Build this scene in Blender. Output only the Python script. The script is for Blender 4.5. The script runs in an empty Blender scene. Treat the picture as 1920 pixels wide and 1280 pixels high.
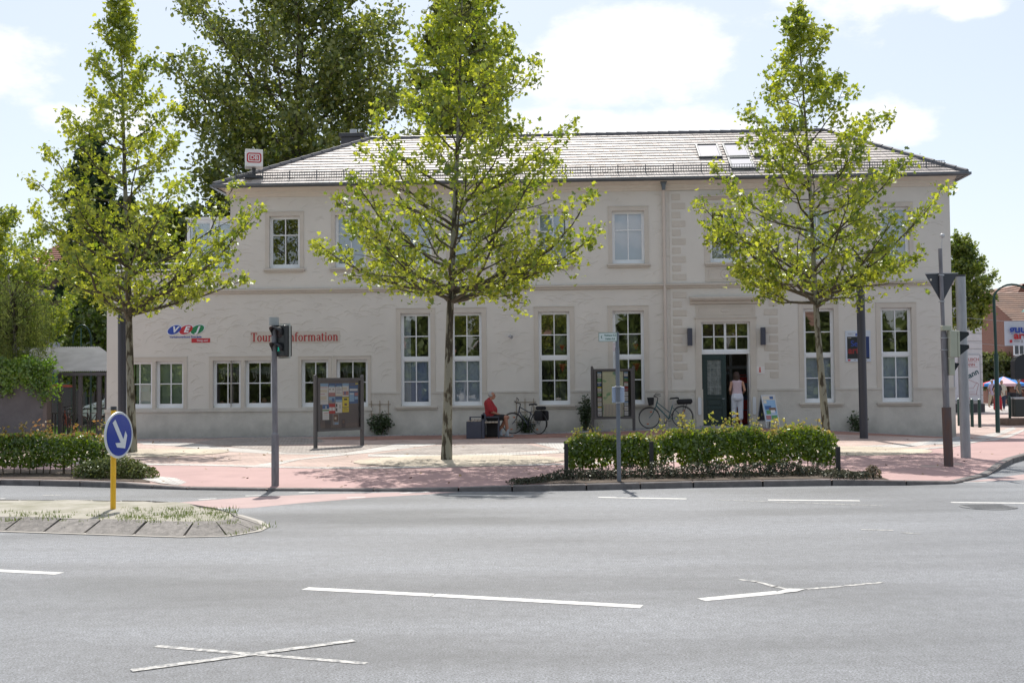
import bpy, bmesh, math, random
import numpy as np
from mathutils import Vector, Matrix, noise as mnoise
S = bpy.context.scene
COL = S.collection
rad = math.radians
# ------------------------------------------------------------------ camera
F = 2200.; P_ = math.atan(80/F); PH = .009; CZ = 1.75
cp, sp = math.cos(P_), math.sin(P_); cr, sr = math.cos(PH), math.sin(PH)
FW = Vector((0, cp, sp)); RT = Vector((cr, sr*sp, -sr*cp)); UP = Vector((sr, -cr*sp, cr*cp))
cam = bpy.data.objects.new("camera", bpy.data.cameras.new("camera")); COL.objects.link(cam)
M4 = Matrix.Identity(4)
for i in range(3):
    M4[i][0] = RT[i]; M4[i][1] = UP[i]; M4[i][2] = -FW[i]
M4[2][3] = CZ
cam.matrix_world = M4
cam.data.sensor_width = 36; cam.data.lens = 36*F/1920
cam.data.clip_start = .1; cam.data.clip_end = 3000
S.camera = cam
# ------------------------------------------------------------------ sun + sky
SUN_EL, SUN_AZ = 56.5, -4.      # degrees; azimuth measured from +Y towards +X
sd = Vector((math.sin(rad(SUN_AZ))*math.cos(rad(SUN_EL)), math.cos(rad(SUN_AZ))*math.cos(rad(SUN_EL)), math.sin(rad(SUN_EL))))
sun = bpy.data.objects.new("sun", bpy.data.lights.new("sun", 'SUN')); COL.objects.link(sun)
sun.data.energy = 4.6; sun.data.angle = rad(.5); sun.data.color = (1, .95, .88)
sun.rotation_euler = sd.to_track_quat('Z', 'Y').to_euler()
W = bpy.data.worlds.new("World"); S.world = W; W.use_nodes = True
nt = W.node_tree; nt.nodes.clear()
def wn(t, **k):
    n = nt.nodes.new(t)
    for a, b in k.items(): setattr(n, a, b)
    return n
sky = wn('ShaderNodeTexSky', sky_type='NISHITA', sun_disc=False, sun_elevation=rad(SUN_EL), sun_rotation=rad(SUN_AZ))
sky.air_density = 1.0; sky.dust_density = 1.5; sky.ozone_density = 1
bg1 = wn('ShaderNodeBackground'); bg1.inputs[1].default_value = .12
nt.links.new(sky.outputs[0], bg1.inputs[0])
bg2 = wn('ShaderNodeBackground'); bg2.inputs[0].default_value = (.93, .96, 1, 1); bg2.inputs[1].default_value = .95
tc = wn('ShaderNodeTexCoord')
mp = wn('ShaderNodeMapping'); mp.inputs['Scale'].default_value = (1, 1, 1.9); mp.inputs['Location'].default_value = (.37, .1, .22)
nt.links.new(tc.outputs['Generated'], mp.inputs[0])
n1 = wn('ShaderNodeTexNoise'); n1.inputs['Scale'].default_value = 7.5; n1.inputs['Detail'].default_value = 11; n1.inputs['Roughness'].default_value = .6
nt.links.new(mp.outputs[0], n1.inputs[0])
# a few real cloud banks, by direction on the sky
def math_n(op, a, b=None, clamp=False):
    n = wn('ShaderNodeMath', operation=op); n.use_clamp = clamp
    for i, v in enumerate((a, b)):
        if v is None: continue
        if isinstance(v, (int, float)): n.inputs[i].default_value = v
        else: nt.links.new(v, n.inputs[i])
    return n.outputs[0]
acc = None
for (cx, cz, rx, rz, wgt) in [(.09, .262, .10, .042, .42), (.075, .205, .14, .03, .4), (-.44, .255, .10, .04, .42), (-.30, .21, .07, .02, .3), (.36, .325, .13, .035, .4), (.29, .208, .05, .022, .3), (.355, .285, .03, .01, .22), (.45,.24,.05,.04,.2), (-.2,.33,.15,.02,.2)]:
    sepm = wn('ShaderNodeMapping'); sepm.inputs['Location'].default_value = (-cx/rx, 0, -cz/rz); sepm.inputs['Scale'].default_value = (1/rx, 0, 1/rz)
    nt.links.new(tc.outputs['Generated'], sepm.inputs[0])
    ln = wn('ShaderNodeVectorMath', operation='LENGTH'); nt.links.new(sepm.outputs[0], ln.inputs[0])
    m = math_n('MULTIPLY', math_n('SUBTRACT', 1.35, ln.outputs['Value'], True), wgt)
    acc = m if acc is None else math_n('MAXIMUM', acc, m)
tot = math_n('ADD', n1.outputs['Fac'], acc)
cr_ = wn('ShaderNodeMapRange'); cr_.inputs[1].default_value = .62; cr_.inputs[2].default_value = .76; cr_.inputs[3].default_value = .42; cr_.inputs[4].default_value = 1.0
cr_.interpolation_type = 'SMOOTHSTEP'
nt.links.new(tot, cr_.inputs[0])
mix = wn('ShaderNodeMixShader'); nt.links.new(cr_.outputs[0], mix.inputs[0]); nt.links.new(bg1.outputs[0], mix.inputs[1]); nt.links.new(bg2.outputs[0], mix.inputs[2])
out = wn('ShaderNodeOutputWorld'); nt.links.new(mix.outputs[0], out.inputs[0])
S.view_settings.view_transform = 'Standard'; S.view_settings.look = 'None'; S.view_settings.gamma = 1
S.view_settings.exposure = 0.24
S.render.engine = 'CYCLES'
S.cycles.max_bounces = 8; S.cycles.transparent_max_bounces = 16

# ------------------------------------------------------------------ survey helpers
def ray(x, y): return FW*F + RT*(x-960) + UP*(640-y)
TH = math.atan(.046); YW = 38.26
def wp(x, y, off=0):
    d = ray(x, y); t = (YW*math.cos(TH)-off)/(d.x*math.sin(TH)+d.y*math.cos(TH))
    X, Y, Z = d.x*t, d.y*t, CZ+d.z*t
    return (X*math.cos(TH)-(Y-YW)*math.sin(TH), Z)
def wl(u, y, z=0):   # wall coordinates (u along, y inwards) -> world
    return Vector((u*math.cos(TH)+y*math.sin(TH), YW-u*math.sin(TH)+y*math.cos(TH), z))
def gflat(x, y, z=0):
    d = ray(x, y); t = (z-CZ)/d.z; return (d.x*t, d.y*t)
def at(x, y, Y):
    d = ray(x, y); t = Y/d.y; return Vector((d.x*t, Y, CZ+d.z*t))
def interp(x, pts):
    if x <= pts[0][0]: return pts[0][1]
    for (a, b), (c, d) in zip(pts, pts[1:]):
        if x <= c: return b+(d-b)*(x-a)/(c-a)
    return pts[-1][1]
def sm(t): t = max(0., min(1., t)); return t*t*(3-2*t)
KPX = [(-900, 898), (-200, 906), (0, 909), (150, 912), (285, 916), (350, 918), (500, 920), (700, 921), (860, 921), (960, 921), (1100, 919), (1300, 914), (1560, 910), (1700, 909.5), (1790, 907), (1850, 893), (1900, 868)]
KERB = [gflat(*p) for p in KPX] + [(12.4, 27.5), (15, 31.5), (22, 41), (40, 66)]
ZW = [(-30, .08), (-14, .07), (-4.6, .13), (.7, .17), (5, .32), (7, .35), (9, .27), (12, .07), (14, -.05), (16, -.06), (22, .02), (60, .0)]
def kerb_h(X):     # height of the pavement at the kerb line
    return interp(X, [(-8.5, .09), (-6.8, .085), (-5.9, .03), (-1.6, .03), (-.4, .07), (.3, .09), (6.0, .09), (7.4, .03), (9.0, .03), (9.8, .1), (12, .1)])
def terr(X, Y):
    yw = YW-X*.046; kz = interp(X, KERB)
    b = sm((Y-yw+9)/9.)
    base = .1*(1-b)+interp(X, ZW)*b
    k = sm((Y-kz)/2.2)
    if X > 9.5: k = sm((Y-kz)/4)
    return kerb_h(X)*(1-k)+base*k
def gp(x, y, off=0):
    z = .08
    for _ in range(6):
        X, Y = gflat(x, y, z+off); z = terr(X, Y)
    return Vector((X, Y, z))

# ------------------------------------------------------------------ materials
MATS = {}
def mat(name, col, rough=.8, metal=0, var=0, vscale=3, bump=0, bscale=40, col2=None, island=0, spec=.5, coat=0, stretch=None, detail=6, lo=.32, hi=.68):
    if name in MATS: return MATS[name]
    m = bpy.data.materials.new(name); m.use_nodes = True; MATS[name] = m
    t = m.node_tree; n = t.nodes; L = t.links; b = n['Principled BSDF']
    b.inputs['Base Color'].default_value = (*col, 1); b.inputs['Roughness'].default_value = rough; b.inputs['Metallic'].default_value = metal
    b.inputs['Specular IOR Level'].default_value = spec; b.inputs['Coat Weight'].default_value = coat
    c = n.new('ShaderNodeTexCoord'); src = c.outputs['Object']
    if stretch:
        q = n.new('ShaderNodeMapping'); q.inputs['Scale'].default_value = stretch; L.new(src, q.inputs[0]); src = q.outputs[0]
    last = None
    if var or col2:
        x = n.new('ShaderNodeTexNoise'); x.inputs['Scale'].default_value = vscale; x.inputs['Detail'].default_value = detail; x.inputs['Roughness'].default_value = .62
        L.new(src, x.inputs[0])
        r = n.new('ShaderNodeMapRange'); r.inputs[1].default_value = lo; r.inputs[2].default_value = hi; L.new(x.outputs['Fac'], r.inputs[0])
        mx = n.new('ShaderNodeMix'); mx.data_type = 'RGBA'
        c2 = col2 if col2 else tuple(v*(1-var) for v in col)
        c1 = col if col2 else tuple(min(1, v*(1+var*.6)) for v in col)
        mx.inputs[6].default_value = (*c1, 1); mx.inputs[7].default_value = (*c2, 1); L.new(r.outputs[0], mx.inputs[0]); last = mx.outputs[2]
    if island:
        g = n.new('ShaderNodeNewGeometry'); mr = n.new('ShaderNodeMapRange'); mr.inputs[3].default_value = 1-island; mr.inputs[4].default_value = 1+island
        L.new(g.outputs['Random Per Island'], mr.inputs[0])
        mm = n.new('ShaderNodeMix'); mm.data_type = 'RGBA'; mm.blend_type = 'MULTIPLY'; mm.inputs[0].default_value = 1
        if last: L.new(last, mm.inputs[6])
        else: mm.inputs[6].default_value = (*col, 1)
        L.new(mr.outputs[0], mm.inputs[7]); last = mm.outputs[2]
    if last: L.new(last, b.inputs['Base Color'])
    if bump:
        x = n.new('ShaderNodeTexNoise'); x.inputs['Scale'].default_value = bscale; x.inputs['Detail'].default_value = 4; L.new(src, x.inputs[0])
        bp = n.new('ShaderNodeBump'); bp.inputs['Strength'].default_value = bump; bp.inputs['Distance'].default_value = .02; L.new(x.outputs['Fac'], bp.inputs['Height']); L.new(bp.outputs[0], b.inputs['Normal'])
    return m
def leafmat(name, c1, c2, trans=.5, gloss=.06, tcol=None):
    if name in MATS: return MATS[name]
    m = bpy.data.materials.new(name); m.use_nodes = True; MATS[name] = m
    t = m.node_tree; n = t.nodes; L = t.links; n.clear()
    g = n.new('ShaderNodeNewGeometry'); mx = n.new('ShaderNodeMix'); mx.data_type = 'RGBA'
    mx.inputs[6].default_value = (*c1, 1); mx.inputs[7].default_value = (*c2, 1)
    cn = n.new('ShaderNodeTexCoord'); nx = n.new('ShaderNodeTexNoise'); nx.inputs['Scale'].default_value = 1.6; nx.inputs['Detail'].default_value = 3; L.new(cn.outputs['Object'], nx.inputs[0])
    m1 = n.new('ShaderNodeMath'); m1.operation = 'MULTIPLY_ADD'; m1.inputs[1].default_value = 2.2; m1.inputs[2].default_value = -1.1; L.new(nx.outputs['Fac'], m1.inputs[0])
    m2 = n.new('ShaderNodeMath'); m2.operation = 'ADD'; m2.use_clamp = True; L.new(m1.outputs[0], m2.inputs[0]); L.new(g.outputs['Random Per Island'], m2.inputs[1]); L.new(m2.outputs[0], mx.inputs[0])
    d = n.new('ShaderNodeBsdfDiffuse'); tr = n.new('ShaderNodeBsdfTranslucent'); gl = n.new('ShaderNodeBsdfGlossy'); gl.inputs['Roughness'].default_value = .38
    gl.inputs['Color'].default_value = (.8, .85, .8, 1)
    L.new(mx.outputs[2], d.inputs[0])
    if tcol:
        hs = n.new('ShaderNodeMix'); hs.data_type = 'RGBA'; hs.blend_type = 'MULTIPLY'; hs.inputs[0].default_value = 1; hs.inputs[7].default_value = (*tcol, 1); L.new(mx.outputs[2], hs.inputs[6]); L.new(hs.outputs[2], tr.inputs[0])
    else: L.new(mx.outputs[2], tr.inputs[0])
    a = n.new('ShaderNodeMixShader'); a.inputs[0].default_value = trans; L.new(d.outputs[0], a.inputs[1]); L.new(tr.outputs[0], a.inputs[2])
    b = n.new('ShaderNodeMixShader'); b.inputs[0].default_value = gloss; L.new(a.outputs[0], b.inputs[1]); L.new(gl.outputs[0], b.inputs[2])
    o = n.new('ShaderNodeOutputMaterial'); L.new(b.outputs[0], o.inputs[0])
    return m
def glassmat(name='window_glass', fac=.19, tint=(.94, .97, .98)):
    if name in MATS: return MATS[name]
    m = bpy.data.materials.new(name); m.use_nodes = True; MATS[name] = m
    t = m.node_tree; n = t.nodes; L = t.links; n.clear()
    gl = n.new('ShaderNodeBsdfGlossy'); gl.inputs['Roughness'].default_value = .015
    tr = n.new('ShaderNodeBsdfTransparent'); tr.inputs[0].default_value = (*tint, 1)
    fr = n.new('ShaderNodeFresnel'); fr.inputs[0].default_value = 1.5
    ad = n.new('ShaderNodeMath'); ad.operation = 'ADD'; ad.use_clamp = True; ad.inputs[1].default_value = fac; L.new(fr.outputs[0], ad.inputs[0])
    x = n.new('ShaderNodeTexNoise'); x.inputs['Scale'].default_value = .9; c = n.new('ShaderNodeTexCoord'); L.new(c.outputs['Object'], x.inputs[0])
    bp = n.new('ShaderNodeBump'); bp.inputs['Strength'].default_value = .12; bp.inputs['Distance'].default_value = .03; L.new(x.outputs['Fac'], bp.inputs['Height']); L.new(bp.outputs[0], gl.inputs['Normal'])
    s = n.new('ShaderNodeMixShader'); L.new(ad.outputs[0], s.inputs[0]); L.new(tr.outputs[0], s.inputs[1]); L.new(gl.outputs[0], s.inputs[2])
    o = n.new('ShaderNodeOutputMaterial'); L.new(s.outputs[0], o.inputs[0])
    return m
def pavermat(name, col, mortar, sx, sy, var=.25, rot=0, rough=.85, off=.5):
    if name in MATS: return MATS[name]
    m = mat(name, col, rough); n = m.node_tree.nodes; L = m.node_tree.links; b = n['Principled BSDF']
    c = n.new('ShaderNodeTexCoord'); q = n.new('ShaderNodeMapping'); q.inputs['Rotation'].default_value = (0, 0, rot); L.new(c.outputs['Object'], q.inputs[0])
    br = n.new('ShaderNodeTexBrick'); br.offset = off; br.inputs['Scale'].default_value = 1; br.inputs['Brick Width'].default_value = sx; br.inputs['Row Height'].default_value = sy
    br.inputs['Mortar Size'].default_value = min(sx, sy)*.06; br.inputs['Color1'].default_value = (*[v*(1+var*.5) for v in col], 1); br.inputs['Color2'].default_value = (*[v*(1-var*.5) for v in col], 1); br.inputs['Mortar'].default_value = (*mortar, 1)
    L.new(q.outputs[0], br.inputs[0])
    x = n.new('ShaderNodeTexNoise'); x.inputs['Scale'].default_value = .9; x.inputs['Detail'].default_value = 8; L.new(c.outputs['Object'], x.inputs[0])
    mr = n.new('ShaderNodeMapRange'); mr.inputs[1].default_value = .3; mr.inputs[2].default_value = .7; mr.inputs[3].default_value = .74; mr.inputs[4].default_value = 1.14; L.new(x.outputs['Fac'], mr.inputs[0])
    mm = n.new('ShaderNodeMix'); mm.data_type = 'RGBA'; mm.blend_type = 'MULTIPLY'; mm.inputs[0].default_value = 1; L.new(br.outputs[0], mm.inputs[6]); L.new(mr.outputs[0], mm.inputs[7]); L.new(mm.outputs[2], b.inputs['Base Color'])
    bp = n.new('ShaderNodeBump'); bp.inputs['Strength'].default_value = .3; bp.inputs['Distance'].default_value = .01; bp.invert = True; L.new(br.outputs['Fac'], bp.inputs['Height']); L.new(bp.outputs[0], b.inputs['Normal'])
    return m

# ------------------------------------------------------------------ mesh builder
class MB:
    def __init__(s): s.v = []; s.f = []; s.m = []
    def add(s, vs, fs, mi=0):
        k = len(s.v); s.v += [tuple(v) for v in vs]; s.f += [tuple(i+k for i in f) for f in fs]; s.m += [mi]*len(fs); return s
    def box(s, x0, x1, y0, y1, z0, z1, mi=0, M=None):
        vs = [Vector(p) for p in ((x0, y0, z0), (x1, y0, z0), (x1, y1, z0), (x0, y1, z0), (x0, y0, z1), (x1, y0, z1), (x1, y1, z1), (x0, y1, z1))]
        if M is not None: vs = [M @ v for v in vs]
        return s.add(vs, [(0, 3, 2, 1), (4, 5, 6, 7), (0, 1, 5, 4), (1, 2, 6, 5), (2, 3, 7, 6), (3, 0, 4, 7)], mi)
    def bbox(s, x0, x1, y0, y1, z0, z1, b=.01, mi=0, M=None):   # box with chamfered vertical+horizontal edges
        bm = bmesh.new(); bmesh.ops.create_cube(bm, size=1)
        for v in bm.verts: v.co = Vector(((x0+x1)/2+v.co.x*(x1-x0), (y0+y1)/2+v.co.y*(y1-y0), (z0+z1)/2+v.co.z*(z1-z0)))
        bmesh.ops.bevel(bm, geom=bm.edges[:], offset=b, segments=2, affect='EDGES', profile=.5)
        bm.verts.index_update(); vs = [(M @ v.co if M is not None else v.co.copy()) for v in bm.verts]; fs = [[v.index for v in f.verts] for f in bm.faces]; bm.free()
        return s.add(vs, fs, mi)
    def tube(s, pts, r, n=8, mi=0, caps=True):
        pts = [Vector(p) for p in pts]; k = len(pts)
        rs = r if isinstance(r, (list, tuple)) else [r]*k
        base = len(s.v); up = None
        for i, p in enumerate(pts):
            d = (pts[min(i+1, k-1)]-pts[max(i-1, 0)])
            if d.length < 1e-9: d = Vector((0, 0, 1))
            d.normalize()
            if up is None:
                up = d.orthogonal().normalized()
                if abs(d.z) > .9: up = Vector((1, 0, 0)); up = (up-d*up.dot(d)).normalized()
            else:
                up = up-d*up.dot(d); up = up.normalized() if up.length > 1e-6 else d.orthogonal().normalized()
            w = d.cross(up)
            for j in range(n):
                a = 2*math.pi*j/n; s.v.append(tuple(p+(up*math.cos(a)+w*math.sin(a))*rs[i]))
        for i in range(k-1):
            for j in range(n):
                a = base+i*n+j; b = base+i*n+(j+1) % n; s.f.append((a, b, b+n, a+n)); s.m.append(mi)
        if caps:
            s.f.append(tuple(base+j for j in range(n))[::-1]); s.m.append(mi)
            s.f.append(tuple(base+(k-1)*n+j for j in range(n))); s.m.append(mi)
        return s
    def ell(s, c, r, n=12, m=8, mi=0, M=None):
        vs = []; fs = []
        for i in range(m+1):
            t = math.pi*i/m
            for j in range(n):
                a = 2*math.pi*j/n; v = Vector((c[0]+r[0]*math.sin(t)*math.cos(a), c[1]+r[1]*math.sin(t)*math.sin(a), c[2]+r[2]*math.cos(t))); vs.append(M @ v if M is not None else v)
        for i in range(m):
            for j in range(n): fs.append((i*n+j, (i+1)*n+j, (i+1)*n+(j+1) % n, i*n+(j+1) % n))
        return s.add(vs, fs, mi)
    def prism(s, poly, y0, y1, mi=0, M=None, axis='y'):   # polygon in (x,z) extruded along y (or in (x,y) along z)
        k = len(poly)
        if axis == 'y': A = [Vector((p[0], y0, p[1])) for p in poly]+[Vector((p[0], y1, p[1])) for p in poly]
        elif axis == 'x': A = [Vector((y0, p[0], p[1])) for p in poly]+[Vector((y1, p[0], p[1])) for p in poly]
        else: A = [Vector((p[0], p[1], y0)) for p in poly]+[Vector((p[0], p[1], y1)) for p in poly]
        if M is not None: A = [M @ v for v in A]
        return s.add(A, [tuple(range(k)), tuple(range(2*k-1, k-1, -1))]+[(i, i+k, (i+1) % k+k, (i+1) % k) for i in range(k)], mi)
    def torus(s, c, R, r, n=36, m=6, mi=0, M=None):   # in the xz plane
        vs = []; fs = []
        for i in range(n):
            a = 2*math.pi*i/n
            for j in range(m):
                b = 2*math.pi*j/m; q = R+r*math.cos(b); v = Vector((c[0]+q*math.cos(a), c[1]+r*math.sin(b), c[2]+q*math.sin(a))); vs.append(M @ v if M is not None else v)
        for i in range(n):
            for j in range(m): fs.append((i*m+j, i*m+(j+1) % m, ((i+1) % n)*m+(j+1) % m, ((i+1) % n)*m+j))
        return s.add(vs, fs, mi)
    def build(s, name, mats, parent=None, smooth=False, fix=True):
        me = bpy.data.meshes.new(name); me.from_pydata(s.v, [], s.f)
        for m in (mats if isinstance(mats, (list, tuple)) else [mats]): me.materials.append(m)
        me.polygons.foreach_set('material_index', s.m)
        if smooth: me.polygons.foreach_set('use_smooth', [True]*len(s.f))
        if fix:
            bm = bmesh.new(); bm.from_mesh(me); bmesh.ops.recalc_face_normals(bm, faces=bm.faces[:]); bm.to_mesh(me); bm.free()
        if smooth:
            try: me.set_sharp_from_angle(angle=rad(40))
            except Exception: pass
        me.update(); o = bpy.data.objects.new(name, me); COL.objects.link(o)
        if parent: o.parent = parent
        return o
def tag(o, label=None, cat=None, group=None, kind=None):
    for k, v in (('label', label), ('category', cat), ('group', group), ('kind', kind)):
        if v: o[k] = v
    return o
def thing(name, label, cat, loc=(0, 0, 0), rz=0, group=None, kind=None):
    o = bpy.data.objects.new(name, None); COL.objects.link(o); o.location = loc; o.rotation_euler = (0, 0, rz); o.empty_display_size = .2
    return tag(o, label, cat, group, kind)
def text(body, size, m, name, parent=None, M=None, ext=.004, off=0, align='CENTER', shear=0, sx=1):
    cu = bpy.data.curves.new(name, 'FONT'); cu.body = body; cu.size = size; cu.extrude = ext; cu.offset = off; cu.align_x = align; cu.align_y = 'CENTER'; cu.shear = shear
    t = bpy.data.objects.new('t', cu); COL.objects.link(t)
    me = bpy.data.meshes.new_from_object(t.evaluated_get(bpy.context.evaluated_depsgraph_get())); bpy.data.objects.remove(t)
    R = Matrix.Rotation(math.pi/2, 4, 'X') @ Matrix.Scale(sx, 4, (1, 0, 0))
    me.transform((M if M is not None else Matrix.Identity(4)) @ R); me.materials.clear(); me.materials.append(m)
    o = bpy.data.objects.new(name, me); COL.objects.link(o)
    if parent: o.parent = parent
    return o
def T3(x, y, z): return Matrix.Translation((x, y, z))
def leafmesh(name, P, N, size, m, shape='quad', parent=None, rng=None, sizevar=.5):
    """scatter flat leaf polygons: P points, N normals (Kx3)"""
    rng = rng or np.random.default_rng(1); K = len(P)
    if shape == 'plane':
        a = np.array([-90, -52, -30, 8, 28, 62, 90, 118, 152, 172, 210, 232]); r = np.array([.35, .55, .34, .95, .45, .8, 1.1, .8, .45, .95, .34, .55]); a = a*np.pi/180
        tpl = np.stack([r*np.cos(a), r*np.sin(a)], 1)*.5
    elif shape == 'oval':
        tpl = np.array([(0, -.5), (.26, -.22), (.3, .1), (0, .55), (-.3, .1), (-.26, -.22)])
    elif shape == 'strip':
        tpl = np.array([(-.1, -.6), (.1, -.6), (.12, .2), (0, .7), (-.12, .2)])
    else: tpl = np.array([(-.42, -.5), (.3, -.42), (.5, .4), (-.25, .5)])
    n = len(tpl); N = N/np.linalg.norm(N, axis=1, keepdims=True)
    t = rng.normal(size=(K, 3)); t -= N*(t*N).sum(1, keepdims=True); t /= np.linalg.norm(t, axis=1, keepdims=True); b = np.cross(N, t)
    s = size*(1+sizevar*(rng.random((K, 1))*2-1))
    V = P[:, None, :]+(t[:, None, :]*tpl[None, :, 0:1]+b[:, None, :]*tpl[None, :, 1:2])*s[:, None, :]
    bend = (np.abs(tpl[:, 0])**1.3)[None, :, None]*s[:, None, :]*.35
    V = V-N[:, None, :]*bend
    V = V.reshape(-1, 3).astype(np.float32)
    me = bpy.data.meshes.new(name); me.vertices.add(K*n); me.vertices.foreach_set('co', V.ravel())
    me.loops.add(K*n); me.loops.foreach_set('vertex_index', np.arange(K*n, dtype=np.int32))
    me.polygons.add(K); me.polygons.foreach_set('loop_start', np.arange(K, dtype=np.int32)*n); me.polygons.foreach_set('loop_total', np.full(K, n, dtype=np.int32))
    me.update(calc_edges=True); me.validate(); me.materials.append(m)
    o = bpy.data.objects.new(name, me); COL.objects.link(o)
    if parent: o.parent = parent
    return o
def sheet(name, poly, dz, m, kind='structure', step=1.0, hf=terr, parent=None, link=True):
    bm = bmesh.new(); vs = [bm.verts.new((p[0], p[1], 0)) for p in poly]; bm.faces.new(vs)
    xs = [p[0] for p in poly]; ys = [p[1] for p in poly]
    if step:
        for ax, lo, hi in ((0, min(xs), max(xs)), (1, min(ys), max(ys))):
            k = math.ceil(lo/step)
            while k*step < hi:
                co = [0, 0, 0]; co[ax] = k*step+.003; no = [0, 0, 0]; no[ax] = 1
                bmesh.ops.bisect_plane(bm, geom=bm.verts[:]+bm.edges[:]+bm.faces[:], plane_co=co, plane_no=no); k += 1
                if k*step > lo+140: break
    bmesh.ops.triangulate(bm, faces=bm.faces[:])
    for v in bm.verts: v.co.z = (hf(v.co.x, v.co.y) if hf else 0)+dz
    bmesh.ops.recalc_face_normals(bm, faces=bm.faces[:])
    for f in bm.faces:
        if f.normal.z < 0: f.normal_flip()
    me = bpy.data.meshes.new(name); bm.to_mesh(me); bm.free(); me.materials.append(m)
    o = bpy.data.objects.new(name, me); COL.objects.link(o)
    if parent: o.parent = parent
    if kind: o['kind'] = kind
    return o
# ================================================================== MATERIALS USED
def asphalt():
    m = mat('asphalt', (.2, .2, .2), .62, spec=.55); n = m.node_tree.nodes; L = m.node_tree.links; b = n['Principled BSDF']; c = n['Texture Coordinate']
    def noise(sc, det, st=None, ro=.6):
        x = n.new('ShaderNodeTexNoise'); x.inputs['Scale'].default_value = sc; x.inputs['Detail'].default_value = det; x.inputs['Roughness'].default_value = ro
        if st:
            q = n.new('ShaderNodeMapping'); q.inputs['Scale'].default_value = st; L.new(c.outputs['Object'], q.inputs[0]); L.new(q.outputs[0], x.inputs[0])
        else: L.new(c.outputs['Object'], x.inputs[0])
        return x.outputs['Fac']
    fine = noise(62, 4, None, .9); mid = noise(9, 6); strk = noise(.55, 5, (.22, 1.0, 1)); big = noise(.16, 3)
    def mr(s, a, b_, lo=.3, hi=.7):
        r = n.new('ShaderNodeMapRange'); r.inputs[1].default_value = lo; r.inputs[2].default_value = hi; r.inputs[3].default_value = a; r.inputs[4].default_value = b_; L.new(s, r.inputs[0]); return r.outputs[0]
    def mul(a, b_):
        r = n.new('ShaderNodeMath'); r.operation = 'MULTIPLY'; L.new(a, r.inputs[0]); L.new(b_, r.inputs[1]); return r.outputs[0]
    v = mul(mul(mr(fine, .05, 2.1, .36, .64), mr(mid, .78, 1.18)), mul(mr(strk, .66, 1.25, .36, .64), mr(big, .85, 1.12)))
    mm = n.new('ShaderNodeMix'); mm.data_type = 'RGBA'; mm.blend_type = 'MULTIPLY'; mm.inputs[0].default_value = 1; mm.inputs[6].default_value = (.138, .146, .158, 1); L.new(v, mm.inputs[7]); L.new(mm.outputs[2], b.inputs['Base Color'])
    L.new(mr(strk, .40, .66), b.inputs['Roughness'])
    bp = n.new('ShaderNodeBump'); bp.inputs['Strength'].default_value = .55; bp.inputs['Distance'].default_value = .012; L.new(fine, bp.inputs['Height']); L.new(bp.outputs[0], b.inputs['Normal'])
    return m
ASPH = asphalt()
PAINT = mat('road_paint', (.60, .595, .57), .6, col2=(.3, .3, .3), vscale=16, detail=12, lo=.5, hi=.72)
WORN = mat('worn_paint', (.50, .49, .46), .7, col2=(.17, .175, .18), vscale=19, detail=13, lo=.42, hi=.60)
KERBM = mat('kerb_concrete', (.17, .16, .155), .85, var=.3, vscale=6, bump=.3, island=.12)
REDA = mat('red_asphalt', (.40, .255, .24), .75, var=.12, vscale=1.2, bump=.25, bscale=120, detail=9)
PINK = pavermat('pink_brick', (.50, .385, .33), (.32, .26, .23), .2, .1, .22, .78)
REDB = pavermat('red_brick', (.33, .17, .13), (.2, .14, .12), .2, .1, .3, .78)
GRAN = pavermat('light_granite', (.52, .50, .47), (.3, .28, .26), .16, .16, .2, 0)
COBB = pavermat('brown_cobble', (.36, .32, .29), (.17, .15, .14), .11, .11, .45, .3)
SLAB = pavermat('grey_slab', (.36, .36, .36), (.2, .2, .2), .4, .4, .12, -.046)
YELL = pavermat('yellow_paver', (.53, .46, .36), (.36, .31, .25), .2, .1, .2, 0)
SOIL = mat('soil', (.10, .075, .055), .95, var=.5, vscale=9, bump=.8, bscale=30)
SAND = mat('sandy_soil', (.41, .385, .335), .95, col2=(.25, .24, .18), vscale=2.6, bump=.9, bscale=26, detail=10)
GRASSM = leafmat('grass_blades', (.10, .16, .03), (.22, .26, .07), .4, .03)
WALL = mat('cream_plaster', (.65, .62, .572), .9, var=.06, vscale=.8, bump=.12, bscale=60, detail=9)
WALLR = mat('plaster_trowel_marks', (.60, .565, .51), .9)
TRIM = mat('beige_trim', (.565, .52, .46), .85, var=.06, vscale=2, bump=.15, bscale=60)
PLIN = mat('plinth_plaster', (.58, .55, .50), .92, var=.13, vscale=1.6, bump=.45, bscale=38, detail=9)
CORN = mat('cream_cornice', (.68, .62, .54), .8, var=.05)
WHITE = mat('white_window_frame', (.78, .80, .82), .45, var=.03)
ZINC = mat('zinc', (.16, .18, .205), .5, .5, var=.15)
DARKM = mat('dark_grey_paint', (.045, .047, .055), .5, var=.1)
BLACK = mat('black_plastic', (.018, .018, .02), .45)
GALV = mat('galvanised_steel', (.42, .43, .45), .45, .6, var=.2, vscale=9, bump=.05)
GLASS = glassmat()
ROOM = mat('room_paint', (.28, .27, .25), .95)
TILE = mat('roof_tile', (.52, .475, .44), .55, col2=(.40, .355, .325), vscale=1.1, spec=.35, island=.16, bump=.12, detail=8)
TILER = mat('roof_tile_rusty', (.44, .36, .31), .6, col2=(.36, .31, .28), vscale=1.4, island=.3, bump=.12)

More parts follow.
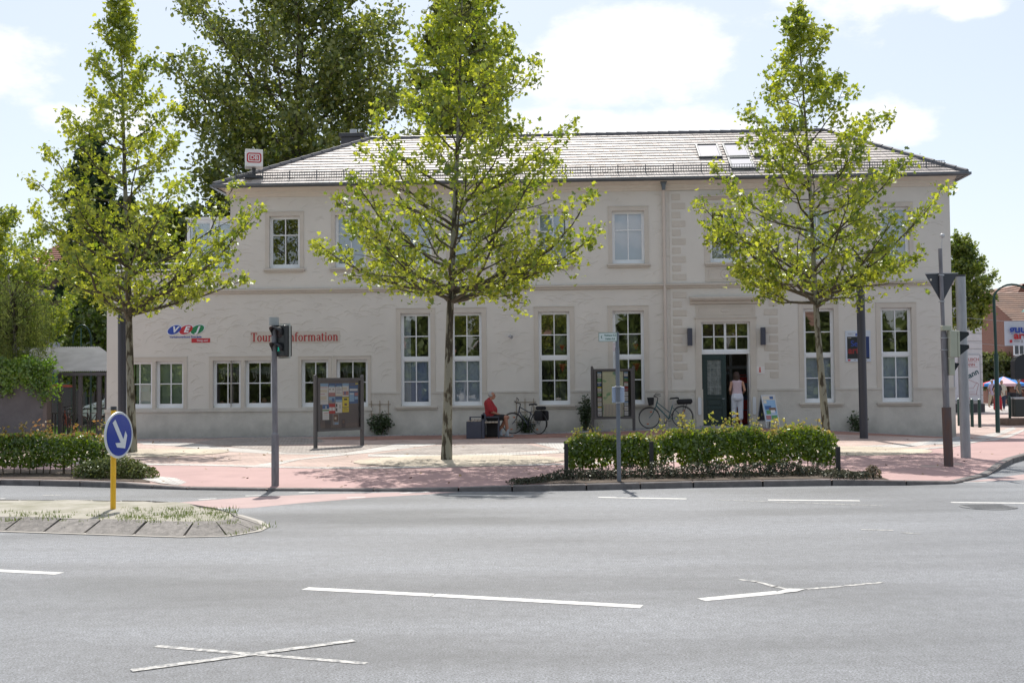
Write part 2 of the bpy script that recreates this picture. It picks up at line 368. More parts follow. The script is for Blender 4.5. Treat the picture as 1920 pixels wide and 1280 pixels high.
def splash(m, lo, hi, k):   # splash dirt along the foot of the wall, ragged edge
    n = m.node_tree.nodes; L = m.node_tree.links; b = n['Principled BSDF']; src = b.inputs['Base Color'].links[0].from_socket; c = n['Texture Coordinate']
    sx = n.new('ShaderNodeSeparateXYZ'); L.new(c.outputs['Object'], sx.inputs[0]); x = n.new('ShaderNodeTexNoise'); x.inputs['Scale'].default_value = 2.3; x.inputs['Detail'].default_value = 9; x.inputs['Roughness'].default_value = .7; L.new(c.outputs['Object'], x.inputs[0])
    a = n.new('ShaderNodeMath'); a.operation = 'MULTIPLY_ADD'; a.inputs[1].default_value = -.9; L.new(x.outputs['Fac'], a.inputs[0]); L.new(sx.outputs['Z'], a.inputs[2])
    r = n.new('ShaderNodeMapRange'); r.inputs[1].default_value = lo; r.inputs[2].default_value = hi; r.inputs[3].default_value = k; r.inputs[4].default_value = 1; L.new(a.outputs[0], r.inputs[0])
    mm = n.new('ShaderNodeMix'); mm.data_type = 'RGBA'; mm.blend_type = 'MULTIPLY'; mm.inputs[0].default_value = 1; L.new(src, mm.inputs[6]); L.new(r.outputs[0], mm.inputs[7]); L.new(mm.outputs[2], b.inputs['Base Color'])
splash(PLIN, -.42, .12, .70)

# ================================================================== GROUND
g = sheet('ground', [(-900, -300), (900, -300), (900, 1600), (-900, 1600)], -.30, mat('far_ground', (.30, .28, .26), .95, var=.2, vscale=.05), step=0, hf=None)
far_pts = KERB
road_poly = [(-70, -40), (70, -40), (70, 120), (62, 100)]+[(x, y) for x, y in reversed(KERB)]+[(-70, KERB[0][1]+.4)]
sheet('road', road_poly, 0, ASPH, step=0, hf=None)
pv = [(x, y) for x, y in KERB if x > -34]
pav_poly = [(-30, interp(-30, KERB))]+[p for p in KERB if -30 < p[0] < 30]+[(30, interp(30, KERB)), (30, 62), (-30, 62)]
PAVM = pavermat('pavement_brick', (.49, .37, .32), (.3, .24, .22), .2, .1, .22, .5)
sheet('pavement', pav_poly, 0, PAVM, step=.7)
sheet('street_beyond', [(12, 62), (60, 62), (60, 400), (10, 400)], -.02, pavermat('far_paving', (.45, .42, .39), (.3, .28, .27), .4, .4, .15, 0), step=0, hf=lambda x, y: .0)
sheet('yard', [(-80, 62), (12, 62), (12, 160), (-80, 160)], -.03, mat('yard_gravel', (.28, .26, .24), .95, var=.2, vscale=2), step=0, hf=lambda x, y: .0)
def pxs(name, pts, dz, m): return sheet(name, [tuple(gp(*p))[:2] for p in pts], dz, m, step=.7)
def band(name, top, bot, dz, m): return pxs(name, top+bot[::-1], dz, m)
# red asphalt cycle path along the kerb
def kb(x):  # pixel y of kerb inner line
    return interp(x, KPX)-interp(x, [(200, 12), (285, 10.5), (350, 5.2), (860, 5.2), (940, 9), (980, 12.2), (1560, 12), (1700, 8), (1780, 5), (1860, 5.5), (1895, 9)])
topy = [(-60, 868), (100, 869), (265, 872), (380, 873.5), (490, 876.5), (590, 879), (700, 879), (850, 876), (950, 874), (1056, 872), (1200, 868), (1400, 862), (1560, 856), (1600, 852), (1700, 846), (1790, 838), (1860, 826), (1925, 806), (2010, 784)]
botx = [-60, 60, 200, 285, 350, 500, 700, 860, 960, 1100, 1300, 1500, 1640, 1700, 1790, 1850, 1895]
band('cycle_path', topy, [(x, kb(x)-1) for x in botx]+[(1925, 850), (2010, 820)], .006, REDA)
# light strip edging the cycle path
band('edging_strip', [(x, y-3.2) for x, y in topy], [(x, y-.3) for x, y in topy], .0085, GRAN)
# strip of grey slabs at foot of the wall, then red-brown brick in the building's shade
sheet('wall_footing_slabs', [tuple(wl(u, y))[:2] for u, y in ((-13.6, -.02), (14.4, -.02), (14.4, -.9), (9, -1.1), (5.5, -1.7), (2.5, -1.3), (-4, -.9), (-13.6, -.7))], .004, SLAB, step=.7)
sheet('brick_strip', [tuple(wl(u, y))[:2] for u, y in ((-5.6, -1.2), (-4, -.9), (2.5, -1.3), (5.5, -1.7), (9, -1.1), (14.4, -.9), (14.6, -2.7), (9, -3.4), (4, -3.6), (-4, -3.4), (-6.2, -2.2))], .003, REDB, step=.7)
def ellipse(cx, cy, rx, ry, n=26): return [(cx+rx*math.cos(2*math.pi*i/n), cy+ry*math.sin(2*math.pi*i/n)) for i in range(n)]
sheet('cobble_oval', [tuple(p)[:2] for p in (gp(x, y) for x, y in ((366, 829), (400, 824), (480, 821), (560, 820.5), (600, 823), (610, 828), (570, 833), (480, 835.5), (400, 834.5)))], .0045, COBB, step=.7)
pxs('granite_curve', [(250, 827), (300, 827), (360, 830), (420, 838), (560, 846), (650, 845), (640, 852), (520, 851), (400, 845), (330, 836), (270, 833)], .003, GRAN)
pxs('granite_diagonal', [(745, 832), (830, 832), (700, 848), (560, 862), (500, 876.5), (455, 876), (520, 865), (640, 850)], .006, GRAN)
pxs('cobble_field_left', [(420, 836), (640, 836), (740, 832.5), (640, 849), (540, 849)], .0075, COBB)
pxs('cobble_field_middle', [(825, 834), (985, 832.5), (1040, 842), (860, 852.5), (700, 851)], .0045, COBB)
pxs('granite_band', [(690, 851.5), (850, 853), (1060, 843), (1300, 838), (1300, 841), (1060, 849), (850, 858), (690, 856)], .0075, GRAN)
pxs('granite_wedge', [(1000, 830), (1120, 829), (1110, 842), (1050, 843)], .006, GRAN)
pxs('granite_right', [(1560, 838), (1700, 832), (1800, 822), (1900, 800), (1905, 804), (1810, 828), (1700, 838), (1560, 843)], .003, GRAN)
pxs('slab_corner', [(1730, 832.5), (1800, 818), (1815, 818), (1825, 830), (1790, 833)], .0055, SLAB)
pxs('stone_apron', [(266, 899), (290, 893), (330, 897), (350, 905), (335, kb(335)-.5), (300, kb(300)-.5), (284, 903)], .014, GRAN)
TB = {'mid': (837, 862), 'left': (248, 848), 'right': (1552, 844)}
for nm, (x, y), ex in (('mid', TB['mid'], (2.3, 1.9)), ('left', TB['left'], (2.2, 1.9)), ('right', TB['right'], (2.0, 1.9))):
    b = gp(x, y); sheet('tree_patch', ellipse(b.x+.3, b.y-.3, *ex), .012, YELL, step=.7)
# kerb stones
def offs(line, d):
    out_ = []
    for i, p in enumerate(line):
        a = Vector((*line[max(i-1, 0)], 0)); b = Vector((*line[min(i+1, len(line)-1)], 0)); t = (b-a).normalized(); out_.append((p[0]-t.y*d, p[1]+t.x*d))
    return out_
fine = []
for (a, b) in zip(KERB, KERB[1:]):
    L_ = math.dist(a, b); k = max(1, round(L_/1.0))
    for i in range(k): fine.append((a[0]+(b[0]-a[0])*i/k, a[1]+(b[1]-a[1])*i/k))
fine = [p for p in fine if -32 < p[0] < 30]; inn = offs(fine, .14)
mb = MB()
for i in range(len(fine)-1):
    a, b, c, d = fine[i], fine[i+1], inn[i+1], inn[i]
    g_ = .012; lerp = lambda p, q, t: (p[0]+(q[0]-p[0])*t, p[1]+(q[1]-p[1])*t)
    a, b = lerp(a, b, g_), lerp(a, b, 1-g_); d, c = lerp(d, c, g_), lerp(d, c, 1-g_)
    h0 = kerb_h(fine[i][0])+.012; h1 = kerb_h(fine[i+1][0])+.012
    fa = lerp(a, d, .12); fb = lerp(b, c, .12)
    mb.add([(*a, -.05), (*b, -.05), (*c, -.05), (*d, -.05), (*a, max(.004, h0-.02)), (*b, max(.004, h1-.02)), (*fb, h1), (*fa, h0), (*c, h1), (*d, h0)],
           [(0, 1, 5, 4), (4, 5, 6, 7), (7, 6, 8, 9), (1, 2, 8, 6, 5), (0, 4, 7, 9, 3), (2, 3, 9, 8)])
mb.build('kerb', KERBM)['kind'] = 'structure'
# planting bed soil
pxs('bed_soil', [(952, kb(952)-.6), (1000, 901), (1056, 893), (1500, 884), (1575, 880), (1640, 890)]+[(x, kb(x)-.6) for x in (1668, 1560, 1430, 1300, 1200, 1100, 980)], .012, SOIL)
pxs('bed_soil_left', [(-100, 880), (150, 880), (240, 884), (268, 893)]+[(x, kb(x)-.6) for x in (282, 220, 150, 0, -100)], .012, SOIL)
# ---- road markings (real painted marks on the road)
def mark(pts, m=PAINT, dz=.005, name='road_marking'): return sheet(name, [gflat(*p) for p in pts], dz, m, step=0, hf=None)
def line_px(a, b, w, m=PAINT, dz=.005):   # constant width line between two ground points
    A = Vector((*gflat(*a), 0)); B = Vector((*gflat(*b), 0)); t = (B-A).normalized(); n_ = Vector((-t.y, t.x, 0))*w/2
    return sheet('road_marking', [(A+n_).to_tuple()[:2], (B+n_).to_tuple()[:2], (B-n_).to_tuple()[:2], (A-n_).to_tuple()[:2]], dz-.002, m, step=0, hf=None)
line_px((572, 1103), (811, 1115.4), .13); line_px((813.5, 1115.5), (1203, 1137), .13)
line_px((-200, 1060), (112, 1075), .13)
for a, b, w in (((842, 928), (997, 929.5), .13), ((1122, 932), (1287, 935), .14), ((1440, 937), (1612, 938.5), .14), ((1783, 941.5), (1960, 943.5), .14), ((1805, 903.5), (1850, 903.5), .1), ((1872, 902.5), (1925, 902), .1)):
    line_px(a, b, w)
for a, b, w in (((1340, 936.5), (1655, 948), .05), ((1615, 992.5), (1675, 994), .07), ((1690, 998), (1726, 1001), .04), ((750, 924.5), (805, 921.6), .13), ((80, 928.5), (116, 927.5), .1), ((650, 933), (685, 931.5), .1), ((408, 953.5), (428, 952.5), .1), ((372, 936.5), (405, 934.5), .1), ((460, 929.2), (500, 928.4), .1), ((560, 923.4), (590, 922.6), .1), ((0, 934.5), (10, 934.3), .1)):
    line_px(a, b, w, PAINT if a[0] < 1000 and a[0] != 80 else WORN)
line_px((246, 1257.5), (664, 1201), .075, WORN, .0075); line_px((292, 1211), (686, 1243.5), .06, WORN)
line_px((1315, 1124), (1462, 1110), .13); mark([(1455, 1110), (1480, 1103.5), (1510, 1104.5), (1495, 1109), (1465, 1112)], PAINT, .0055)
for a, b in (((1385, 1086), (1422, 1090.5)), ((1419, 1090), (1455, 1100)), ((1452, 1099), (1482, 1106)), ((1585, 1098), (1655, 1091.5)), ((1512, 1104), (1580, 1099))): line_px(a, b, .055, WORN)
mark([(296, 944.5), (400, 936.5), (480, 931), (600, 926), (790, 921.5), (860, 922), (800, 926.5), (700, 932), (560, 943), (470, 952), (420, 953), (340, 948)], mat('red_road_surface', (.40, .29, .275), .8, var=.12, vscale=2, detail=9), .0012, 'crossing_surface')
mark([(1790, 905.5), (1925, 888), (1925, 899), (1850, 901.5), (1800, 902.8)], MATS['red_road_surface'], .0012, 'crossing_surface')
FAINT = mat('faint_seam', (.27, .28, .285), .6, col2=(.17, .175, .18), vscale=3)
MH = mat('cast_iron', (.15, .155, .16), .7, .0, var=.3, vscale=30, bump=.6, bscale=60)
for cx, cy, r in ((1853, 950, .38),):
    p = gflat(cx, cy); mb = MB(); mb.prism(ellipse(p[0], p[1], r, r, 28), .001, .007, axis='z')
    for i in range(-3, 4) if cx > 1800 else (): mb.box(p[0]-r*.75, p[0]+r*.75, p[1]+i*r*.22-.012, p[1]+i*r*.22+.012, .007, .011)
    tag(mb.build('manhole_cover', MH), {1853: 'large round iron manhole cover by the right edge', 890: 'round iron cover in the middle of the roadway', 870: 'tiny iron valve cap beside the middle cover'}[cx], 'manhole cover')
# ---- traffic island
out_px = [(-500, 985), (-200, 992), (0, 997), (150, 1002), (340, 1008), (430, 1006), (490, 996), (507, 987), (492, 977), (455, 966), (400, 957), (320, 951), (200, 949), (0, 948), (-500, 946)]
outer = [gflat(*p) for p in out_px]
def inset(poly, d):
    k = len(poly); r = []
    for i in range(k):
        p0 = Vector(poly[i-1]); p = Vector(poly[i]); p1 = Vector(poly[(i+1) % k]); t0 = (p-p0).normalized(); t1 = (p1-p).normalized(); n_ = Vector((-(t0.y+t1.y), t0.x+t1.x)).normalized(); c = max(.5, n_.dot(Vector((-t1.y, t1.x)))); r.append(tuple(p+n_*d/c))
    return r
if sum(a[0]*b[1]-b[0]*a[1] for a, b in zip(outer, outer[1:]+outer[:1])) < 0: outer = outer[::-1]
margin = outer; kb0 = inset(outer, .075); kb1 = inset(outer, .42)
sheet('island_margin', margin, .008, mat('pale_mortar', (.42, .395, .355), .9, var=.15, vscale=8), step=0, hf=None)
mb = MB(); k = len(outer)
for i in range(k):
    j = (i+1) % k; a, b, c, d = Vector(kb0[i]), Vector(kb0[j]), Vector(kb1[j]), Vector(kb1[i]); L_ = (b-a).length; q = max(1, round(L_/.62))
    if L_ > 30: q = 30
    for s_ in range(q):
        t0, t1 = (s_+.03)/q, (s_+.97)/q
        A, B, C_, D = a.lerp(b, t0), a.lerp(b, t1), d.lerp(c, t1), d.lerp(c, t0); h = .138+random.Random(i*31+s_).uniform(-.006, .006)
        mb.add([(*A, .01), (*B, .01), (*C_, h), (*D, h), (*D, -.02), (*C_, -.02)], [(0, 1, 2, 3), (1, 5, 2), (0, 3, 4), (3, 4, 5, 2)])
tag(mb.build('island_kerb', mat('island_kerb_stone', (.25, .232, .212), .9, var=.35, vscale=14, bump=.6, bscale=50, island=.1, detail=9)), kind='structure')
isl_h = lambda x, y: .125+.03*mnoise.noise(Vector((x*1.3, y*1.3, 0)))+.015*mnoise.noise(Vector((x*5, y*5, 3)))
isl = sheet('island_soil', [p for p in inset(outer, .40)], 0, SAND, step=.25, hf=isl_h)
mark([(-300, 949), (0, 950), (180, 951), (230, 953), (120, 959), (0, 966), (-300, 970)], MATS['pale_mortar'], .003, 'gutter_strip') if False else None
rng = np.random.default_rng(5)
def grass(name, pts, h, m, rng, label):
    P = np.array(pts); K = len(P); a = rng.random(K)*6.28; lean = rng.normal(size=(K, 2))*.35*h; hh = h*(.5+rng.random(K)); w = .004+.004*rng.random(K)
    V = np.zeros((K, 3, 3)); V[:, 0] = P+np.stack([np.cos(a)*w, np.sin(a)*w, 0*w], 1); V[:, 1] = P-np.stack([np.cos(a)*w, np.sin(a)*w, 0*w], 1); V[:, 2] = P+np.concatenate([lean, hh[:, None]], 1)
    me = bpy.data.meshes.new(name); me.from_pydata(V.reshape(-1, 3).tolist(), [], [(3*i, 3*i+1, 3*i+2) for i in range(K)]); me.materials.append(m)
    o = bpy.data.objects.new(name, me); COL.objects.link(o); return tag(o, label, name.replace('_', ' '), kind='stuff')
gpts = []
def tufts(cx_cy_n, spread):
    for (x, y, n) in cx_cy_n:
        c = gflat(x, y, .13)
        for _ in range(n):
            px, py = c[0]+rng.normal()*spread, c[1]+rng.normal()*spread; gpts.append((px, py, isl_h(px, py)-.01))
for _ in range(260):
    x = rng.uniform(230, 440); y = rng.uniform(950, 979)-(max(0, x-380)*.0); 
    if rng.random() < .8: tufts([(x, y, 8)], .04)
for _ in range(60): tufts([(rng.uniform(-60, 240), rng.uniform(958, 976), 7)], .03)
tufts([(412, 972, 24), (430, 975, 24), (400, 968, 20), (30, 972, 22), (120, 970, 16), (90, 972, 16)], .06)
for x, y in ((500, 990), (497, 986), (478, 993), (440, 1001), (430, 1003), (455, 998)):
    c = gflat(x, y)
    for _ in range(16): gpts.append((c[0]+rng.normal()*.06, c[1]+rng.normal()*.06, .01))
grass('grass_tufts', gpts, .042, GRASSM, rng, 'short green weeds on the sandy traffic island')
gl = []
for _ in range(16000):
    x, y = rng.uniform(-22, -13.7), rng.uniform(42.5, 50); gl.append((x, y, terr(x, y)))
sheet('grass_strip', [(-22, 42.5), (-13.7, 42.5), (-13.7, 50), (-22, 50)], .02, mat('turf', (.10, .16, .04), .95, var=.4, vscale=5), step=.7)
grass('grass', gl, .13, leafmat('lawn_blades', (.10, .2, .03), (.18, .3, .05), .4, .03), rng, 'bright grass strip behind the bicycle shelter')

# ================================================================== STATION BUILDING
ST = thing('station_building', 'long cream two storey station building with tiled hip roof and low wing', 'building', (0, YW, 0), -TH)
U0, U1, UWING = -9.30, 14.15, -13.45
ZE = 8.10
small = [(-12.85, -11.92), (-11.80, -10.87), (-9.89, -8.96), (-8.81, -7.90), (-6.94, -6.05), (-5.78, -4.74)]
tall = [(-3.65, -2.67), (-1.98, -.99), (.87, 1.88), (3.28, 4.29), (9.42, 10.39), (11.88, 12.86)]
upper = [(-8.0, -6.98), (-5.81, -4.78), (-3.62, -2.60), (-2.0, -.98), (.86, 1.88), (3.30, 4.35), (6.46, 7.42), (9.45, 10.42), (11.92, 12.84)]
DOOR = (6.14, 7.70, .30, 3.70)
holes = [(a, b, 1.07, 2.61) for a, b in small]+[(a, b, 1.07, 4.10) for a, b in tall]+[(a, b, 5.64, 7.36) for a, b in upper]+[DOOR]
def wall_grid(mb, x0, x1, z0, z1, holes, y, depth, mi=0):
    hs = [(max(a, x0), min(b, x1), max(c, z0), min(d, z1)) for a, b, c, d in holes if b > x0 and a < x1 and d > z0 and c < z1]
    xs = sorted({x0, x1} | {v for h in hs for v in h[:2]}); zs = sorted({z0, z1} | {v for h in hs for v in h[2:]})
    for i in range(len(xs)-1):
        for j in range(len(zs)-1):
            cx, cz = (xs[i]+xs[i+1])/2, (zs[j]+zs[j+1])/2
            if any(a < cx < b and c < cz < d for a, b, c, d in hs): continue
            mb.add([(xs[i], y, zs[j]), (xs[i+1], y, zs[j]), (xs[i+1], y, zs[j+1]), (xs[i], y, zs[j+1])], [(0, 1, 2, 3)], mi)
    for a, b, c, d in hs:
        for e, f in (((a, c), (a, d)), ((a, d), (b, d)), ((b, d), (b, c)), ((b, c), (a, c))):
            if e[1] == f[1] and e[1] in (z0, z1): continue
            mb.add([(e[0], y, e[1]), (f[0], y, f[1]), (f[0], y+depth, f[1]), (e[0], y+depth, e[1])], [(0, 1, 2, 3)], mi)
mb = MB(); wall_grid(mb, U0, U1, -.6, ZE, holes, 0, .30)
BD = 7.6
mb.add([(U1, 0, -.6), (U1, BD, -.6), (U1, BD, ZE), (U1, 0, ZE)], [(0, 1, 2, 3)]).add([(U0, BD, -.6), (U1, BD, -.6), (U1, BD, ZE), (U0, BD, ZE)], [(0, 1, 2, 3)]).add([(U0, 0, -.6), (U0, BD, -.6), (U0, BD, ZE), (U0, 0, ZE)], [(0, 1, 2, 3)])
mb.build('wall', WALL, ST, fix=False)
mb = MB(); wall_grid(mb, UWING, U0, -.6, 5.50, holes, 0, .30)
mb.add([(UWING, 0, -.6), (UWING, 9, -.6), (UWING, 9, 5.5), (UWING, 0, 5.5)], [(0, 1, 2, 3)]).add([(UWING, 9, -.6), (U0, 9, -.6), (U0, 9, 5.5), (UWING, 9, 5.5)], [(0, 1, 2, 3)]).add([(UWING, 0.3, 5.2), (U0, 0.3, 5.2), (U0, 9, 5.2), (UWING, 9, 5.2)], [(0, 1, 2, 3)])
tag(mb.build('wing_wall', WALL, ST, fix=False), 'low left wing with roof terrace')
# trowelled arcs in the plaster
rr = random.Random(3); mb = MB()
def inhole(u, z, pad=.16): return any(a-pad < u < b+pad and c-pad < z < d+pad for a, b, c, d in holes)
for _ in range(2900):
    u = rr.uniform(UWING+.2, U1-.2); z = rr.uniform(1.1, 7.95)
    if u < U0 and z > 5.4: continue
    if (u > -4.7 and z < 1.75) or abs(z-4.88) < .16 or (5.15 < u < 8.75 and (z > 2 or 5.6 < u < 8.3) and not (5.75 < u < 5.95 or 5.9<u<8.1 and 4.6<z<4.8)): continue
    if z > 5 and rr.random() < .25: continue
    r = rr.uniform(.12, .42); a0 = rr.uniform(30, 110); span = rr.uniform(35, 95); n_ = 6; w = rr.uniform(.006, .013); ps = []
    ok = True
    for i in range(n_+1):
        a = rad(a0+span*i/n_); pu, pz = u+r*1.15*math.cos(a), z+r*.8*math.sin(a)
        if inhole(pu, pz, .19) or pz > 7.95 or pu < UWING+.1 or pu > U1-.1 or abs(pz-4.88) < .13: ok = False; break
        ps.append((pu, pz, w*math.sin(math.pi*(i+.35)/(n_+.7))))
    if not ok: continue
    k = len(mb.v)
    for pu, pz, ww in ps: mb.v += [(pu, -.001, pz+ww), (pu, -.0065, pz), (pu, -.001, pz-ww)]
    for i in range(n_):
        b = k+3*i; mb.f += [(b, b+1, b+4, b+3), (b+1, b+2, b+5, b+4)]; mb.m += [0, 0]
mb.build('plaster_relief', WALLR, ST, fix=False)
# plinth
mb = MB(); wall_grid(mb, -4.62, U1+.03, -.6, 1.50, holes, -.035, .05); mb.add([(U1+.03, -.035, -.6), (U1+.03, BD, -.6), (U1+.03, BD, 1.5), (U1+.03, -.035, 1.5)], [(0, 1, 2, 3)])
mb.add([(U1+.03, -.035, 1.5), (U1+.03, BD, 1.5), (U1, BD, 1.5), (U1, -.035, 1.5)], [(0, 1, 2, 3)])
wall_grid(mb, UWING-.03, -4.62, -.6, .96, [], -.035, .05)
mb.add([(-4.62, -.035, .96), (-4.62, -.035, 1.5), (-4.62, 0, 1.5), (-4.62, 0, .96)], [(0, 1, 2, 3)])
mb.build('plinth', PLIN, ST, fix=False)
mb = MB()
def segs(x0, x1, hs):
    cur = x0; r = []
    for a, b in sorted(hs):
        if a > cur: r.append((cur, a))
        cur = max(cur, b)
    if cur < x1: r.append((cur, x1))
    return r
for a, b in segs(-4.62, U1+.045, [(x-.01, y+.01) for x, y in tall]+[(DOOR[0]-.22, DOOR[1]+.22)]):
    MB().box(a, b, -.055, 0.0, 1.47, 1.53).build('plinth_ledge', PLIN, ST)
MB().box(UWING-.05, -4.60, -.075, 0, .93, 1.035).build('plinth_ledge', PLIN, ST)
# string course between the floors (stops at the downpipe), cornice, wing coping
mb = MB()
for a, b, y in ((UWING+.95, 4.94, 0), (5.02, U1+.05, 0)):
    yy = -.02 if a > 5 else 0
    mb.prism([(yy-.0, 4.80), (yy-.06, 4.82), (yy-.07, 4.87), (yy-.12, 4.89), (yy-.13, 4.945), (yy-.02, 4.975), (.02, 4.975), (.02, 4.80)], a, b, axis='x')
mb.build('string_course', TRIM, ST)
mb = MB(); e = .42
mb.prism([(.0, 8.00), (-.04, 8.0), (-.06, 8.05), (-.12, 8.10), (-.13, 8.17), (-.24, 8.22), (-.32, 8.27), (-.32, 8.315), (.0, 8.315)], U0-.1, U1+.14, axis='x')
mb.box(U1+.0, U1+.14, 0, BD, 8.0, 8.3); mb.box(U0-.12, U0, 0, BD, 8.0, 8.3)
mb.build('cornice', CORN, ST)
mb = MB(); mb.box(UWING-.06, U0-.001, -.06, .34, 5.47, 5.53); mb.build('coping', CORN, ST)
# risalit with quoins
mb = MB(); wall_grid(mb, 5.16, 8.68, 1.53, 7.98, holes, -.022, .03)
for a in (5.16, 8.68): mb.add([(a, -.022, 1.53), (a, -.022, 7.98), (a, 0, 7.98), (a, 0, 1.53)], [(0, 1, 2, 3)])
mb.build('risalit', WALL, ST, fix=False)
mb = MB()
for j in range(21):
    z = 7.88-j*.29
    if z-.2 < 1.7: break
    if abs(z-.1-4.88) < .2: continue
    wide = j % 2; w = .44 if wide else .28
    h = .20
    for q0 in (5.24, 8.60-w): MB().bbox(q0, q0+w, -.036, -.021, z-h, z, .005).build('quoin', TRIM, ST)
# ---- windows
rw = random.Random(8)
def ring(mb, u0, u1, z0, z1, w, y0, y1, mi=0, wb=None):
    wb = w if wb is None else wb
    mb.box(u0, u0+w, y0, y1, z0, z1, mi); mb.box(u1-w, u1, y0, y1, z0, z1, mi); mb.box(u0+w, u1-w, y0, y1, z1-w, z1, mi); mb.box(u0+w, u1-w, y0, y1, z0, z0+wb, mi)
BLIND = mat('blue_grey_blind', (.44, .51, .62), .8, var=.08, vscale=2); CURT = mat('sheer_curtain', (.6, .66, .74), .9, var=.15, vscale=5, stretch=(6, 1, .3)); GREENB = mat('green_board', (.25, .5, .15), .7); ORANGE = mat('patterned_curtain', (.28, .12, .05), .9, col2=(.12, .04, .03), vscale=9)
def window(u0, u1, z0, z1, rows, transom=None, inside='dark', label=None):
    y = .13; mb = MB()
    ring(mb, u0, u1, z0, z1, .055, y, y+.07, 0, .10)
    mb.box(u0+.02, u1-.02, y-.035, y, z0, z0+.045)     # weather board
    units = [(z0+.10, z1-.055)] if not transom else [(z0+.10, transom-.05), (transom+.05, z1-.055)]
    if transom: mb.box(u0+.055, u1-.055, y-.01, y+.07, transom-.05, transom+.05)
    pan = MB()
    for (a, b) in units:
        ring(mb, u0+.055, u1-.055, a, b, .035, y+.006, y+.062)
        c = (u0+u1)/2; mb.box(c-.016, c+.016, y+.012, y+.056, a+.035, b-.035)
        for r in rows:
            zz = a+(b-a)*r; mb.box(u0+.09, c-.016, y+.014, y+.054, zz-.016, zz+.016); mb.box(c+.016, u1-.09, y+.014, y+.054, zz-.016, zz+.016)
        cuts = [a+.035]+[a+(b-a)*r for r in rows]+[b-.035]
        for (p, q) in zip(cuts, cuts[1:]):
            for (s, t) in ((u0+.085, c), (c, u1-.085)):
                tl = rw.uniform(-.004, .004); pan.add([(s, y+.034+tl, p), (t, y+.034-tl*.5, p), (t, y+.034-tl, q), (s, y+.034+tl*.6, q)], [(0, 1, 2, 3)])
    w = mb.build('window', WHITE, ST)
    if label: w['label'] = label
    pan.build('pane', GLASS, w, fix=False)
    def blind(a, b, zz0, zz1, m, yy=.26, nm='blind'): k = MB(); k.box(a, b, yy, yy+.01, zz0, zz1); k.build(nm, m, w)
    if inside == 'blind': blind(u0+.03, u1-.03, z0+.05, z1-.03, BLIND)
    if inside == 'blind_half': blind(u0+.03, u1-.03, z1-.8, z1-.03, BLIND)
    if inside == 'curtain': blind(u0+.03, u0+.30, z0+.05, z1-.03, CURT, .27, 'curtain'); blind(u0+.30, u1-.03, z0+.05, z0+1.5, mat('blue_panel', (.36, .44, .66), .8), .30, 'panel')
    if inside == 'panel': blind(u0+.03, u1-.03, z0+.05, z0+.55, mat('pale_panel', (.58, .66, .78), .8), .30, 'panel')
    if inside == 'panel_r': blind(u0+.03, u1-.03, z0+.05, z0+1.45, mat('pale_panel', (.58, .66, .78), .8), .30, 'panel')
    if inside == 'green': blind(u0+.03, u1-.03, z0+.05, z1-.03, mat('green_grey_blind', (.34, .44, .33), .8), .27)
    if inside == 'greenboard': blind(u0+.03, u0+.25, z0+.05, z1-.03, GREENB, .25, 'board'); blind(u0+.3, u1-.03, z0+.05, z1-.03, MATS['green_grey_blind'] if 'green_grey_blind' in MATS else mat('green_grey_blind', (.34, .44, .33), .8), .28)
    if inside == 'orange': blind(u0+.03, u1-.03, z0+.6, z1-.03, ORANGE, .26, 'curtain'); blind(u0+.03, u1-.03, z0+.12, z0+.6, mat('net_curtain', (.5, .53, .57), .9, var=.3, vscale=9), .28, 'curtain')
    if inside == 'deco':
        k = MB()   # fishing net swag, starfish and driftwood shapes hung in the window
        for i in range(2):
            x = u0+.18+i*.45; pts = [(x+t*.1, .28, z1-.35-.25*math.sin(t*3.1)) for t in (0, .25, .5, .75, 1, 1.25)]
            k.tube(pts, .012, 5); k.tube([(x+.12, .27, z1-.35), (x+.14, .27, z1-.62), (x+.02+.1*i, .27, z1-.74)], [.01, .012, .03], 6)
        k.ell((u0+.5, .29, z1-.33), (.42, .01, .13), 14, 6, 1)
        k.ell((u0+.55+rw.uniform(-.1, .1), .30, z0+.22), (.13, .05, .09), 9, 6, 2); k.ell((u0+.22, .30, z0+.16), (.08, .05, .06), 8, 5, 2)
        if label and 'flag' in label or rw.random() < .6:
            k.ell((u1-.28, .29, z0+.78), (.17, .03, .09), 10, 6, 3); k.ell((u1-.27, .285, z0+.68), (.15, .03, .05), 10, 6, 4)
        k.build('window_display', [mat('bleached_rope', (.55, .55, .52), .9), mat('net_cloth', (.22, .25, .24), .9, var=.3, vscale=20), mat('seashell', (.38, .24, .17), .7, var=.3, vscale=20), mat('yellow_cloth', (.5, .34, .05), .8), mat('blue_cloth', (.03, .06, .3), .8)], w)
    if inside == 'shop':
        k = MB(); k.box(u0+.5, u0+.86, .9, .95, z0+1.7, z0+2.3, 0); k.box(u0+.5, u0+.86, .9, .95, z0+.1, z0+.7, 0); k.box(u0+.32, u0+.36, .7, .74, z0-.2, z0+1.1, 1); k.box(u0+.62, u0+.66, .7, .74, z0-.2, z0+1.1, 1)
        k.add([(u1-.34, .22, z0+1.95), (u1-.16, .22, z0+1.95), (u1-.25, .22, z0+1.75)], [(0, 1, 2)], 2); k.add([(u1-.36, .22, z0+1.33), (u1-.12, .22, z0+1.33), (u1-.24, .22, z0+1.05)], [(0, 1, 2)], 2)
        k.box(u0+.1, u1-.1, 1.2, 1.3, z0+1.63, z0+1.66, 3)
        k.build('shop_display', [mat('pale_panel2', (.30, .33, .30), .9), BLACK, mat('red_pennant', (.35, .05, .03), .8), mat('bright_rail', (.6, .58, .5), .5)], w)
    return w
ins = ['greenboard', 'green', 'deco', 'deco', 'deco', 'deco']
for (a, b), i in zip(small, ins): window(a, b, 1.07, 2.61, [.5], None, i)
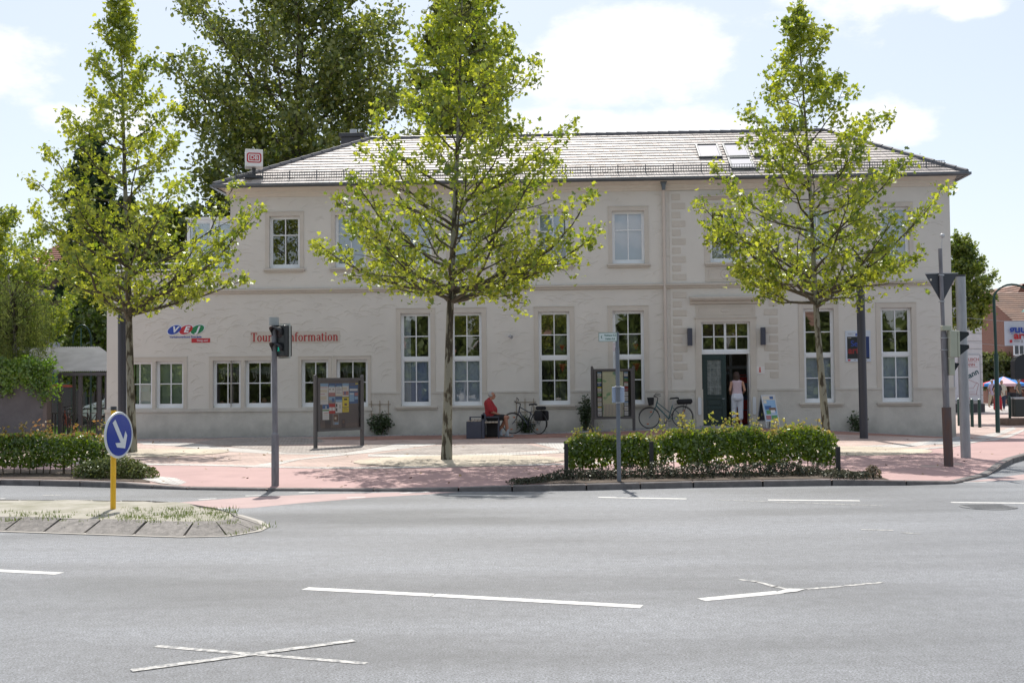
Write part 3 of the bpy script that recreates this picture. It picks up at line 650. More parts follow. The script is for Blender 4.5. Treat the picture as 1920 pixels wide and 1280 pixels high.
ins = ['curtain', 'panel_r', 'shop', 'shop', 'panel_r', 'panel_r']
for (a, b), i in zip(tall, ins): window(a, b, 1.07, 4.10, [.5], 2.60, i)
ins = ['dark', 'blind', 'blind', 'blind', 'blind_half', 'blind', 'orange', 'green', 'blind']
for (a, b), i in zip(upper, ins): window(a, b, 5.64, 7.36, [.64], None, i)
# surrounds and sills
def surround(u0, u1, z0, z1, w=.13, y=-.024, top=True, y1=0):
    mb = MB(); mb.box(u0-w, u0, y, y1, z0, z1+w); mb.box(u1, u1+w, y, y1, z0, z1+w); mb.box(u0, u1, y, y1, z1, z1+w)
    mb.box(u0-w-.012, u1+w+.012, y-.012, y1, z1+w, z1+w+.022)
    return mb.build('window_surround', TRIM, ST)
def sill(u0, u1, z, y=-.10):
    mb = MB(); mb.bbox(u0, u1, y, .0, z, z+.06, .008); mb.bbox(u0+.02, u1-.02, y+.035, .0, z-.05, z, .006); mb.build('sill', TRIM, ST)
for a, b in ((-12.85, -10.87), (-9.89, -7.90)):
    mb = MB(); mb.box(a-.12, a, -.022, 0, 1.036, 2.73); mb.box(b, b+.12, -.022, 0, 1.036, 2.73); mb.box(a, b, -.022, 0, 2.61, 2.73); mb.box((a+b)/2-.052, (a+b)/2+.052, -.022, 0, 1.036, 2.61)
    mb.box(a-.13, b+.13, -.034, 0, 2.73, 2.752); mb.build('window_surround', TRIM, ST)
for a, b in small[4:]: surround(a, b, 1.036, 2.61, .1)
for a, b in tall:
    surround(a, b, 1.53, 4.10, .15); sill(a-.17, b+.23 if a < 9 else b+.25, 1.0, -.12)
for i, (a, b) in enumerate(upper):
    ris = i == 6
    surround(a, b, 5.62, 7.36, .13 if not ris else .17, -.024 if not ris else -.05, y1=0 if not ris else -.022); sill(a-.18, b+.18, 5.56, -.11 if not ris else -.13)
# hoods above the risalit window and door, panels, door surround
mb = MB()
mb.prism([(-.0, 7.66), (-.07, 7.68), (-.12, 7.74), (-.17, 7.76), (-.17, 7.81), (0, 7.84)], 6.14, 7.80, axis='x')
mb.build('hood', TRIM, ST); mb = MB(); mb.prism([(-.0, 4.26), (-.08, 4.29), (-.1, 4.36), (-.2, 4.40), (-.24, 4.46), (-.24, 4.50), (0, 4.54)], 5.78, 8.10, axis='x')
mb.build('hood', TRIM, ST)
mb = MB()
mb.box(5.97, 7.88, -.04, -.02, 3.86, 4.26); ring(mb, 6.05, 7.80, 3.92, 4.20, .02, -.05, -.04); mb.ell((6.92, -.045, 4.06), (.16, .012, .06), 14, 5); 
mb.build('relief_panel', TRIM, ST); mb = MB(); mb.box(6.29, 7.60, -.04, -.02, 5.0, 5.5); ring(mb, 6.40, 7.49, 5.07, 5.44, .02, -.05, -.04); mb.torus((6.94, -.045, 5.255), .15, .012, 20, 5); mb.ell((6.94, -.045, 5.255), (.05, .015, .05), 10, 5)
mb.build('relief_panel', TRIM, ST)
mb = MB(); d0, d1, _, d3 = DOOR
for s0, s1 in ((d0-.19, d0), (d1, d1+.19)): mb.box(s0, s1, -.05, -.02, .0, d3+.12); mb.box(s0-.02, s1+.02, -.075, -.02, 0, 1.53); mb.bbox(s0+.045, s1-.045, -.092, -.075, .70, 1.28, .006)
mb.box(d0, d1, -.05, -.02, d3, d3+.12); mb.box(d0-.22, d1+.22, -.07, -.02, d3+.12, d3+.16)
mb.build('door_surround', TRIM, ST)
mb = MB()
for c in (d0-.095, d1+.095):
    mb = MB(); mb.prism([(c+.055*math.cos(a), (1.22 if a < math.pi else .76)+.055*math.sin(a)) for a in [2*math.pi*i/20 for i in range(20)]], -.10, -.0925)
    mb.build('oval_plaque', mat('white_enamel', (.66, .68, .72), .4), ST)
# door: transom light, closed leaf, opening with vestibule
mb = MB(); ring(mb, d0, d1, 2.76, 3.70, .06, .10, .18)
c = (d0+d1)/2; mb.box(c-.035, c+.035, .10, .17, 2.82, 3.64)
for x in ((d0+.06+c)/2, (c+d1-.06)/2): mb.box(x-.018, x+.018, .11, .16, 2.82, 3.64)
for a, b in ((d0+.06, c-.035), (c+.035, d1-.06)): mb.box(a, (a+b)/2-.018, .11, .16, 3.21, 3.245); mb.box((a+b)/2+.018, b, .11, .16, 3.21, 3.245)
mb.box(d0, d1, .06, .2, 2.66, 2.76)
w = mb.build('transom_window', WHITE, ST)
p = MB(); p.add([(d0+.05, .14, 2.8), (d1-.05, .142, 2.8), (d1-.05, .138, 3.65), (d0+.05, .141, 3.65)], [(0, 1, 2, 3)]); p.build('pane', GLASS, w, fix=False)
GREEND = mat('dark_green_door', (.012, .035, .038), .35, var=.15)
lx = d0+.79
mb = MB()
LB = .32
for a, b, z0, z1 in ((d0, lx, LB, LB+.12), (d0, lx, 2.50, 2.66), (d0, d0+.16, LB+.12, 2.50), (lx-.14, lx, LB+.12, 2.50), (d0+.16, lx-.14, 1.20, 1.32), (d0+.16, lx-.14, .88, .98)): mb.bbox(a+.001, b-.001, .08, .13, z0+.001, z1-.001, .004)
mb.bbox(d0+.16, lx-.14, .10, .125, .44, .88, .006); mb.bbox(d0+.20, lx-.18, .085, .10, .50, .82, .01); mb.bbox(d0+.16, lx-.14, .10, .125, .98, 1.20, .006); mb.bbox(d0+.2, lx-.18, .085, .1, 1.02, 1.16, .01)
ring(mb, d0+.15, lx-.13, 1.32, 2.50, .03, .07, .12)
dl = mb.build('door', GREEND, ST); dl['label'] = 'closed dark green panelled door leaf'
p = MB(); p.box(d0+.18, lx-.16, .10, .105, 1.35, 2.47); p.build('pane', mat('leaded_glass', (.07, .09, .09), .25, col2=(.22, .24, .24), vscale=7), dl)
p = MB(); a, b = d0+.18, lx-.16; cx, cz = (a+b)/2, 1.91
for zz in (1.6, 1.91, 2.22): p.box(a, b, .094, .1, zz-.006, zz+.006)
for xx in (a+.1, b-.1): p.box(xx-.006, xx+.006, .094, .1, 1.35, 2.47)
p.torus((cx, .095, cz), .09, .008, 20, 5); p.torus((cx, .095, cz), .04, .008, 16, 5); p.tube([(cx, .095, 1.4), (cx, .095, 2.42)], .006, 5); p.build('glazing_bar', mat('wrought_iron', (.25, .28, .28), .5, .5), dl)
p = MB(); p.tube([(lx-.06, .08, 1.22), (lx-.06, .03, 1.22), (lx-.15, .03, 1.22)], .01, 6); p.build('handle', GALV, dl)
# vestibule seen through the open half
mb = MB(); VY = 1.9
mb.box(lx+.02, lx+.10, VY, VY+.05, .3, 2.7, 0); mb.box(lx+.10, d1+.5, VY, VY+.05, 2.2, 2.3, 0); mb.box(lx+.36, lx+.45, VY, VY+.05, .3, 3, 0); mb.box(lx+.02, lx+.36, VY, VY+.05, 2.02, 2.1, 0)
mb.build('inner_door_frame', mat('inner_frame_grey', (.30, .32, .34), .6), ST)
mb = MB(); mb.box(lx+.46, d1+.2, 1.5, 1.55, .35, 1.15, 0); mb.box(lx+.46, d1+.2, 1.48, 1.52, 1.72, 1.92, 0); mb.box(lx+.46, d1+.2, 1.5, 1.56, 1.15, 1.3, 1); mb.box(lx+.46, d1+.2, 1.49, 1.56, 1.55, 1.72, 1); mb.box(lx+.46, d1+.2, 1.48, 1.5, .8, .83, 1); mb.box(lx+.46, d1+.2, 1.47, 1.52, 1.97, 2.0, 0)
mb.build('vending_cabinet', [mat('red_cabinet', (.40, .02, .02), .5), mat('dark_blue_panel', (.06, .09, .16), .5)], ST)
mb = MB(); mb.bbox(d0-.1, d1+.1, -.25, .5, .1, .36, .01); mb.build('doorstep', mat('doorstep_stone', (.27, .27, .27), .8, var=.15), ST)
mb = MB(); mb.box(d1-.04, d1, .08, .5, .33, 2.66); mb.build('door_jamb', WHITE, ST)
# interior shells so rooms are dark and closed
mb = MB()
for (a, b, z0, z1, dep) in ((UWING+.05, 5.6, -.5, 4.78, 3.4), (5.62, 8.3, -.5, 4.78, 3.4), (8.32, U1-.05, -.5, 4.78, 3.4), (U0+.05, U1-.05, 5.0, 8.0, 3.4)):
    V = [(a, .305, z0), (b, .305, z0), (b, dep, z0), (a, dep, z0), (a, .305, z1), (b, .305, z1), (b, dep, z1), (a, dep, z1)]
    mb.add(V, [(0, 1, 2, 3), (4, 5, 6, 7), (1, 2, 6, 5), (2, 3, 7, 6), (3, 0, 4, 7)])
mb.build('room_lining', ROOM, ST, fix=False)
# ---- roof
ZG = 8.33; RL, RR = U0-.42, U1+.42; YE = -.42; YR = 3.62; ZR = 10.62; RU0, RU1 = -5.22, 11.02; YB = BD+.42
NC = 17; rt = random.Random(11)
mb = MB()
for i in range(NC):
    t0, t1 = i/NC, (i+1)/NC; y0, y1 = YE+(YR-YE)*t0, YE+(YR-YE)*t1; z0, z1 = ZG+(ZR-ZG)*t0, ZG+(ZR-ZG)*t1
    a0, a1 = RL+(RU0-RL)*t0, RR+(RU1-RR)*t0; b0, b1 = RL+(RU0-RL)*t1, RR+(RU1-RR)*t1
    x = a0-(i % 2)*.1
    while x < a1:
        p0, p1 = max(x+.003, a0), min(x+.197, a1)
        if p1-p0 > .02:
            q0, q1 = max(p0, b0), min(p1, b1)
            if q1 <= q0: q0 = q1 = min(max((p0+p1)/2, b0), b1)
            h = .042+rt.uniform(-.004, .004); k = len(mb.v); mi = 1 if (1.2 < (p0+p1)/2 < 4.3 and 3 < i < 12 and rt.random() < .55*math.exp(-((p0-2.9)/1.2)**2)) or rt.random() < .03 else 0
            tilt = rt.uniform(-.0015, .0015)
            mb.v += [(p0, y0-.02, z0+h+tilt), (p1, y0-.02, z0+h-tilt), (q1, y1-.015, z1+.012), (q0, y1-.015, z1+.012), (p0, y0-.018, z0-.005), (p1, y0-.018, z0-.005)]
            mb.f += [(k, k+1, k+2, k+3), (k+4, k+5, k+1, k)]; mb.m += [mi, mi]
        x += .2
roof = mb.build('roof', [TILE, TILER], ST, fix=False)
mb = MB()
mb.add([(RL, YE, ZG-.01), (RR, YE, ZG-.01), (RU1, YR, ZR-.02), (RU0, YR, ZR-.02), (RL, YB, ZG-.01), (RR, YB, ZG-.01)], [(0, 1, 2, 3), (1, 5, 2), (5, 4, 3, 2), (4, 0, 3)])
mb.build('roof_slope', TILE, roof, fix=False)
mb = MB(); mb.add([(RL, YE, ZG-.015), (RR, YE, ZG-.015), (RR, YB, ZG-.015), (RL, YB, ZG-.015)], [(0, 1, 2, 3)]); mb.build('soffit', mat('soffit_board', (.42, .34, .27), .8), roof, fix=False)
mb = MB()
def ridge(a, b, n_, r=.10):
    a, b = Vector(a), Vector(b)
    for i in range(n_):
        p, q = a.lerp(b, i/n_), a.lerp(b, (i+1.08)/n_); mb.tube([p, q], [r*1.12, r*.92], 8)
ridge((RU0, YR, ZR+.01), (RU1, YR, ZR+.01), 44); ridge((RL, YE, ZG+.03), (RU0, YR, ZR+.01), 15); ridge((RR, YE, ZG+.03), (RU1, YR, ZR+.01), 14); ridge((RL, YB, ZG+.03), (RU0, YR, ZR+.01), 14); ridge((RR, YB, ZG+.03), (RU1, YR, ZR+.01), 14)
mb.build('ridge_tile', mat('dark_ridge_tile', (.10, .10, .11), .4, var=.2), roof, smooth=True)
# gutter + snow guard
mb = MB()
prof = [(YE-.11+.07*math.cos(a), ZG+.02+.08*math.sin(a)) for a in [math.pi+math.pi*i/8 for i in range(9)]]
prof = prof+[(p[0]*.98+(YE-.11)*.02, p[1]+.01) for p in prof[::-1]]
mb.prism(prof, RL-.02, RR+.02, axis='x'); mb.box(RL-.02, RR+.02, YE-.04, YE+.02, ZG-.07, ZG+.03)
mb.box(RR-.02, RR+.1, YE-.16, YB, ZG-.06, ZG+.02); mb.box(RL-.1, RL+.02, YE-.16, YB, ZG-.06, ZG+.02)
mb.add([(RR+.1, YE-.16, ZG-.04), (RR+.1, 1, ZG-.04), (U1+.14, 1, 8.0), (U1+.14, -.0, 8.0), (U1+.14, -.33, 8.28)], [(0, 1, 2, 3, 4)])
mb.build('gutter', ZINC, ST)
mb = MB(); yg = YE+.42; zg = ZG+(ZR-ZG)*(.42/(YR-YE))+.05
for k_ in (.02, .11, .20): mb.box(RL+.6, RR-.55, yg-.006, yg+.006, zg+k_, zg+k_+.016)
x = RL+.6
i = 0
while x < RR-.55:
    mb.box(x, x+.014, yg-.006, yg+.004, zg+.0, zg+.21)
    if i % 11 == 0: mb.box(x-.012, x+.02, yg-.02, yg+.02, zg-.06, zg+.24)
    x += .082; i += 1
mb.build('snow_guard', mat('galvanised_dark', (.11, .12, .13), .6, .2), roof)
# skylights
def slope(u, t): return Vector((u, YE+(YR-YE)*t, ZG+(ZR-ZG)*t))
nrm = Vector((0, -(ZR-ZG), (YR-YE))).normalized(); sl = Vector((0, YR-YE, ZR-ZG)).normalized()
def skylight(u0, u1, t0, t1, tilt=0):
    mb = MB(); L_ = (slope(0, t1)-slope(0, t0)).length; M = Matrix.Translation(slope(u0, t0)+nrm*.03) @ Matrix(((1, 0, 0), (0, sl.y, -sl.z), (0, sl.z, sl.y))).to_4x4() @ Matrix.Rotation(rad(tilt), 4, 'X')
    w = u1-u0
    for a, b, c, d in ((0, .07, 0, L_), (w-.07, w, 0, L_), (.07, w-.07, 0, .09), (.07, w-.07, L_-.07, L_)): mb.bbox(a, b, c, d, 0, .09, .01, M=M)
    o = mb.build('skylight', mat('skylight_frame', (.09, .10, .11), .4, .4), roof)
    p = MB(); p.add([M @ Vector(q) for q in ((.06, .08, .06), (w-.06, .08, .06), (w-.06, L_-.06, .06), (.06, L_-.06, .06))], [(0, 1, 2, 3)]); p.build('pane', glassmat('skylight_glass', .8, (.3, .35, .4)), o, fix=False)
skylight(6.28, 7.06, .38, .68); skylight(7.20, 8.0, .38, .68); skylight(7.20, 8.0, .12, .36); skylight(8.1, 8.9, .38, .68)
# chimney
mb = MB(); mb.bbox(-6.35, -5.55, 3.9, 4.6, 9.2, 10.86, .01, 0); mb.bbox(-6.42, -5.48, 3.83, 4.67, 10.80, 10.93, .01, 1); mb.tube([(-5.95, 4.2, 10.9), (-5.95, 4.2, 11.12)], .13, 12, 2)
mb.build('chimney', [mat('slate_cladding', (.06, .06, .07), .6, var=.2, vscale=12), DARKM, GALV], roof)
# downpipe
mb = MB(); mb.prism([(4.86, 8.26), (5.08, 8.26), (5.03, 8.12), (5.02, 7.98), (4.92, 7.98), (4.91, 8.12)], -.30, -.14, mi=1)
mb.tube([(4.97, -.22, 8.02), (4.97, -.15, 7.85), (4.98, -.08, 7.55), (4.98, -.08, .2)], .048, 12, 0)
for z in (7.3, 5.9, 4.88, 3.6, 2.3): mb.tube([(4.98, -.08, z), (4.98, -.08, z+.05)], .056, 12, 0)
mb.tube([(4.98, -.08, 1.62), (4.98, -.08, .2)], .056, 12, 0)
mb.build('downpipe', [mat('painted_downpipe', (.60, .53, .47), .6, var=.05), ZINC], ST, smooth=True)
# roof terrace: railing and conservatory
mb = MB(); zt = 5.53
RW = mat('white_metal', (.72, .74, .75), .45)
for z in (zt+.12, zt+.33): mb.tube([(UWING+.25, 2.6, z), (UWING+.25, .15, z), (U0+.02, .15, z)], .026, 6)
mb.tube([(UWING+.25, .15, zt+.33), (UWING+.9, .15, zt+.05)], .012, 6)
for u in (UWING+.25, UWING+1.4, UWING+2.7, U0-.15): mb.tube([(u, .15, zt-.05), (u, .15, zt+.34)], .014, 6)
mb.build('terrace_railing', RW, ST)
mb = MB(); a, b = -11.05, U0-.001; y0, y1 = .9, 3.6
for u in (a, a+.78, b-.1): mb.box(u, u+.1, y0, y0+.1, 5.2, 7.3)
mb.box(a, b, y0, y0+.1, 7.3, 7.42); mb.box(a, b, y0, y0+.1, 5.2, 5.35); mb.box(a, a+.1, y1-.1, y1, 5.2, 7.3); mb.box(a, a+.1, y0, y1, 7.3, 7.42); mb.box(a-.05, b, y0-.05, y1, 7.42, 7.5)
cs = mb.build('conservatory', WHITE, ST)
p = MB(); p.box(a+.1, b-.1, y0+.04, y0+.05, 5.35, 7.3); p.box(a+.04, a+.05, y0+.1, y1-.1, 5.35, 7.3); p.build('pane', GLASS, cs)
p = MB()
for i in range(16): p.tube([(a+.15+i*.045, y0+.25+.015*(i % 2), 5.3), (a+.15+i*.045, y0+.25+.015*(i % 2), 7.3)], .03, 6)
p.box(a+1.0, b-.1, y0+.3, y0+.32, 5.3, 7.3); p.build('curtain', mat('conservatory_curtain', (.45, .52, .56), .9), cs)
# ---- things fixed to the wall
def wt(name, label, cat, u, y, z, group=None):
    p = wl(u, y, z); return thing(name, label, cat, p, -TH, group)
for u, lb in ((5.755, 'dark oblong wall lamp left of the station entrance'), (8.10, 'dark oblong wall lamp right of the station entrance')):
    t = wt('wall_lamp', lb, 'wall lamp', u, -.022, 3.22, 'lamps beside the entrance')
    mb = MB(); mb.bbox(-.075, .075, -.19, -.04, -.28, .28, .01); mb.build('lamp_housing', mat('lamp_blue_grey', (.05, .055, .08), .45), t)
    mb = MB(); mb.box(-.05, .05, -.04, 0, -.1, .1); mb.build('bracket', DARKM, t)
    mb = MB(); mb.box(-.06, .06, -.175, -.055, -.285, -.278); mb.build('lens', mat('frosted_glass', (.6, .6, .6), .4), t)
t = wt('wall_spotlight', 'tiny metal spotlight on the wall between tall windows', 'spotlight', -.08, 0, 3.32)
mb = MB(); mb.tube([(0, 0, 0), (0, -.12, 0)], .018, 8); mb.build('arm', GALV, t); mb = MB(); mb.tube([(-.02, -.13, 0), (.09, -.2, -.05)], [.03, .06], 10); mb.build('lamp_head', GALV, t)
# info sign
t = wt('info_sign', 'small white sign with red letter i by the door', 'sign', 8.0, -.022, 2.15)
mb = MB(); mb.box(-.15, .15, -.015, 0, -.14, .10); mb.build('plate', mat('sign_white', (.7, .68, .66), .5), t)
mb = MB(); mb.box(-.022, .022, -.019, -.0155, -.07, .02); mb.box(-.04, .04, -.019, -.0155, -.085, -.07); mb.box(-.035, .0, -.0185, -.0155, .005, .02); mb.ell((0, -.017, .055), (.025, .003, .025), 10, 6); mb.build('letter', mat('sign_red', (.55, .03, .02), .5), t)
# transport association sign
t = wt('transport_sign', 'blue, red and green oval letter logo with small red strip on wall', 'sign', wp(348, 622)[0], 0, wp(348, 622)[1])
SB, SR, SG, SW = mat('logo_blue', (.02, .06, .36), .5), mat('logo_red', (.48, .02, .03), .5), mat('logo_green', (.01, .20, .07), .5), mat('logo_white', (.72, .75, .80), .5)
def tell(cx, cz, rx, rz, sh, n=28): return [(cx+rx*math.cos(2*math.pi*i/n)+sh*rz*math.sin(2*math.pi*i/n), cz+rz*math.sin(2*math.pi*i/n)) for i in range(n)]
for i, (cx, m) in enumerate(((-.37, SB), (.02, SR), (.40, SG))):
    mb = MB(); mb.prism(tell(cx, .07, .235, .178, .55), -.014-.004*(2-i), -.001); mb.build('logo_outline', SW, t)
    mb = MB(); mb.prism(tell(cx, .07, .208, .155, .55), -.020-.004*(2-i), -.0145-.004*(2-i)); mb.build('logo_oval', m, t)
    text("VEJ"[i], .27, SW, 'letter', t, T3(cx, -.034, .07) @ Matrix.Rotation(0, 4, 'Y'), .002, .012, 'CENTER', .35, 1.15)
text('Verkehrsverbund Ems-Jade', .098, SB, 'lettering', t, T3(0, -.004, -.17), .002, .002, 'CENTER', 0, 1.0)
mb = MB(); mb.box(.20, .82, -.012, 0, -.36, -.22); mb.build('strip', SR, t)
text('Steig ein!', .105, SW, 'lettering', t, T3(.57, -.016, -.29), .002, .0)
# serif wall lettering
def serif(body):
    mb = MB(); x = 0
    def V(x0, a, b, w=.15): mb.box(x0-w/2, x0+w/2, 0, .012, a, b)
    def H(a, b, z, w=.055): mb.box(a, b, 0, .012, z, z+w)
    def ser(x0, z, w=.17): H(x0-w, x0+w, z, .04)
    def arc(cx, cz, rx, rz, a0, a1, w=.145, wz=.05):
        n_ = 14; k = len(mb.v); P = []
        for i in range(n_+1):
            a = rad(a0+(a1-a0)*i/n_); P += [(cx+rx*math.cos(a), cz+rz*math.sin(a)), (cx+(rx-w)*math.cos(a), cz+(rz-wz)*math.sin(a))]
        mb.v += [(p[0], 0, p[1]) for p in P]+[(p[0], .012, p[1]) for p in P]; q = len(P)
        for i in range(n_):
            b = 2*i; mb.f += [(k+b, k+b+2, k+b+3, k+b+1), (k+b, k+b+q, k+b+q+2, k+b+2), (k+b+1, k+b+3, k+b+3+q, k+b+1+q)]; mb.m += [0]*3
    for ch in body:
        o = x
        if ch == 'T': V(o+.36, 0, 1); H(o+.02, o+.70, .95); H(o+.02, o+.06, .78, .2); H(o+.66, o+.70, .78, .2); ser(o+.36, 0); x += .70
        elif ch == 'I': V(o+.18, 0, 1, .16); ser(o+.18, 0); ser(o+.18, .96); x += .42
        elif ch == 'o': arc(o+.29, .34, .27, .36, 0, 360, .13, .05); x += .62
        elif ch == 'u': V(o+.13, .12, .68, .13); V(o+.46, 0, .68, .13); arc(o+.28, .2, .21, .22, 180, 320, .12, .07); ser(o+.07, .64, .07); ser(o+.4, .64, .07); ser(o+.5, 0, .1); x += .66
        elif ch == 'r': V(o+.14, 0, .68, .13); ser(o+.14, 0, .14); ser(o+.08, .64, .08); arc(o+.32, .5, .15, .2, 20, 170, .08, .1); x += .48
        elif ch == 'i': V(o+.14, 0, .68, .13); ser(o+.14, 0, .14); ser(o+.08, .64, .08); mb.ell((o+.14, .006, .88), (.085, .006, .085), 10, 6); x += .32
        elif ch == 's': arc(o+.2, .51, .17, .19, 40, 250, .09, .06); arc(o+.2, .18, .18, .2, 250, 430, .1, .06); arc(o+.2, .18, .18, .2, 200, 260, .1, .06); x += .44
        elif ch == 't': V(o+.15, .08, .88, .13); H(o+.02, o+.34, .63); arc(o+.27, .12, .18, .14, 190, 320, .12, .06); x += .40
        elif ch == 'n': V(o+.14, 0, .68, .13); V(o+.48, 0, .5, .13); arc(o+.31, .46, .235, .24, 0, 165, .13, .07); ser(o+.14, 0, .13); ser(o+.48, 0, .12); ser(o+.08, .64, .08); x += .66
        elif ch == 'm':
            V(o+.14, 0, .68, .13); ser(o+.14, 0, .12); ser(o+.08, .64, .08)
            for q in (0, .34): V(o+.48+q, 0, .5, .13); arc(o+.31+q, .46, .235, .24, 0, 165, .13, .07); ser(o+.48+q, 0, .11)
            x += 1.0
        elif ch == 'f': V(o+.15, 0, .82, .13); ser(o+.15, 0, .14); H(o+.02, o+.36, .63); arc(o+.29, .82, .2, .2, 40, 180, .12, .07); x += .40
        elif ch == 'a': V(o+.42, .05, .5, .13); arc(o+.26, .48, .22, .22, 0, 160, .12, .06); arc(o+.25, .19, .22, .2, 0, 360, .11, .05); ser(o+.47, 0, .07); x += .56
        else: x += .34
        x += .015
    return mb, x
mb, wtot = serif('Tourist Information')
u0_, z0_ = wp(471, 640); u1_, z1_ = wp(635, 639); sc = (u1_-u0_)/wtot
t = wt('wall_lettering', 'red serif lettering high on the cream wall', 'lettering', u0_, -.03, (z0_+z1_)/2)
mb.v = [(v[0]*sc, v[1], v[2]*.285) for v in mb.v]; mb.build('letter', mat('lettering_red', (.42, .015, .02), .5), t)
mb = MB(); mb.box(-.02, u1_-u0_+.04, .014, .028, -.05, .33); mb.build('backing_plate', mat('backing_plate', (.55, .50, .44), .5), t)
# station cube sign on the roof corner
p = wl(*[wp(480, 318, .0)[0], .45], 0); pc = at(476, 299, YW+.45)
t = thing('roof_cube_sign', 'white cube with red framed letters above the left roof corner', 'sign', (pc.x, pc.y, pc.z), rad(14))
mb = MB(); h = .285; mb.bbox(-h, h, -h, h, -h, h, .012); mb.build('cube', mat('cube_white', (.74, .74, .74), .4, var=.05), t)
mb = MB(); mb.tube([(0, 0, -h-.32), (0, 0, -h)], .06, 8); mb.bbox(-.3, .3, -.12, .12, -h-.36, -h-.27, .02); mb.build('post', DARKM, t)
def rrect(w, h_, r, n=6): return [(sx*(w-r)+r*math.cos(rad(a0+90*i/n)), sz*(h_-r)+r*math.sin(rad(a0+90*i/n))) for sx, sz, a0 in ((1, 1, 0), (-1, 1, 90), (-1, -1, 180), (1, -1, 270)) for i in range(n+1)]
for a in (0, 90):
    R = Matrix.Rotation(rad(a), 4, 'Z')
    mb = MB()
    o_, i_ = rrect(.235, .165, .08), rrect(.195, .127, .05); k = len(o_); vs = [R @ Vector((p[0], -h-.006, p[1])) for p in o_+i_]; mb.add(vs, [(i, (i+1) % k, (i+1) % k+k, i+k) for i in range(k)])
    mb.add([R @ Vector((p[0], -h-.006, p[1])) for p in rrect(.155, .09, .012)], [tuple(range(28))])
    mb.build('emblem_frame', SR, t, fix=False)
    text('DB', .185, mat('cube_white', (.74, .74, .74)), 'letter', t, R @ T3(0, -h-.009, -.0), .001, .004, sx=1.05)
# ================================================================== TREES
def barkmat():
    m = mat('plane_bark', (.30, .29, .24), .9); n = m.node_tree.nodes; L = m.node_tree.links; b = n['Principled BSDF']; c = n['Texture Coordinate']
    q = n.new('ShaderNodeMapping'); q.inputs['Scale'].default_value = (1.5, 1.5, .45); L.new(c.outputs['Object'], q.inputs[0])
    x = n.new('ShaderNodeTexNoise'); x.inputs['Scale'].default_value = 6.5; x.inputs['Detail'].default_value = 5; L.new(q.outputs[0], x.inputs[0])
    r = n.new('ShaderNodeValToRGB'); r.color_ramp.interpolation = 'CONSTANT'; e = r.color_ramp.elements; e[0].color = (.05, .043, .028, 1); e[1].position = .5; e[1].color = (.235, .23, .18, 1); e2 = e.new(.45); e2.color = (.12, .105, .07, 1)
    L.new(x.outputs['Fac'], r.inputs[0]); L.new(r.outputs[0], b.inputs['Base Color'])
    bp = n.new('ShaderNodeBump'); bp.inputs['Strength'].default_value = .4; bp.inputs['Distance'].default_value = .02; L.new(x.outputs['Fac'], bp.inputs['Height']); L.new(bp.outputs[0], b.inputs['Normal'])
    return m
PBARK = barkmat(); TWIG = mat('twig_bark', (.085, .075, .05), .9, var=.3, vscale=5)
DBARK = mat('dark_bark', (.05, .042, .03), .95, var=.3, vscale=6, bump=.6, stretch=(3, 3, .6))
PLEAF = leafmat('plane_leaf', (.105, .165, .022), (.38, .425, .058), .55, .06, (1.7, 1.6, .7))
def curve_pts(a, b, sag, n, rr, wob):
    ps = []
    d = b-a; side = Vector((rr.gauss(0, 1), rr.gauss(0, 1), rr.gauss(0, .5)))*wob*d.length
    for i in range(n+1):
        t = i/n; p = a+d*t; p = p+Vector((0, 0, -sag*d.length*math.sin(math.pi*t)))+side*math.sin(math.pi*t)*.5+Vector((rr.gauss(0, 1), rr.gauss(0, 1), rr.gauss(0, 1)))*wob*.18*d.length*(0 < i < n); ps.append(p)
    return ps
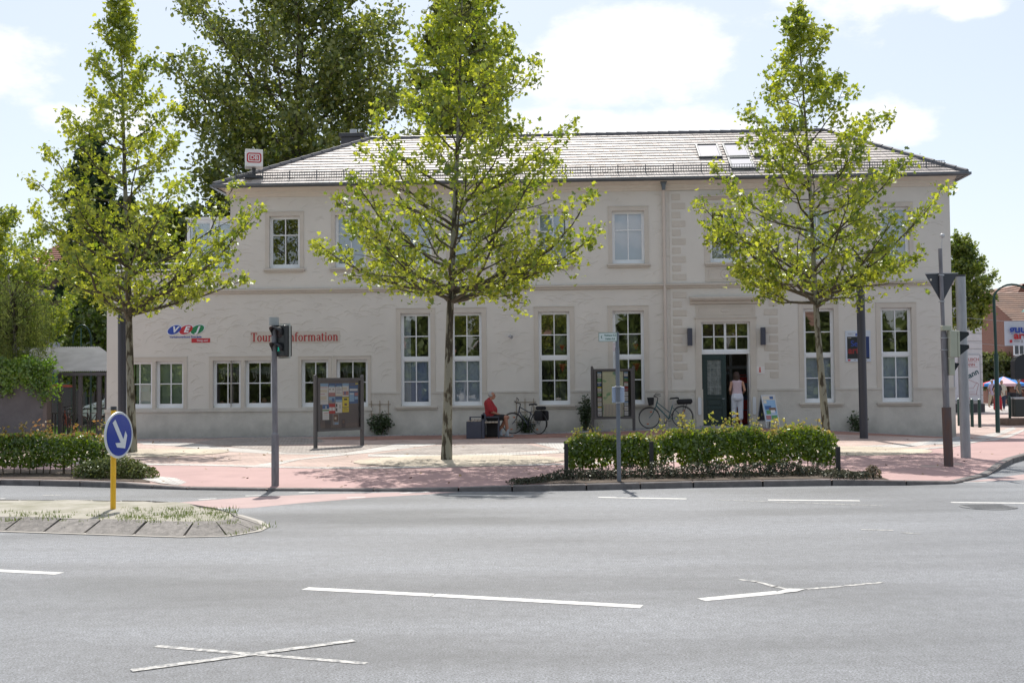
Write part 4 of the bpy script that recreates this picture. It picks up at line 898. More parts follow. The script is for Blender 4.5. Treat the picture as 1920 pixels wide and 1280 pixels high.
def tree(name, label, base, top, zfirst, prof, nlat, leaf, lsize, lmat, bark, r0, seed, shape='plane', nsub=8, ntw=4, per=5, group=None, rise=.75, upb=.45, lowest=None, droop=0, spread=1., cat='tree', flare=1.35, gold=2.39996, kind=None, subf=.42, scat=1.):
    """prof(t, az) -> crown radius at relative height t (0 at zfirst, 1 at top)"""
    rr = random.Random(seed); rng = np.random.default_rng(seed)
    T = thing(name, label, cat, base, 0, group)
    base = Vector(base); top = Vector(top)-base; H = top.length
    mb = MB(); n = 14; tp = []
    wx, wy = rr.uniform(-.007, .007)*H, rr.uniform(-.007, .007)*H
    for i in range(n+1):
        t = i/n; tp.append(top*t+Vector((wx*math.sin(3.1*t*2), wy*math.sin(3.1*t*1.5), 0))*min(1, t*3)*(1-t)+Vector((0, 0, -.15 if i == 0 else 0)))
    def trunk(z):
        z = max(0, min(H*.999, z)); t = z/H*n; i = int(t); return tp[i].lerp(tp[i+1], t-i)
    rs = [r0*(1-.92*(i/n)**.8) for i in range(n+1)]; rs[0] = r0*flare
    tp.insert(1, tp[0].lerp(tp[1], .12)+Vector((0, 0, .05))); rs.insert(1, r0*1.08)
    mb.tube(tp, rs, 12); tp.pop(1); rs.pop(1)
    def trad(z): return r0*(1-.92*(z/H)**.8)
    bb = MB(); LP = []; LN = []
    def leaves_at(p, k, s):
        s *= scat
        for _ in range(k):
            LP.append((p.x+rr.gauss(0, s), p.y+rr.gauss(0, s), p.z+rr.gauss(0, s)-.3*s-droop*rr.random())); nn = Vector((rr.gauss(0, 1), rr.gauss(0, 1), rr.gauss(0, 1)+upb)); LN.append(tuple(nn.normalized()))
    def twig(a, b, r, k):
        ps = curve_pts(a, b, -.04+droop*.2, 3, rr, .12); bb.tube(ps, [r, r*.75, r*.5, r*.25], 4, caps=False)
        for p in ps[1:]: leaves_at(p, k, lsize*.75)
        leaves_at(ps[-1], 2, lsize*.6)
    for i in range(nlat):
        t = (i+.5)/nlat; t = t**1.12
        az = i*gold+rr.uniform(-.35, .35); R_ = prof(t, az)*rr.uniform(.78, 1.08)*spread
        if R_ <= .05: continue
        zt = zfirst+(H-zfirst)*t; zs = max(zfirst*(lowest or .93)+rr.random()**1.5*(.25+1.6*t)*min(1, H/11), zt-R_*rise*rr.uniform(.8, 1.15)); zs = min(zs, H*.97)
        a = trunk(zs); tc_ = trunk(zt); b = Vector((tc_.x+math.cos(az)*R_, tc_.y+math.sin(az)*R_, zt+rr.uniform(-.2, .3)))
        k = 6; ps = curve_pts(a, b, .07, k, rr, .07); r = min(trad(zs)*.62, .012+.016*R_); bb.tube(ps, [r*(1-.85*j/k) for j in range(k+1)], 6, caps=False)
        ns = max(3, int(nsub*(.5+.5*min(1, R_/2.5)))); Ld = (b-a).length
        for s_ in range(ns):
            u = .22+.78*(s_+.5)/ns; j = min(k-1, int(u*k)); p = ps[j].lerp(ps[j+1], u*k-j); dirn = (ps[j+1]-ps[j]).normalized()
            sl_ = Ld*subf*(1.1-u*.75)*rr.uniform(.6, 1.15); side = 1 if s_ % 2 else -1
            lat = dirn.cross(Vector((0, 0, 1))).normalized()*side; e = p+(dirn*rr.uniform(.5, .9)+lat*rr.uniform(.5, .95)+Vector((0, 0, rr.uniform(-.25, .6)))).normalized()*sl_
            sp_ = curve_pts(p, e, .03+droop*.3, 3, rr, .1); r2 = r*(1-.8*u)*.6+.003; bb.tube(sp_, [r2, r2*.8, r2*.55, r2*.3], 5, caps=False)
            for w_ in range(ntw):
                v = .25+.75*(w_+.6)/ntw; jj = min(2, int(v*3)); q = sp_[jj].lerp(sp_[jj+1], v*3-jj)
                tl = max(.12, sl_*.38)*rr.uniform(.6, 1.2); dv = Vector((rr.gauss(0, 1), rr.gauss(0, 1), rr.gauss(0, .7)+.15)).normalized()
                twig(q, q+(dv*.8+(e-p).normalized()*.6)*tl, max(.003, r2*.4), per)
            leaves_at(e, per, lsize*.8)
        leaves_at(b, per*2, lsize)
    mb.build('trunk', bark, T, smooth=True, fix=False); bb.build('branches', TWIG, T, smooth=True, fix=False)
    leafmesh('crown', np.array(LP), np.array(LN), lsize, lmat, shape, T, rng)
    return T
def pr(pts): return lambda t, az: interp(t, pts)
# the three young plane trees of the forecourt
def side(pl, pr_): # crown wider to one side
    return lambda t, az: interp(t, pl) if math.cos(az) < 0 else interp(t, pr_)
bm_, bl_, br_ = gp(837, 862), gp(248, 848), gp(1552, 844)
tree('plane_tree', 'middle plane tree with widest crown, in front of the entrance side', bm_, (bm_.x+.45, bm_.y, bm_.z+11.0), 4.1,
     side([(0, 2.3), (.05, 2.8), (.18, 2.35), (.31, 2.2), (.42, 2.1), (.53, 1.4), (.66, 1.2), (.8, .85), (1, .2)], [(0, 2.0), (.05, 2.5), (.18, 2.95), (.33, 2.4), (.45, 2.15), (.55, 2.0), (.66, 1.75), (.8, 1.2), (1, .2)]), 52, 'plane', .128, PLEAF, PBARK, .118, 21, spread=1.1, group='plane trees in the forecourt', nsub=8, ntw=4, per=3, lowest=.84)
tree('plane_tree', 'left plane tree with slender pointed top beside the low wing', bl_, (bl_.x-.35, bl_.y, bl_.z+11.8), 4.1,
     side([(0, 1.8), (.13, 2.2), (.3, 2.2), (.42, 2.35), (.5, 1.6), (.66, 1.2), (.8, .9), (.88, .4), (1, .12)], [(0, 2.6), (.13, 2.9), (.26, 2.9), (.42, 2.5), (.47, 1.75), (.66, 1.05), (.8, .55), (.9, .3), (1, .1)]), 54, 'plane', .13, PLEAF, PBARK, .125, 34, spread=1.04, group='plane trees in the forecourt', nsub=7, ntw=4, per=3, lowest=.82)
tree('plane_tree', 'right plane tree behind the clipped hedge with thin open top', br_, (br_.x-.55, br_.y, br_.z+10.7), 4.0,
     side([(0, 1.6), (.08, 1.9), (.23, 2.3), (.3, 2.4), (.42, 2.0), (.52, 1.6), (.64, 1.35), (.73, .85), (.86, .4), (1, .15)], [(0, 1.5), (.08, 1.85), (.23, 2.3), (.42, 2.25), (.52, 1.7), (.64, 1.55), (.73, .8), (.86, .65), (1, .15)]), 46, 'plane', .128, PLEAF, PBARK, .108, 57, spread=1.15, group='plane trees in the forecourt', nsub=8, ntw=4, per=3, lowest=.85)
# tall old trees behind the station
LIND = leafmat('linden_leaf', (.06, .10, .02), (.25, .275, .052), .5, .07, (1.3, 1.3, .8))
p = at(548, 720, 62)
tree('linden_tree', 'huge dark linden tree rising behind the left roof end', (p.x, 62, 0), (p.x+.5, 62, 25.5), 6.0,
     side([(0, 5.2), (.1, 5.6), (.25, 5.4), (.4, 6.2), (.55, 6.2), (.7, 7.0), (.85, 6), (1, 2)], [(0, 4.5), (.1, 5), (.25, 5.2), (.4, 6.2), (.6, 6.6), (.8, 5.5), (1, 2)]), 70, '', .22, LIND, DBARK, .5, 71, 'oval', nsub=10, ntw=4, per=8, rise=.75, spread=.96, subf=.36, scat=2.1)
p = at(865, 720, 66)
tree('linden_tree', 'tall brownish linden tree behind the middle plane tree', (p.x, 66, 0), (p.x, 66, 24), 7.0,
     pr([(0, 2.0), (.2, 2.4), (.5, 2.7), (.8, 2.4), (1, 1.0)]), 40, '', .27, leafmat('brownish_leaf', (.09, .12, .025), (.25, .27, .06), .5, .05), DBARK, .4, 72, 'oval', nsub=8, ntw=4, per=6, rise=.6, scat=1.6)
CONF = leafmat('conifer_needle', (.02, .045, .02), (.05, .09, .035), .15, .05)
p = at(165, 720, 58)
tree('conifer_tree', 'tall dark conifer behind the left plane tree', (p.x, 58, 0), (p.x+.2, 58, 14.2), 1.5, pr([(0, 1.9), (.3, 1.7), (.6, 1.3), (.85, .8), (1, .2)]), 60, '', .2, CONF, DBARK, .25, 73, 'quad', nsub=8, ntw=4, per=8, rise=.15, upb=0)
p = at(235, 720, 66)
tree('conifer_tree', 'second dark conifer right of the tall one, half hidden', (p.x, 66, 0), (p.x, 66, 12.2), 1.2, pr([(0, 2.4), (.4, 2.0), (.7, 1.2), (1, .2)]), 50, '', .24, CONF, DBARK, .25, 74, 'quad', nsub=7, ntw=4, per=8, rise=.15, upb=0)
MAPL = leafmat('maple_leaf', (.06, .11, .015), (.17, .23, .035), .5, .07, (1.3, 1.3, .7))
p = at(180, 720, 52)
tree('maple_tree', 'green maple tree growing between glass canopy and low wing', (p.x, 52, 0), (p.x+.3, 52, 7.6), 1.8, pr([(0, 1.2), (.3, 1.8), (.7, 1.6), (1, .5)]), 40, '', .19, MAPL, DBARK, .15, 75, 'plane', nsub=7, ntw=3, per=6)
p = at(330, 720, 56)
tree('maple_tree', 'dark leafy tree seen above the roof terrace', (p.x, 56, 0), (p.x, 56, 10.4), 2.5, pr([(0, 2.2), (.3, 2.8), (.7, 2.2), (1, .6)]), 44, '', .24, LIND, DBARK, .2, 76, 'quad', nsub=7, ntw=4, per=6)
p = at(0, 720, 45)
tree('maple_tree', 'bushy yellow green tree at the left picture edge', (p.x-.9, 45, 0), (p.x-.5, 45, 8.9), 3.0, pr([(0, 2.0), (.25, 3.0), (.6, 2.8), (.85, 1.8), (1, .7)]), 50, '', .16, leafmat('spring_maple_leaf', (.12, .19, .025), (.36, .39, .05), .5, .08, (1.4, 1.4, .7)), DBARK, .14, 77, 'plane', nsub=8, ntw=4, per=5)
p = at(1812, 720, 49)
tree('street_tree', 'green leafy tree behind the right corner of the station', (p.x-.2, 49, 0), (p.x-.1, 49, 7.7), 4.3, side([(0, .8), (.3, 1.1), (.7, .7), (1, .2)], [(0, .8), (.25, 1.2), (.5, 1.35), (.75, .7), (1, .25)]), 40, '', .15, leafmat('street_leaf', (.07, .12, .02), (.25, .30, .05), .5, .05, (1.3, 1.3, .7)), DBARK, .11, 78, 'plane', nsub=7, ntw=4, per=5)
# weeping birch: hanging strands over the left wall
def birch():
    rr = random.Random(4); yb_ = gp(87, 821).y+.9; base = Vector((at(25, 720, yb_).x, yb_, .1)); T = thing('weeping_birch', 'weeping birch with hanging strands over the grey wall', 'tree', base)
    mb = MB(); mb.tube([(0, 0, -.1), (.1, 0, 2), (.0, 0, 4), (-.2, 0, 5.6)], [.12, .09, .06, .03], 8); mb.build('trunk', mat('birch_bark', (.35, .33, .3), .8, col2=(.06, .05, .05), vscale=9), T, smooth=True)
    bb = MB(); P = []; N = []
    for i in range(70):
        az = rr.uniform(0, 6.28); r = rr.uniform(.3, 1.75); z0 = rr.uniform(3.6, 5.5); a = Vector((math.cos(az)*r*.75, math.sin(az)*r*.75, z0)); 
        bb.tube([(0, 0, z0-.6), a*.6+Vector((0, 0, .4*z0)), a], [.02, .012, .006], 4, caps=False)
        for s_ in range(3):
            L_ = rr.uniform(.9, 2.3)*(1 if math.cos(az) > -.4 else .8); x, y = a.x+rr.gauss(0, .22), a.y+rr.gauss(0, .22); sw = rr.uniform(-.15, .15)
            pts = [(x+sw*t*t, y, z0-L_*t) for t in (0, .33, .66, 1)]; pts[0] = tuple(a); bb.tube(pts, .003, 3, caps=False)
            for k in range(int(L_*34)):
                t = rr.random(); P.append((x+sw*t*t+rr.gauss(0, .045), y+rr.gauss(0, .045), z0-L_*t)); N.append((rr.gauss(0, 1), rr.gauss(0, 1), rr.gauss(0, .3)))
    bb.build('branches', DBARK, T, fix=False); leafmesh('crown', np.array(P), np.array(N), .085, leafmat('birch_leaf', (.09, .14, .02), (.22, .26, .05), .5, .04), 'strip', T, np.random.default_rng(3))
birch()
# ================================================================== HEDGES AND LOW PLANTING
HL = leafmat('hornbeam_leaf', (.05, .10, .01), (.19, .27, .025), .48, .06, (1.5, 1.5, .6)); HT = leafmat('hornbeam_young_leaf', (.28, .34, .04), (.46, .34, .09), .55, .06)
def hedge(name, label, pts, h, w, seed, n, gap=.12, size=.058, tip=HT, lm=HL, cat='hedge', zf=None, ends=True):
    rr = random.Random(seed); rng = np.random.default_rng(seed); T = thing(name, label, cat, (pts[0][0], pts[0][1], 0)); o = Vector((pts[0][0], pts[0][1], 0))
    seg = [(Vector(a), Vector(b)) for a, b in zip(pts, pts[1:])]; tot = sum((b-a).length for a, b in seg)
    def pos(s):
        for a, b in seg:
            L_ = (b-a).length
            if s <= L_: return a.lerp(b, s/L_), (b-a).normalized()
            s -= L_
        return seg[-1][1], (seg[-1][1]-seg[-1][0]).normalized()
    st = MB(); P = []; N = []; P2 = []; N2 = []
    ns = int(tot/.16)
    for i in range(ns):
        s = tot*(i+.5)/ns+rr.uniform(-.05, .05); c, d = pos(s); c = Vector((c.x, c.y)); lx_ = rr.gauss(0, .05); z = terr(c.x, c.y)
        b0 = Vector((c.x-o.x-d.y*lx_, c.y-o.y+d.x*lx_, z-.02)); hh = h*rr.uniform(.75, .95)
        st.tube([b0, b0+Vector((rr.gauss(0, .04), rr.gauss(0, .04), hh*.5)), b0+Vector((rr.gauss(0, .08), rr.gauss(0, .08), hh))], [.011, .009, .004], 5, caps=False)
        if rr.random() < .8:   # young shoots above the clipped top
            e = b0+Vector((rr.gauss(0, .1), rr.gauss(0, .1), hh)); L_ = rr.uniform(.10, .42)*h; q = e+Vector((rr.gauss(0, .06), rr.gauss(0, .06), L_)); st.tube([e, q], [.004, .002], 4, caps=False)
            for k in range(int(10+L_*60)):
                t = rr.random(); p = e.lerp(q, t); P2.append((p.x+rr.gauss(0, .045), p.y+rr.gauss(0, .045), p.z+rr.gauss(0, .03))); N2.append((rr.gauss(0, 1), rr.gauss(0, 1)-.2, rr.gauss(0, 1)+.4))
    for i in range(n):
        s = rr.uniform(0, tot); c, d = pos(s); z0 = terr(c.x, c.y)
        ph = mnoise.noise(Vector((s*1.7, seed, 0))); top = h*(.92+.12*ph+.05*mnoise.noise(Vector((s*6, seed, 2)))); bot = h*(.11+.20*max(0, mnoise.noise(Vector((s*2.3, seed+5, 0))))+gap*.3)
        dens = mnoise.noise(Vector((s*2.2, 9.+seed, 0)))
        # surface-biased sampling in the cross section
        a = rr.random(); v = (2*rr.random()-1); u = rr.random()**.75
        if rr.random() < .6: v = math.copysign(abs(v)**.35, v)
        if u < .3 and dens < -.05 and rr.random() < .7: continue
        hw = w/2*(1+.12*mnoise.noise(Vector((s*3, u*3, seed))))*(.75+.25*math.sin(math.pi*min(1, u+.25)))
        endf = min(1, min(s, tot-s)/.25) if ends else 1
        zz = bot+(top-bot)*(u*(.8+.2*endf)); nrm_ = Vector((-d.y*v, d.x*v, (u-.5)*.9))+Vector((rr.gauss(0, .6), rr.gauss(0, .6), rr.gauss(0, .6)))
        x, y = c.x-o.x-d.y*v*hw, c.y-o.y+d.x*v*hw
        tp_ = u > .90 and rr.random() < .6
        (P2 if tp_ else P).append((x+rr.gauss(0, .02), y+rr.gauss(0, .02), z0+zz)); (N2 if tp_ else N).append(tuple(nrm_))
    st.build('stems', mat('hedge_stem', (.09, .065, .045), .9), T, fix=False)
    leafmesh('foliage', np.array(P), np.array(N), size, lm, 'oval', T, rng); leafmesh('young_shoots', np.array(P2), np.array(N2), size*.95, tip, 'oval', T, rng)
    return T
a, b, c = gp(1062, 893), gp(1236, 892), gp(1566, 884)
hedge('hedge', 'long clipped hornbeam hedge by the roadside in front of the entrance', [(a.x+.02, a.y+.25), (a.x+(b.x-a.x)*.98, b.y+.2)], .80, .5, 3, 5600)
hedge('hedge', 'taller right section of the roadside hedge with yellow shoots', [(b.x+.03, b.y+.22), (c.x, c.y+.1)], .88, .56, 8, 12000)
a, b = gp(-150, 893), gp(178, 893)
hedge('hedge', 'clipped hedge with reddish shoots at the left kerb', [(a.x, a.y+.5), (b.x, b.y+.5)], .86, .62, 13, 10500, tip=leafmat('reddish_shoot', (.22, .22, .03), (.40, .17, .06), .5, .08))
def mound(name, label, els, n, size, m, seed, kind=None, cat='shrub', stem=True):
    rr = random.Random(seed); rng = np.random.default_rng(seed); P = []; N = []; tot = sum(e[3]*e[4] for e in els); st = MB()
    o = Vector((els[0][0], els[0][1], 0)); T = thing(name, label, cat, o) if not kind else None
    if kind: o = Vector((0, 0, 0))
    for (x, y, z, rx, ry, rz) in els:
        for _ in range(int(n*rx*ry/tot)):
            a = rr.uniform(0, 6.28); t = rr.random()**.6; r = math.sqrt(1-t*t); k = rr.uniform(.75, 1.05)+.12*mnoise.noise(Vector((math.cos(a)*r*3+x*3, math.sin(a)*r*3+y*3, t*3)))
            p = Vector((x+rx*r*math.cos(a)*k, y+ry*r*math.sin(a)*k, z+rz*t*k)); P.append(tuple(p-o)); N.append((r*math.cos(a)+rr.gauss(0, .6), r*math.sin(a)+rr.gauss(0, .6), t+rr.gauss(0, .6)))
        if stem and not kind:
            for _ in range(14):
                a = rr.uniform(0, 6.28); r = rr.uniform(.3, .85); st.tube([(x-o.x, y-o.y, z-.02), (x-o.x+rx*r*.5*math.cos(a), y-o.y+ry*r*.5*math.sin(a), z+rz*.5), (x-o.x+rx*r*math.cos(a), y-o.y+ry*r*math.sin(a), z+rz*.85*math.sqrt(1-r*r)+.05)], [.01, .006, .003], 4, caps=False)
    if T:
        leafmesh('foliage', np.array(P), np.array(N), size, m, 'oval', T, rng)
        if st.v: st.build('stems', mat('hedge_stem', (.09, .065, .045), .9), T, fix=False)
        return T
    return tag(leafmesh(name, np.array(P), np.array(N), size, m, 'oval', None, rng), label, cat, kind=kind)
LOWL = leafmat('low_shrub_leaf', (.06, .09, .02), (.17, .19, .05), .4, .04)
p = gp(212, 897); mound('low_shrub', 'low dense shrub spreading at the right end of the left hedge', [(p.x, p.y+.2, .08, .62, .45, .40), (p.x-.45, p.y+.3, .08, .4, .4, .33), (p.x+.45, p.y+.05, .08, .38, .3, .28)], 5200, .045, LOWL, 5)
els = []; rr = random.Random(9)
for i in range(46):
    x = 972+i*14.3; y = interp(x, [(960, 908), (1056, 899), (1200, 897), (1500, 893), (1640, 897)])+rr.uniform(-1, 3); p = gp(x, y); hgt = interp(x, [(960, .10), (1050, .16), (1150, .24), (1400, .28), (1560, .2), (1640, .10)])*rr.uniform(.75, 1.15)
    els.append((p.x, p.y+rr.uniform(0, .35), p.z, .22, .22, hgt))
mound('ground_cover', 'dark small-leaved ground cover along the kerb below the hedge', els, 11500, .034, leafmat('cotoneaster_leaf', (.022, .028, .016), (.085, .085, .05), .25, .04), 6, 'stuff', 'ground cover')
p = gp(1640, 897); mound('dry_plant', 'small pale dry plant at the right end of the ground cover', [(p.x, p.y+.1, p.z, .16, .14, .22)], 260, .045, leafmat('dry_leaf', (.16, .13, .08), (.3, .24, .15), .4, .05), 7, None, 'plant')
rr = random.Random(77); P = []; N = []
for _ in range(420):
    x, y = rr.uniform(-14, 12), rr.uniform(19.5, 36); z = terr(x, y)+.016
    if y < interp(x, KERB)+.3: continue
    P.append((x, y, z)); N.append((rr.gauss(0, .25), rr.gauss(0, .25), 1))
tag(leafmesh('fallen_leaves', np.array(P), np.array(N), .06, mat('dead_leaf', (.22, .15, .07), .9, island=.4), 'oval', None, np.random.default_rng(2)), 'tiny dry leaves strewn over the forecourt paving', 'leaf litter', kind='stuff')
# wall shrubs on trellises
def wallshrub(px, pybase, w, h, label, seed, trellis=True, n=900):
    u, _ = wp(px, pybase); p = wl(u, -.28); z = terr(p.x, p.y); T = thing('climbing_shrub', label, 'shrub', (p.x, p.y, z), -TH)
    rr = random.Random(seed); st = MB(); P = []; N = []
    for i in range(16):
        a = rr.uniform(-1, 1); e = Vector((a*w/2*rr.uniform(.6, 1.1), rr.uniform(-.15, .15), h*(1-.35*abs(a))*rr.uniform(.6, 1.05))); ps = [Vector((rr.uniform(-.06, .06), 0, -.02)), e*.5+Vector((rr.gauss(0, .04), 0, 0)), e]
        st.tube(ps, [.009, .006, .003], 4, caps=False)
        for k in range(n//16):
            t = rr.random()**.6*.9+.1; q = ps[0].lerp(e, t); P.append((q.x+rr.gauss(0, .06), q.y+rr.gauss(0, .07), q.z+rr.gauss(0, .05))); N.append((rr.gauss(0, 1), rr.gauss(0, 1)-.4, rr.gauss(0, 1)+.3))
    st.build('stems', mat('hedge_stem', (.09, .065, .045), .9), T, fix=False)
    leafmesh('foliage', np.array(P), np.array(N), .07, leafmat('rose_leaf', (.025, .05, .015), (.07, .11, .03), .4, .08), 'oval', T, np.random.default_rng(seed))
    if trellis:
        t2 = thing('trellis', 'thin wooden trellis on the wall behind the '+label.split(' ')[0]+' shrub '+{'713': 'right of the notice board', '985': 'behind the leaning bicycle'}.get(str(px), ''), 'trellis', wl(u, -.05, z), -TH)
        k = MB()
        for x in (-.28, 0, .28): k.box(x-.01, x+.01, -.012, .0, .1, 1.12)
        for zz in (.35, .68, 1.0): k.box(-.36, .36, -.024, -.0125, zz-.01, zz+.01)
        k.build('slats', mat('trellis_wood', (.28, .22, .16), .8), t2)
wallshrub(713, 812, .85, .85, 'bushy climbing shrub on a trellis right of the notice board', 1)
wallshrub(985, 808, .5, .55, 'small climbing shrub behind the front wheel of the dark bicycle', 2)
wallshrub(1097, 806, .55, 1.15, 'tall dark shrub left of the town map board', 3, False)
wallshrub(1604, 808, .55, .75, 'sparse shrub behind the dark right lamp column', 4, False, 420)
p = gp(60, 826)
# ================================================================== STREET FURNITURE
def post_at(x, y, **k): return gp(x, y)
# pedestrian signal
b = gp(516, 911); s = (911-724)/ (CZ-b.z)   # px per metre
t = thing('traffic_light', 'pedestrian traffic light on grey pole showing faint green', 'traffic light', b)
PGREY = mat('grey_pole', (.21, .205, .22), .55, .2, var=.35, vscale=5, bump=.1, stretch=(3, 3, .6), detail=8)
mb = MB(); mb.tube([(0, 0, -.02), (0, 0, .88)], .066, 16); mb.tube([(0, 0, .88), (0, 0, .92)], [.066, .048], 16); mb.tube([(0, 0, .92), (-.015, 0, 2.78)], .048, 16); mb.build('pole', PGREY, t, smooth=True)
mb = MB(); mb.tube([(-.015, 0, 2.76), (-.015, 0, 2.9)], .085, 16); mb.build('cap', mat('grey_cap', (.33, .35, .34), .6), t, smooth=True)
R = Matrix.Rotation(rad(-36), 4, 'Z')
H = T3(.12, 0, 2.50) @ R
mb = MB(); mb.bbox(-.13, .13, -.06, .12, -.28, .26, .02, M=H); hd = mb.build('signal_head', mat('signal_black', (.015, .018, .018), .4), t)
mb = MB(); mb.box(-.15, .15, .04, .06, -.31, .29, M=H); mb.tube([(0, 0, 2.26), tuple(H @ Vector((0, .05, -.27)))], .014, 6); mb.tube([(0, 0, 2.74), tuple(H @ Vector((0, .05, .26)))], .014, 6); mb.build('backplate', mat('pale_housing', (.4, .42, .38), .6), t)
def visor(H, z, r, L_, parent, m=None):
    mb = MB(); n_ = 16; vs = []
    for k, (yy, rr_) in enumerate(((-.06, r), (-.06-L_, r*.98))):
        for i in range(n_+1):
            a = rad(-25+230*i/n_); vs.append(H @ Vector((rr_*math.cos(a), yy if k == 0 else yy+(L_*.55)*(1-math.sin(max(0, min(math.pi, a)))), z+rr_*math.sin(a))))
    mb.add(vs, [(i, i+1, i+n_+2, i+n_+1) for i in range(n_)]); o = mb.build('visor', m or BLACK, parent, smooth=True, fix=False); md = o.modifiers.new('s', 'SOLIDIFY'); md.thickness = .004
for z in (.13, -.14): visor(H, z, .105, .2, hd)
mb = MB(); mb.ell((0, -.055, .13), (.095, .02, .095), 16, 8, M=H); mb.build('lens', mat('unlit_lens', (.03, .015, .015), .2), hd)
mb = MB(); mb.ell((0, -.055, -.14), (.095, .02, .095), 16, 8, M=H)
LG = bpy.data.materials.new('green_signal'); LG.use_nodes = True; bs = LG.node_tree.nodes['Principled BSDF']; bs.inputs['Base Color'].default_value = (.0, .12, .08, 1); bs.inputs['Emission Color'].default_value = (.02, .6, .42, 1); bs.inputs['Emission Strength'].default_value = .35
mb.build('lens', mat('dark_lens', (.02, .04, .04), .2), hd)
mb = MB(); mb.ell((0, -.078, -.09), (.012, .004, .012), 8, 6, M=H); mb.tube([H @ Vector(q) for q in ((0, -.078, -.10), (.0, -.078, -.14), (.02, -.076, -.185))], .008, 6); mb.tube([H @ Vector(q) for q in ((0, -.078, -.14), (-.02, -.076, -.185))], .007, 6); mb.tube([H @ Vector(q) for q in ((-.02, -.077, -.13), (0, -.078, -.115), (.02, -.077, -.13))], .006, 6); mb.build('walking_figure', LG, hd)
# keep-right sign on the island
p = gflat(212, 953, .14)
t = thing('keep_right_sign', 'round blue arrow sign on a yellow post standing on the island', 'road sign', (p[0], p[1], .13))
YP = mat('yellow_post', (.78, .45, .02), .4, var=.08)
mb = MB(); mb.tube([(0, 0, -.1), (.003, 0, 1.33)], .036, 16); mb.build('post', YP, t, smooth=True)
mb = MB(); mb.tube([(.003, 0, 1.32), (.003, 0, 1.37)], .039, 16); mb.build('cap', DARKM, t)
R = T3(.085, -.02, .99) @ Matrix.Rotation(rad(74), 4, 'Z')
SBL = mat('sign_blue', (.005, .035, .30), .25, coat=.3); RIM = mat('sign_rim', (.62, .66, .70), .35, .2)
mb = MB(); mb.prism([(.30*math.cos(2*math.pi*i/40), .30*math.sin(2*math.pi*i/40)) for i in range(40)], 0, .02, M=R); mb.torus((0, .008, 0), .298, .014, 40, 6, M=R); sp_ = mb.build('sign_plate', RIM, t, smooth=True)
mb = MB(); mb.prism([(.278*math.cos(2*math.pi*i/40), .278*math.sin(2*math.pi*i/40)) for i in range(40)], -.004, -.001, M=R); mb.build('blue_face', SBL, sp_)
A = math.radians(-56)   # arrow points to lower right
def rp(x, y): return (x*math.cos(A)-y*math.sin(A), x*math.sin(A)+y*math.cos(A))
mb = MB(); mb.prism([rp(*q) for q in ((-.225, -.036), (.10, -.036), (.035, -.135), (.105, -.135), (.222, 0), (.105, .135), (.035, .135), (.10, .036), (-.225, .036))], -.008, -.0045, M=R); mb.build('arrow', mat('sign_reflective_white', (.62, .66, .70), .4), sp_)
mb = MB(); mb.box(-.05, .05, -.03, .03, 1.10, 1.12); mb.box(-.05, .05, -.03, .03, .84, .86); mb.build('clamp', GALV, t)
# notice board (left)
def board(name, label, p0, p1, ztop, zb, leg=.07):
    a, c = Vector(p0), Vector(p1); mid = (a+c)/2; ang = math.atan2(c.y-a.y, c.x-a.x); w = (c-a).to_2d().length; t = thing(name, label, 'notice board', (mid.x, mid.y, min(a.z, c.z)), ang)
    BM = mat('board_frame_paint', (.075, .07, .072), .5, var=.12); h = w/2
    for s_ in (-1, 1):
        mb = MB(); x = s_*(h); mb.prism([(x-.035, 0-.05), (x+.035, -.05), (x+.035, ztop+.02+(.05 if s_ > 0 else 0)), (x, ztop+.09), (x-.035, ztop+.02+(.05 if s_ < 0 else 0))], -.045, .045); mb.build('post', BM, t)
    mb = MB(); ring(mb, -h+.036, h-.036, zb, ztop, .07, -.075, .06); mb.box(-h+.1, h-.1, .03, .055, zb+.06, ztop-.06); mb.build('frame', BM, t)
    mb = MB(); mb.box(-h+.107, h-.107, .015, .029, zb+.07, ztop-.07); bk = mb.build('back_panel', mat('brown_felt', (.17, .14, .135), .95), t)
    return t, h, zb+.07, ztop-.07
def paper(t, x0, x1, z0, z1, layers, y=.012):
    """layers: (fx0, fx1, fz0, fz1, colour name) fractions of the sheet, from top"""
    mb = MB(); cols = []; 
    def add(a, b, c, d, col, yy):
        if col not in cols: cols.append(col)
        mb.box(a, b, yy, yy+.0012, c, d, cols.index(col))
    add(x0, x1, z0, z1, layers[0], y)
    for k, (a, b, c, d, col) in enumerate(layers[1:]): add(x0+(x1-x0)*a, x0+(x1-x0)*b, z1-(z1-z0)*d, z1-(z1-z0)*c, col, y-.0016-.0003*k)
    mb.build('poster', [PC[c] for c in cols], t)
PC = {k: mat('paper_'+k, v, .7) for k, v in dict(white=(.74, .74, .76), cream=(.68, .62, .52), blue=(.06, .14, .34), sky=(.28, .46, .68), red=(.5, .05, .04), yellow=(.75, .62, .05), green=(.12, .32, .12), grey=(.3, .3, .32), black=(.03, .03, .03), pink=(.45, .2, .2), brown=(.2, .12, .08), dark=(.08, .075, .075)).items()}
def lines(n, col='grey', a=.1, b=.9, z0=.3, z1=.95): return [(a, b if i % 3 else (a+b)/1.5, z0+(z1-z0)*i/n, z0+(z1-z0)*(i+.35)/n, col) for i in range(n)]
p0, p1 = gp(586, 842), gp(683, 833)
pc = (p0+p1)/2; wdt = 1.52; an = rad(38); dd = Vector((math.cos(an), math.sin(an), 0))*wdt/2
dd = Vector((p1.x-p0.x, min(p1.y-p0.y, 1.15), 0)); pc = (p0+p1)/2; a_ = pc-dd/2; c_ = pc+dd/2; a_.z = terr(a_.x, a_.y); c_.z = terr(c_.x, c_.y)
t, h, zb, zt = board('notice_board', 'dark framed notice board full of posters, between signal pole and wall shrub', a_, c_, 1.86, .44)
